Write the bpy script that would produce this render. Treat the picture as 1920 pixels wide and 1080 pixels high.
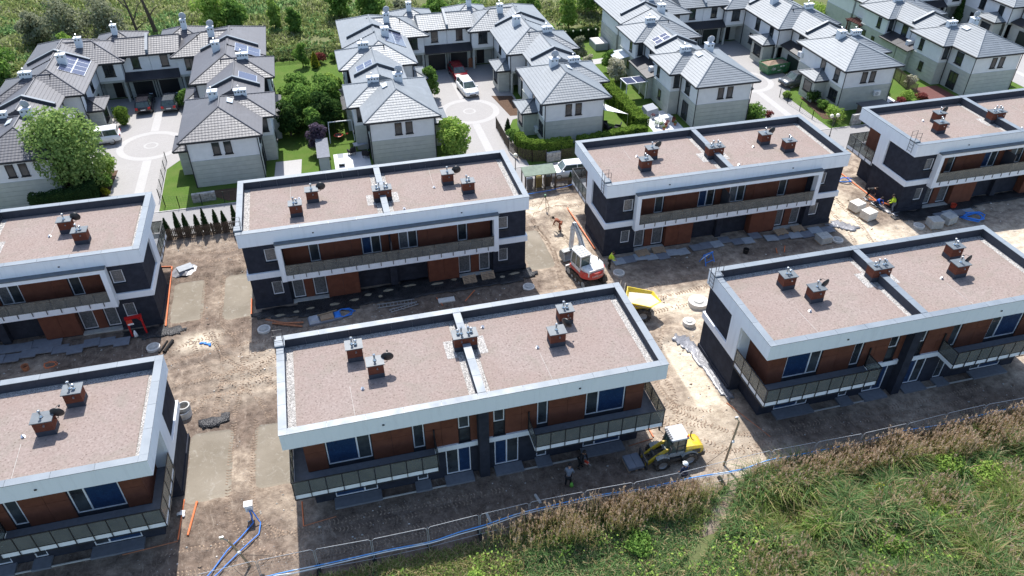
import bpy, math, random
import numpy as np
from mathutils import Vector, Matrix
R = math.radians
rng = np.random.default_rng(7)
random.seed(7)
S = bpy.context.scene
COL = S.collection
for o in list(bpy.data.objects):
    bpy.data.objects.remove(o)

# ------------------------------------------------------------------ camera, sky, sun, exposure
cam_d = bpy.data.cameras.new("camera")
cam = bpy.data.objects.new("camera", cam_d); COL.objects.link(cam)
cam.location = (4.965, -29.528, 37.281)
cam.rotation_euler = (R(90 - 37.157), 0, R(-14.4916))
cam_d.sensor_width = 36.0
cam_d.lens = 36.0 * 1441.25 / 1920.0
cam_d.clip_start = 0.5; cam_d.clip_end = 1500
S.camera = cam

SUN_EL = 54.0
W = bpy.data.worlds.new("World"); S.world = W; W.use_nodes = True
wn = W.node_tree.nodes; wl = W.node_tree.links
sky = wn.new('ShaderNodeTexSky'); sky.sky_type = 'NISHITA'; sky.sun_disc = False
sky.sun_elevation = R(SUN_EL); sky.sun_rotation = R(2.0); sky.air_density = 1.0; sky.dust_density = 1.2; sky.ozone_density = 1.0
wl.new(sky.outputs[0], wn['Background'].inputs[0]); wn['Background'].inputs[1].default_value = 0.15
sd = bpy.data.lights.new("sun", 'SUN'); sd.energy = 4.4; sd.angle = R(0.53); sd.color = (1.0, 0.97, 0.93)
sun = bpy.data.objects.new("sun", sd); COL.objects.link(sun)
sun.rotation_euler = (R(-(90 - SUN_EL)), 0, R(-2.0)); sun.location = (0, 60, 90)
S.view_settings.view_transform = 'Standard'; S.view_settings.look = 'None'
S.view_settings.exposure = 0.78; S.view_settings.gamma = 1.0
S.view_settings.use_curve_mapping = False
S.render.engine = 'CYCLES'
S.cycles.max_bounces = 4; S.cycles.diffuse_bounces = 2; S.cycles.glossy_bounces = 2
S.cycles.transmission_bounces = 4; S.cycles.transparent_max_bounces = 8

# ------------------------------------------------------------------ material helpers
MATS = {}
class NT:
    """tiny node-building helper around one material"""
    def __init__(s, name):
        s.m = bpy.data.materials.new(name); s.m.use_nodes = True
        s.n = s.m.node_tree.nodes; s.l = s.m.node_tree.links
        s.b = s.n['Principled BSDF']; s.out = s.n['Material Output']
        s._p = None
    def pos(s):
        if s._p is None: s._p = s.n.new('ShaderNodeNewGeometry')
        return s._p.outputs['Position']
    def geo(s):
        s.pos(); return s._p
    def link(s, a, b): s.l.new(a, b)
    def noise(s, scale, detail=3, rough=.55, vec=None, dist=0.):
        n = s.n.new('ShaderNodeTexNoise'); n.inputs['Scale'].default_value = scale
        n.inputs['Detail'].default_value = detail; n.inputs['Roughness'].default_value = rough
        n.inputs['Distortion'].default_value = dist
        s.l.new(vec or s.pos(), n.inputs['Vector']); return n.outputs[0]
    def voro(s, scale, feature='F1', vec=None, out='Distance', rand=1.0):
        n = s.n.new('ShaderNodeTexVoronoi'); n.feature = feature; n.inputs['Scale'].default_value = scale
        n.inputs['Randomness'].default_value = rand
        s.l.new(vec or s.pos(), n.inputs['Vector']); return n.outputs[out]
    def ramp(s, src, stops, interp='LINEAR'):
        n = s.n.new('ShaderNodeValToRGB'); s.l.new(src, n.inputs[0]); cr = n.color_ramp; cr.interpolation = interp
        while len(cr.elements) < len(stops): cr.elements.new(.5)
        for e, (p, c) in zip(cr.elements, stops):
            e.position = p; e.color = (*(c if hasattr(c, '__len__') else (c, c, c)), 1)
        return n.outputs[0]
    def mix(s, f, a, b, mode='MIX'):
        n = s.n.new('ShaderNodeMix'); n.data_type = 'RGBA'; n.blend_type = mode
        for i, v in ((0, f), (6, a), (7, b)):
            if hasattr(v, 'links'): s.l.new(v, n.inputs[i])
            elif hasattr(v, '__len__'): n.inputs[i].default_value = (*v, 1)
            else: n.inputs[i].default_value = v if i == 0 else (v, v, v, 1)
        return n.outputs[2]
    def math(s, op, a, b=None, c=None):
        n = s.n.new('ShaderNodeMath'); n.operation = op
        for i, v in enumerate((a, b, c)):
            if v is None: continue
            if hasattr(v, 'links'): s.l.new(v, n.inputs[i])
            else: n.inputs[i].default_value = v
        return n.outputs[0]
    def xyz(s, src=None):
        n = s.n.new('ShaderNodeSeparateXYZ'); s.l.new(src or s.pos(), n.inputs[0]); return n.outputs
    def bump(s, h, strength=.5, dist=.02):
        n = s.n.new('ShaderNodeBump'); n.inputs['Strength'].default_value = strength; n.inputs['Distance'].default_value = dist
        s.l.new(h, n.inputs['Height']); s.l.new(n.outputs[0], s.b.inputs['Normal'])
    def map(s, scale, rot=(0, 0, 0)):
        n = s.n.new('ShaderNodeMapping'); n.inputs['Scale'].default_value = scale; n.inputs['Rotation'].default_value = rot
        s.l.new(s.pos(), n.inputs[0]); return n.outputs[0]
    def fin(s, color=None, rough=.7, metal=0., spec=.4, key=None):
        if color is not None:
            if hasattr(color, 'links'): s.l.new(color, s.b.inputs['Base Color'])
            else: s.b.inputs['Base Color'].default_value = (*color, 1)
        if hasattr(rough, 'links'): s.l.new(rough, s.b.inputs['Roughness'])
        else: s.b.inputs['Roughness'].default_value = rough
        s.b.inputs['Metallic'].default_value = metal
        s.b.inputs['Specular IOR Level'].default_value = spec
        MATS[key or s.m.name] = s.m
        return s.m

def simple(name, c, rough=.6, metal=0., spec=.4, var=.12, scale=3.0, bump=0.):
    t = NT(name)
    n = t.noise(scale, 4, .6)
    col = t.ramp(n, [(.3, tuple(max(0, x * (1 - var)) for x in c)), (.7, tuple(min(1, x * (1 + var)) for x in c))])
    if bump: t.bump(t.noise(scale * 12, 3), bump, .01)
    return t.fin(col, rough, metal, spec)

# ------------------------------------------------------------------ mesh helpers
OFF = {}                       # offset of every object from its thing's origin
class MB:
    def __init__(s): s.v = []; s.f = []; s.mi = []
    def add(s, vs, fs, m=0):
        b = len(s.v); s.v += [tuple(p) for p in vs]
        s.f += [tuple(b + i for i in f) for f in fs]; s.mi += [m] * len(fs)
        return s
    def box(s, x0, x1, y0, y1, z0, z1, m=0):
        if x0 > x1: x0, x1 = x1, x0
        if y0 > y1: y0, y1 = y1, y0
        if z0 > z1: z0, z1 = z1, z0
        return s.add([(x0,y0,z0),(x1,y0,z0),(x1,y1,z0),(x0,y1,z0),(x0,y0,z1),(x1,y0,z1),(x1,y1,z1),(x0,y1,z1)],
                     [(0,3,2,1),(4,5,6,7),(0,1,5,4),(1,2,6,5),(2,3,7,6),(3,0,4,7)], m)
    def hexa(s, p, m=0):       # 8 corners: bottom ring ccw, top ring ccw
        return s.add(p, [(0,3,2,1),(4,5,6,7),(0,1,5,4),(1,2,6,5),(2,3,7,6),(3,0,4,7)], m)
    def prism(s, poly, z0, z1, m=0, axis='z'):
        n = len(poly)
        a = sum(poly[i][0]*poly[(i+1)%n][1]-poly[(i+1)%n][0]*poly[i][1] for i in range(n))
        if a < 0: poly = poly[::-1]
        fm = {'z': lambda p, h: (p[0], p[1], h), 'y': lambda p, h: (p[0], -h, p[1]), 'x': lambda p, h: (h, p[0], p[1])}[axis]
        vs = [fm(p, z0) for p in poly] + [fm(p, z1) for p in poly]
        fs = [tuple(range(n))[::-1], tuple(range(n, 2*n))] + [(i, (i+1)%n, n+(i+1)%n, n+i) for i in range(n)]
        return s.add(vs, fs, m)
    def cyl(s, p0, p1, r0, r1=None, n=8, m=0, cap=True):
        r1 = r0 if r1 is None else r1
        p0 = Vector(p0); p1 = Vector(p1); d = (p1 - p0)
        if d.length < 1e-6: return s
        d.normalize(); a = d.orthogonal().normalized(); b = d.cross(a)
        vs = [p0 + (a*math.cos(2*math.pi*i/n) + b*math.sin(2*math.pi*i/n))*r0 for i in range(n)] + \
             [p1 + (a*math.cos(2*math.pi*i/n) + b*math.sin(2*math.pi*i/n))*r1 for i in range(n)]
        fs = [(i, (i+1)%n, n+(i+1)%n, n+i) for i in range(n)]
        if cap: fs += [tuple(range(n))[::-1], tuple(range(n, 2*n))]
        return s.add(vs, fs, m)
    def tube(s, pts, r, n=6, m=0):
        pts = [Vector(p) for p in pts]; rings = []; vs = []
        a = None
        for i, p in enumerate(pts):
            d = (pts[min(i+1, len(pts)-1)] - pts[max(i-1, 0)])
            if d.length < 1e-9: d = Vector((0, 0, 1))
            d.normalize()
            if a is None: a = d.orthogonal().normalized()
            else:
                a = a - d * a.dot(d); a = a.normalized() if a.length > 1e-6 else d.orthogonal().normalized()
            b = d.cross(a); rr = r[i] if hasattr(r, '__len__') else r
            vs += [p + (a*math.cos(2*math.pi*k/n) + b*math.sin(2*math.pi*k/n))*rr for k in range(n)]
        fs = []
        for i in range(len(pts)-1):
            for k in range(n): fs.append((i*n+k, i*n+(k+1)%n, (i+1)*n+(k+1)%n, (i+1)*n+k))
        fs += [tuple(range(n))[::-1], tuple(range((len(pts)-1)*n, len(pts)*n))]
        return s.add(vs, fs, m)
    def lathe(s, prof, c=(0, 0, 0), n=16, m=0, axis='z'):
        vs = []; k = len(prof)
        for i in range(n):
            a = 2*math.pi*i/n
            for r_, h in prof:
                p = (r_*math.cos(a), r_*math.sin(a), h)
                if axis == 'y': p = (p[0], p[2], -p[1])
                if axis == 'x': p = (p[2], p[0], p[1])
                vs.append((c[0]+p[0], c[1]+p[1], c[2]+p[2]))
        fs = []
        for i in range(n):
            j = (i+1) % n
            for q in range(k-1): fs.append((i*k+q, j*k+q, j*k+q+1, i*k+q+1))
        return s.add(vs, fs, m)
    def bar(s, p0, p1, w, h=None, m=0):        # square bar between two points
        h = w if h is None else h
        p0 = Vector(p0); p1 = Vector(p1); d = (p1-p0).normalized()
        up = Vector((0, 0, 1)) if abs(d.z) < .95 else Vector((0, 1, 0))
        a = d.cross(up).normalized(); b = a.cross(d)
        q = []
        for p in (p0, p1):
            q += [p - a*w/2 - b*h/2, p + a*w/2 - b*h/2, p + a*w/2 + b*h/2, p - a*w/2 + b*h/2]
        return s.add(q, [(0,1,2,3),(7,6,5,4),(0,4,5,1),(1,5,6,2),(2,6,7,3),(3,7,4,0)], m)
    def xform(s, M, start=0):
        for i in range(start, len(s.v)): s.v[i] = tuple(M @ Vector(s.v[i]))
        return s
    def mesh(s, name, mats, smooth=False):
        me = bpy.data.meshes.new(name); me.from_pydata(s.v, [], s.f)
        for m in (mats if isinstance(mats, (list, tuple)) else [mats]): me.materials.append(MATS[m] if isinstance(m, str) else m)
        if isinstance(mats, (list, tuple)) and len(mats) > 1: me.polygons.foreach_set('material_index', s.mi)
        if smooth: me.polygons.foreach_set('use_smooth', [True]*len(me.polygons))
        return me
    def build(s, name, mats, parent=None, loc=(0, 0, 0), smooth=False):
        return put(name, s.mesh(name, mats, smooth), parent, loc)

def put(name, me, parent=None, loc=(0, 0, 0), rot=None):
    o = bpy.data.objects.new(name, me); COL.objects.link(o)
    l = Vector(loc)
    if parent is not None:
        o.parent = parent; o.location = l - OFF.get(parent, Vector()); OFF[o] = l
    else:
        o.location = l; OFF[o] = Vector()
    if rot: o.rotation_euler = rot
    return o

BOXES = {}
def bx(name, x0, x1, y0, y1, z0, z1, mat, parent):
    """a box part; equal boxes share their mesh"""
    if x0 > x1: x0, x1 = x1, x0
    if y0 > y1: y0, y1 = y1, y0
    d = (round(x1-x0, 3), round(y1-y0, 3), round(z1-z0, 3)); k = (d, mat)
    if k not in BOXES:
        BOXES[k] = MB().box(-d[0]/2, d[0]/2, -d[1]/2, d[1]/2, 0, d[2]).mesh('box', mat)
    return put(name, BOXES[k], parent, ((x0+x1)/2, (y0+y1)/2, z0))

def tag(o, label, cat, group=None, kind=None):
    if label: o['label'] = label
    if cat: o['category'] = cat
    if group: o['group'] = group
    if kind: o['kind'] = kind
    return o
def thing(name, label, cat, loc=(0, 0, 0), rz=0, group=None):
    o = bpy.data.objects.new(name, None); COL.objects.link(o); o.empty_display_size = .3
    o.location = loc; o.rotation_euler = (0, 0, rz); OFF[o] = Vector()
    return tag(o, label, cat, group)
def copy_tree(o, parent=None):
    c = o.copy(); COL.objects.link(c); c.parent = parent; OFF[c] = OFF.get(o, Vector())
    for ch in list(o.children): copy_tree(ch, c)
    return c
def np_mesh(name, V, F, mats, smooth=False, mi=None):
    """V (n,3), F (m,k) all faces of k corners"""
    me = bpy.data.meshes.new(name); k = F.shape[1]
    me.vertices.add(len(V)); me.vertices.foreach_set('co', np.asarray(V, dtype=np.float32).ravel())
    me.loops.add(F.size); me.loops.foreach_set('vertex_index', F.ravel().astype(np.int32))
    me.polygons.add(len(F)); me.polygons.foreach_set('loop_start', np.arange(0, F.size, k, dtype=np.int32))
    me.polygons.foreach_set('loop_total', np.full(len(F), k, dtype=np.int32))
    for m in (mats if isinstance(mats, (list, tuple)) else [mats]): me.materials.append(MATS[m])
    if mi is not None: me.polygons.foreach_set('material_index', np.asarray(mi, dtype=np.int32))
    if smooth: me.polygons.foreach_set('use_smooth', np.ones(len(F), dtype=bool))
    me.update(calc_edges=True)
    return me
# ------------------------------------------------------------------ materials
t = NT('white_render')
st = t.noise(1.0, 5, .7, vec=t.map((3.2, 3.2, .35))); n = t.noise(.6, 4, .6)
c = t.mix(t.ramp(st, [(.50, 0.), (.72, .5)]), t.mix(n, (.775, .80, .825), (.72, .75, .78)), (.61, .635, .66))
t.fin(c, .85, spec=.3)
simple('dark_render', (.030, .033, .045), .9, spec=.15, var=.25, scale=2.0, bump=.35)
simple('anthracite', (.050, .055, .066), .45, .0, .5, var=.1)
simple('anthracite_flat', (.055, .060, .075), .8, .0, .2, var=.12)
simple('grey_slab', (.16, .17, .19), .75, var=.12, scale=4, bump=.2)
simple('concrete', (.42, .41, .38), .9, var=.15, scale=5, bump=.4)
simple('concrete_light', (.60, .57, .52), .9, var=.12, scale=6, bump=.3)
simple('steel', (.62, .63, .64), .28, .9, .5, var=.05)
simple('black_metal', (.018, .019, .022), .45, .0, .5, var=.1)
simple('black_rubber', (.022, .021, .021), .85, spec=.2, var=.3, scale=9)
simple('window_frame', (.72, .73, .75), .4, var=.03)
simple('frame_dark', (.022, .024, .028), .5, var=.1)
simple('wire_grey', (.22, .22, .22), .7, var=.1)
simple('galvanised', (.33, .34, .35), .55, .0, .4, var=.12)
simple('pvc_orange', (.62, .17, .06), .5, var=.08)
simple('hose_blue', (.03, .19, .62), .45, var=.1)
simple('timber_red', (.40, .16, .08), .8, var=.25, scale=8)
simple('timber', (.33, .24, .15), .85, var=.25, scale=8)
simple('timber_dark', (.10, .075, .055), .85, var=.3, scale=8)
simple('house_white', (.74, .745, .735), .9, var=.05, scale=1.5, bump=.15)
simple('house_green', (.46, .475, .425), .9, var=.08, scale=1.6, bump=.2)
simple('garage_green', (.010, .022, .017), .5, var=.15)
simple('garage_dark', (.012, .013, .015), .5, var=.15)
simple('door_dark', (.012, .011, .012), .5, var=.15)
simple('plaster_chimney', (.66, .68, .70), .9, var=.06)
simple('white_plastic', (.78, .78, .77), .4, var=.04)
simple('dish_grey', (.38, .40, .43), .45, var=.05)
simple('skylight_glass', (.55, .60, .64), .12, var=.05)
simple('red_paint', (.42, .012, .014), .35, var=.12)
simple('plastic_red', (.55, .06, .03), .4, var=.1)
simple('green_paint', (.010, .16, .06), .45, var=.12)
simple('fabric_dark', (.02, .02, .024), .9, var=.2)
simple('solar_cell', (.055, .065, .115), .12, 0, .6, var=.12, scale=6)
simple('aluminium', (.62, .64, .66), .35, .7, .5, var=.05)
simple('paver_grey', (.33, .31, .295), .9, var=.1, scale=3)
simple('kerb_stone', (.40, .39, .37), .9, var=.12)
simple('foam_board', (.17, .18, .205), .85, var=.12, scale=3, bump=.2)
simple('foam_board_light', (.30, .32, .34), .85, var=.12, scale=3, bump=.2)
simple('pallet_wood', (.36, .25, .16), .9, var=.25, scale=7)
simple('skin', (.45, .26, .18), .6, var=.06)
simple('bark', (.10, .075, .055), .95, var=.3, scale=8, bump=.6)
simple('bark_pale', (.42, .40, .34), .95, var=.3, scale=8, bump=.4)

t = NT('blue_film')
n = t.noise(5, 4, .7, dist=1.5)
t.bump(t.noise(9, 3, .6, dist=2.), .6, .02)
t.fin(t.ramp(n, [(.35, (.007, .022, .065)), (.6, (.014, .045, .115)), (.75, (.075, .125, .20))]), .3, spec=.6)
t = NT('window_glass')
n = t.noise(.7, 3, .6)
t.fin(t.ramp(n, [(.35, (.018, .022, .026)), (.7, (.07, .08, .085))]), .06, spec=.8)
t = NT('film_glass')           # glazing still under protective film
n = t.noise(4, 4, .7, dist=2.)
t.bump(t.noise(8, 3, .6, dist=2.), .5, .02)
t.fin(t.ramp(n, [(.3, (.06, .065, .07)), (.6, (.16, .165, .17)), (.8, (.30, .30, .30))]), .25, spec=.6)
t = NT('house_glass')
n = t.noise(.9, 3, .6)
t.fin(t.ramp(n, [(.35, (.012, .015, .018)), (.75, (.05, .06, .065))]), .08, spec=.7)
t = NT('rail_glass')           # smoked balustrade glass: see-through, a little dusty
tr = t.n.new('ShaderNodeBsdfTransparent'); tr.inputs[0].default_value = (.70, .74, .72, 1)
mx = t.n.new('ShaderNodeMixShader'); t.b.inputs['Base Color'].default_value = (.21, .215, .20, 1)
t.b.inputs['Roughness'].default_value = .15
t.link(t.ramp(t.noise(1.3, 3), [(.3, .40), (.7, .58)]), mx.inputs[0])
t.link(tr.outputs[0], mx.inputs[1]); t.link(t.b.outputs[0], mx.inputs[2]); t.link(mx.outputs[0], t.out.inputs[0])
MATS['rail_glass'] = t.m
t = NT('brown_cladding')       # fine-ribbed red-brown facade board
n = t.noise(2.2, 4, .6); r_ = t.geo().outputs['Random Per Island']
c = t.ramp(n, [(.3, (.105, .036, .021)), (.7, (.155, .055, .032))])
oi = t.n.new('ShaderNodeObjectInfo')
c = t.mix(t.math('MULTIPLY', oi.outputs['Random'], .35), c, (.15, .06, .04))
w = t.n.new('ShaderNodeTexWave'); w.bands_direction = 'Z'; w.inputs['Scale'].default_value = 4.6; t.link(t.pos(), w.inputs[0])
t.bump(w.outputs[1], .35, .015)
t.fin(c, .75, spec=.25)
t = NT('chimney_brick')        # small brick slips
br = t.n.new('ShaderNodeTexBrick'); br.inputs['Scale'].default_value = 1.0
br.inputs['Brick Width'].default_value = .25; br.inputs['Row Height'].default_value = .075; br.inputs['Mortar Size'].default_value = .006
br.inputs['Color1'].default_value = (.17, .052, .028, 1); br.inputs['Color2'].default_value = (.12, .036, .022, 1); br.inputs['Mortar'].default_value = (.10, .05, .04, 1)
xz = t.xyz(); cb = t.n.new('ShaderNodeCombineXYZ'); t.link(t.math('ADD', xz[0], xz[1]), cb.inputs[0]); t.link(xz[2], cb.inputs[1])
t.link(cb.outputs[0], br.inputs[0]); t.bump(br.outputs['Fac'], -.5, .01) if False else None
t.fin(br.outputs[0], .85, spec=.2)
t = NT('coping_metal')         # folded grey sheet, slightly reflective, dusty
n = t.noise(.8, 4, .6); oi = t.n.new('ShaderNodeObjectInfo')
c = t.ramp(n, [(.3, (.150, .178, .205)), (.7, (.200, .230, .258))])
c = t.mix(t.math('MULTIPLY', oi.outputs['Random'], .35), c, (.12, .145, .175))
t.bump(t.noise(1.6, 2), .08, .05)
t.fin(c, t.ramp(t.noise(1.1, 3), [(.3, .42), (.7, .58)]), .0, .45)
t = NT('cap_metal')
t.fin(t.ramp(t.noise(2, 3), [(.3, (.085, .10, .115)), (.7, (.12, .14, .155))]), .5, .0, .4)
t = NT('sedum')                # young sedum matting: pinkish substrate with small dark plugs in rows
n1 = t.noise(.35, 4, .6); n2 = t.noise(7, 4, .7); n3 = t.noise(40, 2, .6)
base = t.ramp(n2, [(.25, (.200, .158, .140)), (.55, (.288, .236, .212)), (.8, (.372, .318, .290))])
base = t.mix(t.ramp(n1, [(.35, 0.), (.7, .45)]), base, (.250, .185, .160))
base = t.mix(t.ramp(t.noise(.45, 6, .7, dist=1.2), [(.48, 0.), (.66, .5)]), base, (.225, .200, .168))
vv = t.voro(5.2, vec=t.map((1, 1, .01)), rand=.75)
plug = t.math('MULTIPLY', t.ramp(vv, [(.13, 1.), (.30, 0.)]), t.ramp(t.noise(1.6, 4, .7), [(.34, .08), (.66, .75)]))
base = t.mix(plug, base, t.ramp(n3, [(.3, (.060, .045, .035)), (.7, (.15, .108, .085))]))
t.bump(t.math('ADD', t.noise(24, 3, .7), t.math('MULTIPLY', plug, .6)), .6, .03)
t.fin(base, .95, spec=.1)
t = NT('gravel_roof')
v = t.voro(22, out='Color'); d = t.voro(22)
g = t.n.new('ShaderNodeRGBToBW'); t.link(v, g.inputs[0])
t.bump(t.math('SUBTRACT', 1., d), .9, .04)
t.fin(t.ramp(g.outputs[0], [(.15, (.16, .155, .15)), (.5, (.38, .36, .34)), (.85, (.62, .60, .57))]), .9, spec=.2)

def tile_mat(name, c0, c1):    # concrete roof tile: pans across the slope, rows are geometry
    t = NT(name); g = t.geo()
    nx = t.xyz(g.outputs['True Normal']); p = t.xyz()
    along = t.mix(t.math('GREATER_THAN', t.math('ABSOLUTE', nx[1]), t.math('ABSOLUTE', nx[0])), p[1], p[0])
    sep = t.math('SINE', t.math('MULTIPLY', along, 2*math.pi/.30))
    n = t.noise(1.3, 4, .65); n2 = t.noise(9, 3, .6)
    c = t.ramp(t.math('ADD', t.math('MULTIPLY', n, .6), t.math('MULTIPLY', n2, .4)), [(.3, c0), (.7, c1)])
    oi = t.n.new('ShaderNodeObjectInfo'); c = t.mix(t.math('MULTIPLY', oi.outputs['Random'], .4), c, tuple(x*.78 for x in c0)); c = t.mix(t.ramp(t.noise(.5, 5, .7, dist=.8), [(.52, 0.), (.70, .35)]), c, tuple(x*1.3 for x in c1))
    t.bump(sep, .22, .012)
    return t.fin(c, t.ramp(n2, [(.3, .45), (.7, .6)]), 0, .45)
tile_mat('tile_graphite', (.060, .061, .073), (.090, .092, .106))
tile_mat('tile_grey', (.145, .165, .182), (.195, .217, .236))
tile_mat('tile_dark', (.026, .025, .030), (.042, .040, .046))

# ground materials
t = NT('dirt')
at = t.n.new('ShaderNodeAttribute'); at.attribute_name = 'tone'; tone = t.xyz(at.outputs['Vector'])
n1 = t.noise(.22, 5, .6); n2 = t.noise(1.6, 6, .68); n3 = t.noise(9, 4, .7)
n2c = t.ramp(n2, [(.34, 0.), (.66, 1.)]); wet_or_shade = t.mix(n2c, (.075, .054, .042), (.215, .162, .126)); dry = t.mix(n2c, (.205, .158, .120), (.49, .405, .315)); sand = t.mix(n2c, (.46, .385, .29), (.70, .61, .48))  # darkest mix serves damp ground and the shade painted on the front lanes
c = t.mix(tone[0], wet_or_shade, dry); c = t.mix(t.ramp(t.noise(.42, 5, .7, dist=1.5), [(.50, 0.), (.64, .55)]), c, t.mix(n2c, (.085, .064, .052), (.20, .155, .125))); c = t.mix(tone[1], c, sand)
c = t.mix(t.ramp(n3, [(.46, 0.), (.66, .40)]), c, t.mix(n1, (.12, .092, .074), (.36, .305, .25)))
st = t.voro(3.2, vec=t.map((1, 1, .2))); c = t.mix(t.ramp(st, [(.04, .75), (.09, 0.)]), c, (.46, .43, .38))
sx = t.noise(1.1, 5, .75, vec=t.map((.6, 1.1, 1), (0, 0, .3)), dist=2.); sy = t.noise(.9, 5, .75, vec=t.map((1.2, .5, 1), (0, 0, .35)), dist=2.)
c = t.mix(t.ramp(sx, [(.50, 0.), (.66, .5)]), c, (.140, .103, .078)); c = t.mix(t.ramp(sy, [(.54, 0.), (.70, .45)]), c, (.43, .355, .28))
pn = t.mix(t.ramp(n1, [(.35, 0.), (.7, 1.)]), (.185, .160, .125), (.275, .242, .195)); pn = t.mix(t.ramp(t.noise(1.7, 5, .75, dist=1.), [(.54, 0.), (.70, .6)]), pn, (.36, .335, .295))
c = t.mix(t.math('MULTIPLY', tone[1], .55), c, sand); c = t.mix(t.ramp(t.math('ADD', tone[2], t.math('MULTIPLY', t.math('SUBTRACT', n2, .5), .5)), [(.42, 0.), (.56, 1.)]), c, pn)
hgt = t.math('ADD', t.math('MULTIPLY', n2, 1.2), t.math('MULTIPLY', n3, .5)); hgt = t.math('MULTIPLY', hgt, t.math('SUBTRACT', 1., t.math('MULTIPLY', tone[2], .8)))
t.bump(hgt, .9, .12)
t.fin(c, .97, spec=.1)
simple('dirt_clod', (.26, .195, .145), .97, spec=.1, var=.4, scale=6)
t = NT('sand_pad')
n1 = t.noise(.7, 5, .65); n2 = t.noise(14, 3, .6)
c = t.mix(t.ramp(n1, [(.35, 0.), (.7, 1.)]), (.225, .185, .128), (.33, .285, .21))
c = t.mix(t.ramp(t.noise(1.7, 5, .75, dist=1.), [(.56, 0.), (.72, .6)]), c, (.40, .37, .32))
t.bump(n2, .35, .02); t.fin(c, .95, spec=.1)
t = NT('sand_bright')
n1 = t.noise(1.2, 5, .65)
t.bump(t.noise(10, 4, .7), .4, .03); t.fin(t.mix(n1, (.50, .42, .30), (.66, .575, .43)), .95, spec=.1)
t = NT('field')                # rough meadow soil and thatch under the blades
n1 = t.noise(.10, 5, .6); n2 = t.noise(1.3, 6, .7)
c = t.mix(n2, (.055, .070, .026), (.150, .165, .070)); c = t.mix(t.ramp(n1, [(.4, 0.), (.7, .6)]), c, t.mix(n2, (.12, .125, .055), (.28, .27, .15)))
t.bump(n2, .8, .2); t.fin(c, .95, spec=.1)
t = NT('lawn')
n1 = t.noise(.5, 5, .6); n2 = t.noise(12, 4, .75)
c = t.mix(n2, (.040, .085, .014), (.115, .19, .035)); c = t.mix(t.ramp(n1, [(.45, 0.), (.75, .5)]), c, (.15, .17, .055))
t.bump(n2, .9, .06); t.fin(c, .95, spec=.1)
t = NT('bed_soil')
t.bump(t.noise(7, 4, .7), .8, .08); t.fin(t.mix(t.noise(3, 5, .7), (.05, .035, .025), (.16, .10, .07)), .95, spec=.1)
def paver_mat(name, c1, c2, c3, bw, rh):
    t = NT(name)
    br = t.n.new('ShaderNodeTexBrick'); br.inputs['Scale'].default_value = 1.0
    br.inputs['Brick Width'].default_value = bw; br.inputs['Row Height'].default_value = rh; br.inputs['Mortar Size'].default_value = .006
    br.inputs['Color1'].default_value = (*c1, 1); br.inputs['Color2'].default_value = (*c2, 1); br.inputs['Mortar'].default_value = (*c3, 1)
    t.link(t.pos(), br.inputs[0])
    c = t.mix(t.ramp(t.noise(.35, 5, .6), [(.35, 0.), (.7, .35)]), br.outputs[0], tuple(x*.72 for x in c1))
    c = t.mix(.35, c, t.mix(t.noise(6, 4, .6), tuple(x*.7 for x in c1), tuple(min(1, x*1.25) for x in c1)))
    return t.fin(c, .88, spec=.2)
paver_mat('paving', (.355, .342, .332), (.312, .30, .292), (.22, .21, .205), .20, .10)
paver_mat('paving_light', (.425, .415, .405), (.385, .375, .365), (.28, .27, .265), .20, .10)
paver_mat('lane_paving', (.29, .28, .275), (.25, .24, .235), (.17, .165, .16), .20, .10)
paver_mat('terrace_white', (.62, .63, .65), (.58, .59, .61), (.40, .40, .42), .60, .60)

t = NT('membrane')             # black dimpled foundation sheet
t.bump(t.math('ADD', t.noise(3, 4, .6, dist=1.5), t.voro(9)), .8, .06)
t.fin(t.ramp(t.noise(1.5, 5, .7), [(.35, (.010, .010, .012)), (.62, (.035, .034, .036)), (.8, (.16, .14, .12))]), .5, spec=.4)
t = NT('silver_foil')
t.bump(t.noise(2.2, 3, .55, dist=1.5), .5, .08)
t.fin(t.ramp(t.noise(1.8, 4, .6), [(.3, (.15, .15, .16)), (.7, (.30, .30, .315))]), .38, .2, .5)

def leaf_mat(name, a, b, c, trans=.45):
    t = NT(name); r_ = t.geo().outputs['Random Per Island']
    col = t.ramp(r_, [(0., a), (.55, b), (1., c)])
    col = t.mix(t.ramp(t.noise(.9, 3), [(.35, 0.), (.7, .35)]), col, tuple(x*.62 for x in b))
    d = t.n.new('ShaderNodeBsdfDiffuse'); tl = t.n.new('ShaderNodeBsdfTranslucent'); mx = t.n.new('ShaderNodeMixShader')
    t.link(col, d.inputs[0]); t.link(col, tl.inputs[0]); mx.inputs[0].default_value = trans
    t.link(d.outputs[0], mx.inputs[1]); t.link(tl.outputs[0], mx.inputs[2]); t.link(mx.outputs[0], t.out.inputs[0])
    MATS[name] = t.m
leaf_mat('leaf_mid', (0.075, 0.151, 0.035), (0.151, 0.276, 0.059), (0.276, 0.415, 0.100))
leaf_mat('leaf_dark', (0.027, 0.062, 0.019), (0.055, 0.113, 0.031), (0.108, 0.176, 0.047))
leaf_mat('leaf_light', (0.156, 0.265, 0.054), (0.276, 0.420, 0.087), (0.457, 0.576, 0.145))
leaf_mat('leaf_yellow', (0.202, 0.228, 0.025), (0.329, 0.329, 0.037), (0.430, 0.405, 0.063))
leaf_mat('leaf_willow', (0.137, 0.224, 0.066), (0.238, 0.349, 0.104), (0.374, 0.474, 0.166))
leaf_mat('leaf_olive', (0.146, 0.166, 0.098), (0.244, 0.264, 0.166), (0.360, 0.370, 0.254))
leaf_mat('leaf_purple', (0.055, 0.041, 0.062), (0.118, 0.090, 0.133), (0.203, 0.164, 0.211))
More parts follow.
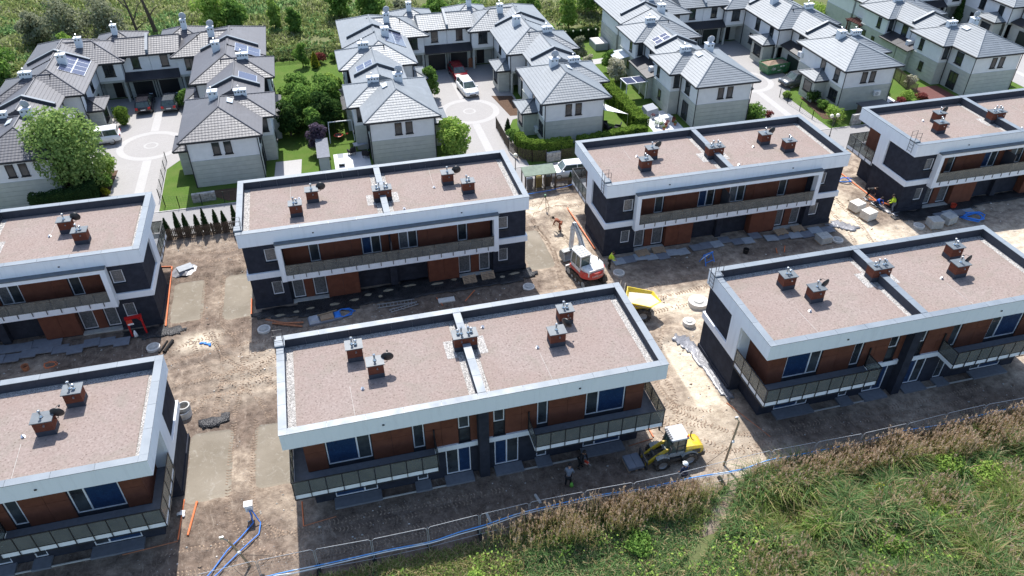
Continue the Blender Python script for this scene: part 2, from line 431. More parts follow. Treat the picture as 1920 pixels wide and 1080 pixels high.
leaf_mat('leaf_red', (0.104, 0.029, 0.029), (0.208, 0.058, 0.055), (0.354, 0.125, 0.104))
leaf_mat('leaf_blossom', (0.330, 0.330, 0.198), (0.550, 0.528, 0.396), (0.726, 0.704, 0.594))
leaf_mat('leaf_thuja', (0.017, 0.038, 0.015), (0.029, 0.061, 0.021), (0.055, 0.095, 0.029), .2)
leaf_mat('leaf_hedge', (0.083, 0.156, 0.029), (0.177, 0.281, 0.046), (0.302, 0.406, 0.079))
leaf_mat('grass_blade', (.14, .215, .055), (.25, .335, .095), (.38, .445, .16), .6)
leaf_mat('grass_cool', (0.094, 0.188, 0.071), (0.183, 0.305, 0.110), (0.298, 0.427, 0.188), .6)
leaf_mat('grass_dry', (0.342, 0.265, 0.132), (0.559, 0.451, 0.248), (0.745, 0.636, 0.389), .6)
leaf_mat('reed_stem', (.38, .29, .13), (.55, .44, .23), (.70, .60, .38), .6)
leaf_mat('reed_head', (.42, .29, .19), (.56, .42, .30), (.70, .57, .44), .5)

leaf_mat('meadow_blade', (.15, .20, .06), (.25, .30, .105), (.37, .41, .18), .55)
leaf_mat('meadow_pale', (0.198, 0.207, 0.108), (0.288, 0.297, 0.171), (0.387, 0.387, 0.252), .55)
simple('deck_red', (.115, .040, .034), .8, var=.25, scale=6)
# ------------------------------------------------------------------ ground
NG = {}
def vnoise(x, y, cell, seed):
    if seed not in NG: NG[seed] = np.random.default_rng(seed).random((64, 64))
    g = NG[seed]
    u = x / cell; v = y / cell
    i = np.floor(u).astype(int); j = np.floor(v).astype(int); a = u - i; b = v - j
    a = a*a*(3-2*a); b = b*b*(3-2*b)
    G = lambda p, q: g[p % 64, q % 64]
    return (G(i, j)*(1-a)*(1-b) + G(i+1, j)*a*(1-b) + G(i, j+1)*(1-a)*b + G(i+1, j+1)*a*b)
def fbm(x, y, cell, seed, oct=4):
    s = 0; amp = 1; tot = 0
    for k in range(oct):
        s = s + amp * vnoise(x, y, cell / 2**k, seed + k); tot += amp; amp *= .55
    return s / tot
def sstep(a, b, x):
    t_ = np.clip((x - a) / (b - a), 0, 1); return t_*t_*(3-2*t_)

DUP = dict(F=(0, 0), R=(28.5, -.1), L=(-28.45, 0), M=(-2.73, 20.39), MR=(25.72, 20.41), ML=(-31.22, 20.35), TR=(54.3, 20.34))
BL, BW = 21.97, 8.15
PADS = [((-9.0, 20.3), (-6.6, 25.6)), ((-5.1, 19.8), (-2.75, 25.6)), ((-6.55, 2.6), (-3.95, 8.2)), ((-2.55, 2.7), (.0, 8.0)),
        ((19.4, 20.1), (21.6, 26.0))]
def dirt_h(x, y):
    h = -.075 + .10*(fbm(x, y, 3.0, 11) - .5) + .20*(fbm(x, y, 9.0, 5) - .5)
    rough = sstep(9, 11, y)*(1-sstep(18.5, 20, y)) + sstep(26, 27, y)*(1-sstep(31, 32, y))
    h += rough*.16*(fbm(x, y, 1.3, 23) - .5)
    for cx, w_, ph in ((13.2, .28, 0), (15.1, .28, 1), (11.2, .25, 2)):        # wheel ruts along the site lane
        yy = y - cx - .5*np.sin(x*.11 + ph) - .25*np.sin(x*.31 + 2*ph)
        lug = .018*np.sin(x*2*np.pi/.34 + yy*7)
        h += (-.07 + lug)*np.exp(-(yy/w_)**2) + .04*np.exp(-((np.abs(yy)-.55)/.22)**2)
    for cx, w_, ph in ((-4.9, .3, 0), (-3.0, .3, 1.5), (-1.6, .25, .4)):        # and turning in from the side
        xx = x - cx - .6*np.sin(y*.22 + ph) + .02*(y-12)**2
        m = sstep(8, 10, y)*(1-sstep(18, 20, y))
        h += m*((-.07 + .018*np.sin(y*2*np.pi/.34 + xx*7))*np.exp(-(xx/w_)**2) + .045*np.exp(-((np.abs(xx)-.55)/.22)**2))
    for cx in (-1.2, -2.6):
        yy = y - cx - .15*np.sin(x*.3)
        h += -.045*np.exp(-(yy/.3)**2)
    for (px, py, r, hh) in ((21.0, 14.6, 2.2, .55), (18.5, 15.8, 1.5, .35), (-7.6, 26.9, 1.1, .30), (-4.6, 26.6, 1.6, .28), (22.6, 27.4, 2.0, .40),
                            (24.6, 28.2, 1.4, .35), (19.2, 28.6, 1.6, .30), (51.9, 23.8, 1.5, .45), (50.4, 26.5, 2.0, .3), (27.4, 9.6, 1.2, .3),
                            (26.2, 9.0, 1.0, .25), (-8.7, 26.4, 1.2, -.2), (47.7, 24.6, 1.5, .25), (14.2, 17.2, 1.2, .16), (29.6, 16.9, 1.6, .14), (36, 16.8, 2.0, .15)):
        d2 = ((x-px)**2 + (y-py)**2)/r**2
        h += hh*np.exp(-d2)*(.6 + .8*fbm(x, y, .9, 31))
    for bx0, by0 in DUP.values():                                             # level near the walls
        m = sstep(-1.2, -.2, x-bx0)*(1-sstep(BL+.2, BL+1.2, x-bx0))*sstep(-1.0, -.2, y-by0)*(1-sstep(BW+.2, BW+1., y-by0))
        h = h*(1-m) + (-.08)*m
    for (a, b) in PADS:
        m = sstep(a[0]-.5, a[0]-.05, x)*(1-sstep(b[0]+.05, b[0]+.5, x))*sstep(a[1]-.5, a[1]-.05, y)*(1-sstep(b[1]+.05, b[1]+.5, y))
        h = h*(1-m) + (-.10)*m
    h = h*sstep(-7.5, -4.2, y) - .45*(1-sstep(-7.8, -4.6, y))
    h = h*(1-sstep(31.2, 32.3, y)) - .05*sstep(31.2, 32.3, y)
    return h
gx = np.arange(-46, 96, .16); gy = np.arange(-8, 32.9, .16)
GX, GY = np.meshgrid(gx, gy, indexing='xy')
GZ = dirt_h(GX, GY)
Vd = np.stack([GX, GY, GZ], -1).reshape(-1, 3)
nx_, ny_ = len(gx), len(gy)
idx = np.arange(nx_*ny_).reshape(ny_, nx_)
Fd = np.stack([idx[:-1, :-1], idx[:-1, 1:], idx[1:, 1:], idx[1:, :-1]], -1).reshape(-1, 4)
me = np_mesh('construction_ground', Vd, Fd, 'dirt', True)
x, y = Vd[:, 0], Vd[:, 1]
n_ = fbm(x, y, 4.5, 41); n2_ = fbm(x, y, 1.6, 47)
dry = .40 + 2.5*(n_-.5) + .7*(n2_-.5) + .35*sstep(14, 24, x) + .25*sstep(10.5, 12.5, y)*(1-sstep(15.8, 17.2, y)) - .55*(1-sstep(-.5, 1.5, y))*(1-sstep(19.5, 23, x)) - .45*(1-sstep(-1.5, 1.0, y))*sstep(29.5, 32, x)  # closing terms paint the near duplexes' front-lane shade into the soil colour
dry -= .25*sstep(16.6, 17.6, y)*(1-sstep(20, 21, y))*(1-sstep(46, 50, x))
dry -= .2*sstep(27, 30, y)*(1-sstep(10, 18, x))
sandy = np.zeros_like(x)
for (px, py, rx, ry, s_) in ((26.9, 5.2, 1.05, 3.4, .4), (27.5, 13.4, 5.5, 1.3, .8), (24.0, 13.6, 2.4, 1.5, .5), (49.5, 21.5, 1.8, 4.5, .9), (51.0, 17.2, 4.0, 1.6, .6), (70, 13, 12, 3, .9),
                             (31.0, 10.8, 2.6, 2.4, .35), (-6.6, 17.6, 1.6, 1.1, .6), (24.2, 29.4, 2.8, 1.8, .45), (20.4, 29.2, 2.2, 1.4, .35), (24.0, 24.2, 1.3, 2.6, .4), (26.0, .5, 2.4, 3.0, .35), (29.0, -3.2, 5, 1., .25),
                             (-3.2, 13.0, 2.6, 2.8, .22)):
    sandy += s_*np.exp(-((x-px)/rx)**4 - ((y-py)/ry)**4)
dry -= .14*(1-sstep(12, 20, x))
sandy = np.clip(sandy*(.55 + .9*n2_), 0, 1)
ex_ = .12*(n2_-.5); strip = sstep(25.95, 26.15, x+ex_)*(1-sstep(27.75, 27.95, x+ex_))*sstep(2.1, 2.4, y+ex_)*(1-sstep(8.4, 8.8, y+ex_))
sandy = np.maximum(sandy, strip)
pad = np.zeros_like(x); wx = .25*(fbm(x, y, .9, 53)-.5)
for (a, b) in PADS:
    d_ = np.minimum(np.minimum(x-a[0], b[0]-x), np.minimum(y-a[1], b[1]-y)); cx_ = np.minimum(np.minimum(x-a[0], b[0]-x)-.45, 0); cy_ = np.minimum(np.minimum(y-a[1], b[1]-y)-.45, 0)
    rd = np.where((cx_ < 0) & (cy_ < 0), .45-np.sqrt(cx_**2+cy_**2), d_)
    pad = np.maximum(pad, np.clip(.5+(rd+wx)/.3, 0, 1))
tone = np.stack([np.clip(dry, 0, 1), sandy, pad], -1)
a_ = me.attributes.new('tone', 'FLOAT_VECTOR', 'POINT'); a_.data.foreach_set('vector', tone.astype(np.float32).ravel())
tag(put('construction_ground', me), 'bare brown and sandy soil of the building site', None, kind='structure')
def dz(px, py): return float(dirt_h(np.array([float(px)]), np.array([float(py)]))[0])

def sheet(name, polys, z, mat, label=None, thick=.15):
    m = MB()
    for p in (polys if isinstance(polys[0][0], (list, tuple)) else [polys]): m.prism(p, z-thick, z)
    o = m.build(name, mat); tag(o, label, None, kind='structure'); return o
sheet('meadow_ground', [(-500, -300), (600, -300), (600, 900), (-500, 900)], -.42, 'field', 'rough green meadow around the estate')
# meadow rising slightly behind the estate, as a displaced sheet
gx2 = np.arange(-140, 260, 2.0); gy2 = np.arange(73.0, 300, 2.0); A_, B_ = np.meshgrid(gx2, gy2)
Zb = -.03 + (fbm(A_, B_, 14, 61)-.5)*1.1*sstep(73, 82, B_)
Vb = np.stack([A_, B_, Zb], -1).reshape(-1, 3); ib = np.arange(Vb.shape[0]).reshape(len(gy2), len(gx2))
Fb = np.stack([ib[:-1, :-1], ib[:-1, 1:], ib[1:, 1:], ib[1:, :-1]], -1).reshape(-1, 4)
tag(put('meadow', np_mesh('meadow', Vb, Fb, 'field', True)), 'overgrown green meadow behind the houses', None, kind='structure')
sheet('garden_ground', [(-75, 37.2), (150, 37.2), (150, 73.4), (-75, 73.4)], -.012, 'lawn', 'green lawns between the house rows', .3)
# access lane along the estate
sheet('lane', [(-75, 33.0), (150, 33.0), (150, 37.4), (-75, 37.4)], -.004, 'lane_paving', 'grey paved lane between site and houses', .3)
for yk, nm in ((32.86, 'lane_kerb'), (37.46, 'lane_kerb')):
    o = MB().box(-75, 150, yk-.06, yk+.06, -.2, .05).build(nm, 'kerb_stone'); tag(o, 'pale kerb along the paved lane', None, kind='structure')
XC = dict(A=-13.97, B=21.05, C=56.05, D=91.1)
RINGS = dict(A=(-13.6, 52.0), B=(20.97, 52.0), C=(56.0, 52.0), D=(91.1, 52.0))
for k_, xc in XC.items():
    w0 = 2.9 if k_ != 'B' else 3.4
    poly = [(xc-w0, 37.2), (xc+w0-.3, 37.2), (xc+w0-.4, 46.0), (xc+4.2, 48.6), (xc+6.0, 49.2), (xc+6.0, 65.8), (xc-6.0, 65.8), (xc-6.0, 49.0), (xc-4.4, 48.4), (xc-w0, 45.5)]
    sheet('courtyard', poly, 0.0, 'paving', 'beige block-paved courtyard', .2)
    cx, cy = RINGS[k_]
    n = 48
    def ring(r0, r1, nm):
        m = MB()
        for i in range(n):
            a0, a1 = 2*math.pi*i/n, 2*math.pi*(i+1)/n
            m.prism([(cx+r0*math.cos(a0), cy+r0*math.sin(a0)), (cx+r1*math.cos(a0), cy+r1*math.sin(a0)), (cx+r1*math.cos(a1), cy+r1*math.sin(a1)), (cx+r0*math.cos(a1), cy+r0*math.sin(a1))], -.1, .004)
        tag(m.build(nm, 'paving_light'), 'light paving ring in the courtyard', None, kind='structure')
    ring(2.75, 3.45, 'paving_ring'); ring(.55, .75, 'paving_ring')
    tag(MB().box(cx-.42, cx+.42, 37.3, cy-3.5, -.1, .004).box(cx-.42, cx+.42, cy+3.5, 64.5, -.1, .004).build('paving_strip', 'paving_light'), 'light paving strip crossing the courtyard', None, kind='structure')
def blob_poly(x0, x1, y0, y1, r=.45, n=5, j=.06, seed=0):
    rr = random.Random(seed); p = []
    for cx, cy, a0 in ((x1-r, y1-r, 0), (x0+r, y1-r, 90), (x0+r, y0+r, 180), (x1-r, y0+r, 270)):
        for i in range(n+1):
            a = R(a0 + 90*i/n); p.append((cx + r*math.cos(a) + rr.uniform(-j, j), cy + r*math.sin(a) + rr.uniform(-j, j)))
    return p
# ------------------------------------------------------------------ the new two-storey duplexes
def duplex(key, label, mirror, dishes, door_side=True):
    X0, Y0 = DUP[key]; L_, W_ = BL, BW
    root = thing('duplex_house', label, 'house', (X0, Y0, 0), group='new duplex houses')
    Y = (lambda v: W_ - v) if mirror else (lambda v: v)
    def B(name, x0, x1, v0, v1, z0, z1, mat, parent=root): return bx(name, x0, x1, Y(v0), Y(v1), z0, z1, mat, parent)
    def mb(m, x0, x1, v0, v1, z0, z1, i=0): m.box(x0, x1, Y(v0), Y(v1), z0, z1, i)
    def sym(f, x0, x1, *a):
        f(x0, x1, *a); f(L_-x1, L_-x0, *a)
    def wall_v(m, x0, x1, v0, v1, z0, z1, ops):          # wall slab along x with openings (xa, xb, za, zb)
        xs = sorted({x0, x1, *[o[0] for o in ops], *[o[1] for o in ops]}); zs = sorted({z0, z1, *[o[2] for o in ops], *[o[3] for o in ops]})
        for a, b in zip(xs, xs[1:]):
            run = None
            for c, d in zip(zs, zs[1:]):
                hole = any(o[0] < (a+b)/2 < o[1] and o[2] < (c+d)/2 < o[3] for o in ops)
                if not hole: mb(m, a, b, v0, v1, c, d)
    def win(x0, x1, z0, z1, vf, out, mat, mulls=(), fw=.06, nm='window', depth=.07, fm='window_frame', split=None):
        """window in plane vf, facing -v (out=-1) or +v (out=1)"""
        m = MB(); va, vb = vf, vf + out*depth
        cx, cz = (x0+x1)/2, z0
        def q(a, b, c, d): m.box(a-cx, b-cx, 0, (Y(vb)-Y(va)), c-cz, d-cz)
        q(x0, x0+fw, z0, z1); q(x1-fw, x1, z0, z1); q(x0+fw, x1-fw, z0, z0+fw); q(x0+fw, x1-fw, z1-fw, z1)
        for xm in mulls: q(xm-fw*.7, xm+fw*.7, z0+fw, z1-fw)
        w = m.build(nm, fm, root, (cx, Y(va), cz))
        edges = [x0+fw] + [e for xm in mulls for e in (xm-fw*.7, xm+fw*.7)] + [x1-fw]
        for k in range(0, len(edges), 2):
            mt = mat[k//2] if isinstance(mat, (list, tuple)) else mat
            bx('pane', edges[k], edges[k+1], Y(vf+out*.015), Y(vf+out*.035), z0+fw, z1-fw, mt, w)
        return w
    # --- load-bearing shell
    m = MB()
    gops = [(2.1, 4.6, .06, 2.25), (6.95, 7.62, .06, 2.25), (8.74, 10.26, .06, 2.25)]
    gops += [(L_-b, L_-a, c, d) for a, b, c, d in gops]
    wall_v(m, .95, L_-.95, .8, 1.05, -.35, 2.50, gops)                                   # garden side, ground floor
    uops = [(2.1, 4.6, 2.9, 5.62), (6.95, 7.63, 2.9, 5.62), (9.6, 10.28, 2.75, 5.62)]
    uops += [(L_-b, L_-a, c, d) for a, b, c, d in uops]
    wall_v(m, .99, L_-.99, .86, 1.05, 2.5, 5.7, uops)
    for xa, xb in ((.95, 1.2), (L_-1.2, L_-.95)): mb(m, xa, xb, 1.05, 3.4, -.35, 2.5)
    for xa, xb in ((1.0, 1.2), (L_-1.2, L_-1.0)): mb(m, xa, xb, 1.05, 3.4, 2.5, 5.7)
    for xa, xb in ((.2, .45), (L_-.45, L_-.2)): mb(m, xa, xb, 3.35, W_-.2, -.35, 5.7)      # end walls
    for xa, xb in ((.45, 1.2), (L_-1.2, L_-.45)): mb(m, xa, xb, 3.352, 3.6, -.35, 2.69)
    eops = [(1.63, 2.5, 4.05, 5.2), (1.65, 2.47, .95, 2.2)]
    wall_v(m, .45, 2.9, W_-.45, W_-.2, -.35, 5.7, eops)                                    # entry side corners
    wall_v(m, L_-2.9, L_-.45, W_-.45, W_-.2, -.35, 5.7, [(L_-b, L_-a, c, d) for a, b, c, d in eops])
    for xa, xb in ((2.65, 2.9), (L_-2.9, L_-2.65)): mb(m, xa, xb, W_-1.3, W_-.45, -.35, 5.7)
    for s_ in (0, 1):
        f = (lambda a, b: (a, b)) if not s_ else (lambda a, b: (L_-b, L_-a))
        a, b = f(2.9, 5.75); wall_v(m, a, b, W_-.85, W_-.62, -.35, 2.45, [(*f(3.1, 4.0), .06, 2.3), (*f(4.7, 5.72), .06, 2.3)])
        a, b = f(8.2, 10.70); mb(m, a, b, W_-1.15, W_-.92, -.35, 2.45)
        a, b = f(2.9, 10.985); wall_v(m, a, b, W_-1.25, W_-1.02, 2.5, 5.7, [(*f(4.8, 5.6), 2.95, 5.35), (*f(8.8, 10.3), 2.95, 5.35)])
    m.build('wall', 'dark_render', root)
    # plinth strips
    for xa, xb in ((.12, 2.95), (L_-2.95, L_-.12)): B('plinth', xa, xb, W_-.14, W_-.2, -.3, .32, 'dark_render')
    for xa, xb in ((.12, .2), (L_-.2, L_-.12)): B('plinth', xa, xb, 3.4, W_-.14, -.3, .32, 'dark_render')
    B('roof_slab', .3, L_-.3, .3, W_-.3, 5.705, 6.19, 'concrete')
    B('floor_slab', .5, L_-.5, 1.05, W_-1.2, 2.47, 2.68, 'concrete')
    # --- white fascia ring
    m = MB(); T = 6.84
    mb(m, 0, L_, 0, .3, 5.70, T); mb(m, 0, L_, W_-.3, W_, 5.70, T); mb(m, 0, .3, .3, W_-.3, 5.70, T); mb(m, L_-.3, L_, .3, W_-.3, 5.70, T)
    fa = m.build('fascia', 'white_render', root)
    for xv in (5.4, 16.6): B('overflow_spout', xv-.06, xv+.06, .0 - .05 if True else 0, .0, 6.2, 6.28, 'frame_dark', fa)
    for xv in (5.4, 16.6): B('overflow_spout', xv-.06, xv+.06, W_, W_+.05, 6.2, 6.28, 'frame_dark', fa)
    # inner lining boards
    def boards(x0, x1, v0, v1, along, n):
        for i in range(n):
            if along == 'x':
                a = x0 + (x1-x0)*i/n; b = x0 + (x1-x0)*(i+1)/n; B('parapet_board', a+.006, b-.006, v0, v1, 6.2, T-.01, 'anthracite_flat')
            else:
                a = v0 + (v1-v0)*i/n; b = v0 + (v1-v0)*(i+1)/n; B('parapet_board', x0, x1, a+.006, b-.006, 6.2, T-.01, 'anthracite_flat')
    xm0, xm1 = L_/2-.2, L_/2+.2
    for vv in ((W_-.36, W_-.302), (.302, .36)):
        boards(.36, xm0, *vv, 'x', 8); boards(xm1, L_-.36, *vv, 'x', 8)
    boards(.302, .36, .36, W_-.36, 'y', 6); boards(L_-.36, L_-.302, .36, W_-.36, 'y', 6)
    cv0, cv1 = (4.75, 5.50) if not mirror else (4.28, 5.03)
    boards(xm0, xm1, .36, cv0-.02, 'y', 4); boards(xm0, xm1, cv1+.02, W_-.36, 'y', 3)
    # --- coping plates (each a folded sheet)
    cw = .45; g_ = .008
    def plates(x0, x1, v0, v1, along, n, z=T):
        for i in range(n):
            if along == 'x':
                a = x0 + (x1-x0)*i/n; b = x0 + (x1-x0)*(i+1)/n; B('coping_plate', a+g_, b-g_, v0, v1, z, z+.035, 'coping_metal')
            else:
                a = v0 + (v1-v0)*i/n; b = v0 + (v1-v0)*(i+1)/n; B('coping_plate', x0, x1, a+g_, b-g_, z, z+.035, 'coping_metal')
    def corner(cx, cv, sx, sv):                                                           # mitred corner pair
        for k in (0, 1):
            p = [(cx, cv), (cx+sx*cw, cv+sv*cw), (cx+sx*cw, cv)] if k == 0 else [(cx, cv), (cx, cv+sv*cw), (cx+sx*cw, cv+sv*cw)]
            mm = MB().prism([(a_-cx, Y(b_)-Y(cv)) for a_, b_ in p], T, T+.035)
            mm.build('coping_plate', 'coping_metal', root, (cx, Y(cv), 0))
    for cx, sx in ((-.03, 1), (L_+.03, -1)):
        for cv, sv in ((-.03, 1), (W_+.03, -1)): corner(cx, cv, sx, sv)
    for va, vb in ((-.03, -.03+cw), (W_+.03-cw, W_+.03)):
        plates(-.03+cw, L_/2-.26, va, vb, 'x', 5); plates(L_/2+.26, L_+.03-cw, va, vb, 'x', 5)
        B('coping_plate', L_/2-.25, L_/2+.25, va, vb, T, T+.04, 'coping_metal')
    plates(-.03, -.03+cw, -.03+cw, W_+.03-cw, 'y', 4); plates(L_+.03-cw, L_+.03, -.03+cw, W_+.03-cw, 'y', 4)
    plates(L_/2-.24, L_/2+.24, cw, cv0-.06, 'y', 3); plates(L_/2-.24, L_/2+.24, cv1+.06, W_-cw, 'y', 2)
    # --- roof finish
    B('gravel_margin', .36, L_-.36, .36, W_-.36, 6.192, 6.222, 'gravel_roof')
    for xa, xb in ((.85, L_/2-.62), (L_/2+.62, L_-.85)): B('sedum_mat', xa, xb, .42, W_-.82, 6.222, 6.262, 'sedum')
    for xa, xb in ((L_/2-1.25, L_/2-.62), (L_/2+.62, L_/2+1.25)): B('gravel_patch', xa, xb, cv0-.5, cv1+.35, 6.2, 6.270, 'gravel_roof')
    # --- chimneys
    def pipe(x, v, h, parent, z0, cowl):
        mm = MB(); p = (x, Y(v), z0)
        mm.lathe([(0, 0), (.11, 0), (.11, .05), (.055, .08), (.055, h), (.085, h), (.085, h+.05), (0, h+.07)] if not cowl else
                 [(0, 0), (.11, 0), (.11, .05), (.06, .08), (.06, h*.55), (.10, h*.62), (.11, h*.8), (.06, h*.98), (0, h)], (0, 0, 0), 10)
        mm.build('flue_pipe', 'steel', parent, p, True)
    def chimney(x0, x1, v0, v1, pipes, dish=None, spouts=1):
        c = B('chimney', x0, x1, v0, v1, 6.6, 7.26, 'chimney_brick')
        B('chimney_base', x0-.01, x1+.01, v0-.01, v1+.01, 6.21, 6.6, 'anthracite_flat', c)
        B('chimney_cap', x0-.07, x1+.07, v0-.07, v1+.07, 7.26, 7.32, 'cap_metal', c)
        for (px, pv, h, cw_) in pipes: pipe(px, pv, h, c, 7.32, cw_)
        ys = v0 if not mirror else v1
        for k in range(spouts):
            px = x0 + (x1-x0)*(k+.5)/spouts + .08
            mm = MB().cyl((0, 0, 0), (0, -.10, -.03), .055, .055, 10); mm.build('vent_spout', 'steel', c, (px, Y(ys), 7.05))
        if dish:
            dx, dv, az = dish
            px, pv = (x1 + dx), dv
            mm = MB(); mm.tube([(-.22, 0, -.1), (0, 0, -.05), (.02, 0, .25)], .022, 6)
            arm = mm.build('dish_arm', 'black_metal', c, (px, Y(pv), 7.0))
            mm = MB(); prof = [(0, -.10), (.16, -.085), (.30, -.03), (.36, .02), (.37, .025), (.31, -.02), (.16, -.07), (0, -.085)]
            mm.lathe(prof, (0, 0, 0), 20)
            mm.tube([(0, -.3, -.02), (0, -.2, .3), (0, -.05, .38)], .015, 5); mm.lathe([(0, .36), (.05, .36), (.05, .46), (0, .46)], (0, -.03, 0), 8)
            M_ = Matrix.Rotation((az-R(170))*.35, 4, 'Z') @ Matrix.Rotation(R(-82), 4, 'X'); mm.xform(M_)
            mm.build('satellite_dish', 'black_metal', c, (px+.04, Y(pv), 7.32), True)
        return c
    d_ = dict(dishes)
    if not mirror: pos = [(4.0, 4.9, 5.4, 6.15), (5.05, 5.95, 3.68, 4.4), (15.95, 16.9, 3.68, 4.4), (17.1, 18.0, 5.55, 6.3)]
    else: pos = [(3.9, 4.8, 4.98, 5.7), (5.2, 6.1, 3.18, 3.9), (15.95, 16.85, 3.1, 3.8), (17.25, 18.2, 4.9, 5.6)]
    for k, (a, b, c, d) in enumerate(pos):
        vm = (c+d)/2
        one = k in (1, 2)
        pipes = [(a+.45, vm+.02, .42, False)] if one else [(a+.36, vm+.05, .46, False), (a+.56, vm, .34, True)]
        chimney(a, b, c, d, pipes, d_.get(k))
    a, b = L_/2-.7, L_/2+.7
    vm = (cv0+cv1)/2
    cc = chimney(a, b, cv0, cv1, [(a+.3, vm+.05, .34, True), (a+.5, vm, .46, False), (a+.92, vm, .42, False), (a+1.1, vm+.05, .34, True)], None, 2)
    for k, (px, pv) in enumerate(((4.6, 3.0), (15.2, 3.9), (12.4, 6.6))):
        MB().lathe([(0, 0), (.12, 0), (.12, .03), (.05, .05), (.05, .12), (.09, .13), (0, .17)], (0, 0, 0), 10).build('roof_vent', 'steel', root, (px, Y(pv), 6.262))
    for xv in (4.0, 15.3):                                                                # lightning tape on the mats
        MB().bar((xv, Y(.5), 6.266), (xv-.1, Y(3.4), 6.266), .018, .008).build('lightning_tape', 'concrete', root)
    # --- roof ladder at the corner of the entry side
    m = MB(); lv0, lv1 = W_-1.0, W_-.45
    for vv in (lv0, lv1):
        m.tube([(-.12, Y(vv), 5.9), (-.12, Y(vv), 7.75), (.42, Y(vv), 7.75), (.42, Y(vv), 6.9)], .022, 6)
        m.tube([(-.12, Y(vv), 7.35), (.42, Y(vv), 7.35)], .016, 5)
    for zz in (6.0, 6.3, 6.6, 6.95): m.tube([(-.12, Y(lv0), zz), (-.12, Y(lv1), zz)], .016, 5)
    m.tube([(.42, Y(lv0), 7.75), (.42, Y(lv0), 7.5)], .02)
    m.build('roof_ladder', 'black_metal', root); B('ladder_step', -.12, .48, lv0-.06, lv1+.06, 6.885, 6.99, 'coping_metal')
    # --- white bands and posts on the ends and entry corners
    for s_ in (0, 1):
        f = (lambda a, b: (a, b)) if not s_ else (lambda a, b: (L_-b, L_-a))
        m = MB()
        a, b = f(.06, .2); mb(m, a, b, 3.35, W_-.06, 2.70, 3.22); mb(m, a, b, 3.35, 4.6, 3.22, 5.70)
        a, b = f(.2, 2.56); mb(m, a, b, W_-.2, W_-.06, 2.70, 3.22)
        a, b = f(.2, 1.0); mb(m, a, b, 3.30, 3.35, 2.70, 5.70)
        m.build('white_band', 'white_render', root)
    # --- garden side: cladding boards, windows, doors
    def clad(x0, x1, v0, v1, z0, z1): B('cladding_board', x0, x1, v0, v1, z0, z1, 'brown_cladding')
    for s_ in (0, 1):
        f = (lambda a, b: (a, b)) if not s_ else (lambda a, b: (L_-b, L_-a))
        for xa, xb in ((.97, 2.08), (4.64, 5.75), (5.765, 6.93), (7.65, 8.6), (8.615, 9.58), (10.30, 10.69)):
            for za, zb in ((2.72, 4.19), (4.205, 5.69)):
                a, b = f(xa, xb); clad(a, b, .80, .858, za, zb)
        for va, vb in ((.80, 2.05), (2.065, 3.30)):
            for za, zb in ((2.72, 4.19), (4.205, 5.69)):
                a, b = f(.93, .965) if True else None; B('cladding_board', a, b, va, vb, za, zb, 'brown_cladding')
        a, b = f(2.12, 4.58)
        xm = 3.82 if not s_ else L_-3.82
        win(a, b, 2.93, 5.6, .95, -1, ('blue_film', 'window_glass') if not s_ else ('window_glass', 'blue_film'), (xm,))
        a, b = f(6.97, 7.61); win(a, b, 2.93, 5.6, .95, -1, 'window_glass')
        a, b = f(9.62, 10.26); win(a, b, 3.86, 5.6, .95, -1, 'window_glass', nm='window'); win(a, b, 2.78, 3.80, .95, -1, 'window_glass', fm='frame_dark')
        a, b = f(9.55, 10.33); B('window_sill', a, b, .72, .86, 2.70, 2.76, 'frame_dark')
        a, b = f(2.12, 4.58); win(a, b, .08, 2.23, .92, -1, ('blue_film', 'window_glass') if not s_ else ('window_glass', 'blue_film'), (xm,))
        a, b = f(6.97, 7.60); win(a, b, .08, 2.23, .92, -1, 'window_glass')
        a, b = f(8.76, 10.24); xd = 9.5 if not s_ else L_-9.5
        win(a, b, .08, 2.23, .92, -1, ('window_glass', 'blue_film') if not s_ else ('blue_film', 'window_glass'), (xd,), nm='entrance_door')
        for xa, xb in ((2.0, 4.75), (6.76, 7.72), (8.57, 10.32)):
            a, b = f(xa, xb); B('step', a, b, .04, .80, -.25, .06, 'grey_slab')
        a, b = f(8.12, 10.69); B('white_band', a, b, .68, .80, 2.36, 2.74, 'white_render')
        for xa, xb in ((4.76, 6.75), (7.73, 8.56)): a, b = f(xa, xb); B('kerb_board', a, b, .10, .16, -.25, .02, 'concrete')
        # balcony
        bal = MB()
        a, b = f(.15, 8.1); mb(bal, a, b, -.6, .79, 2.52, 2.70)
        a, b = f(.15, .93); mb(bal, a, b, .79, 3.30, 2.52, 2.70)
        bal = bal.build('balcony', 'grey_slab', root)
        a, b = f(.13, 8.12); B('balcony_edge', a, b, -.64, -.602, 2.36, 2.68, 'white_render', bal)
        a, b = f(.11, .148); B('balcony_edge', a, b, -.64, 3.30, 2.36, 2.68, 'white_render', bal)
        a, b = f(8.102, 8.13); B('balcony_edge', a, b, -.602, .70, 2.36, 2.68, 'white_render', bal)
        m = MB(); a, b = f(.08, 8.14)
        mb(m, a, b, -.70, -.655, 3.76, 3.82); mb(m, a, b, -.69, -.66, 2.72, 2.76); mb(m, a, b, -.70, -.66, 2.30, 2.345)
        a, b = f(.06, .105); mb(m, a, b, -.655, 3.25, 3.76, 3.82); mb(m, a, b, -.655, 3.25, 2.72, 2.76); mb(m, a, b, -.655, 3.25, 2.30, 2.345)
        a, b = f(8.14, 8.18); mb(m, a, b, -.70, .74, 3.76, 3.82); mb(m, a, b, -.655, .74, 2.72, 2.76)
        a, b = f(8.12, 8.2); mb(m, a, b, .68, .76, 2.72, 4.3)
        n = 9
        for i in range(n+1):
            xp = .12 + (8.10-.12)*i/n; a, b = f(xp-.02, xp+.02); mb(m, a, b, -.70, -.655, 2.32, 3.78)
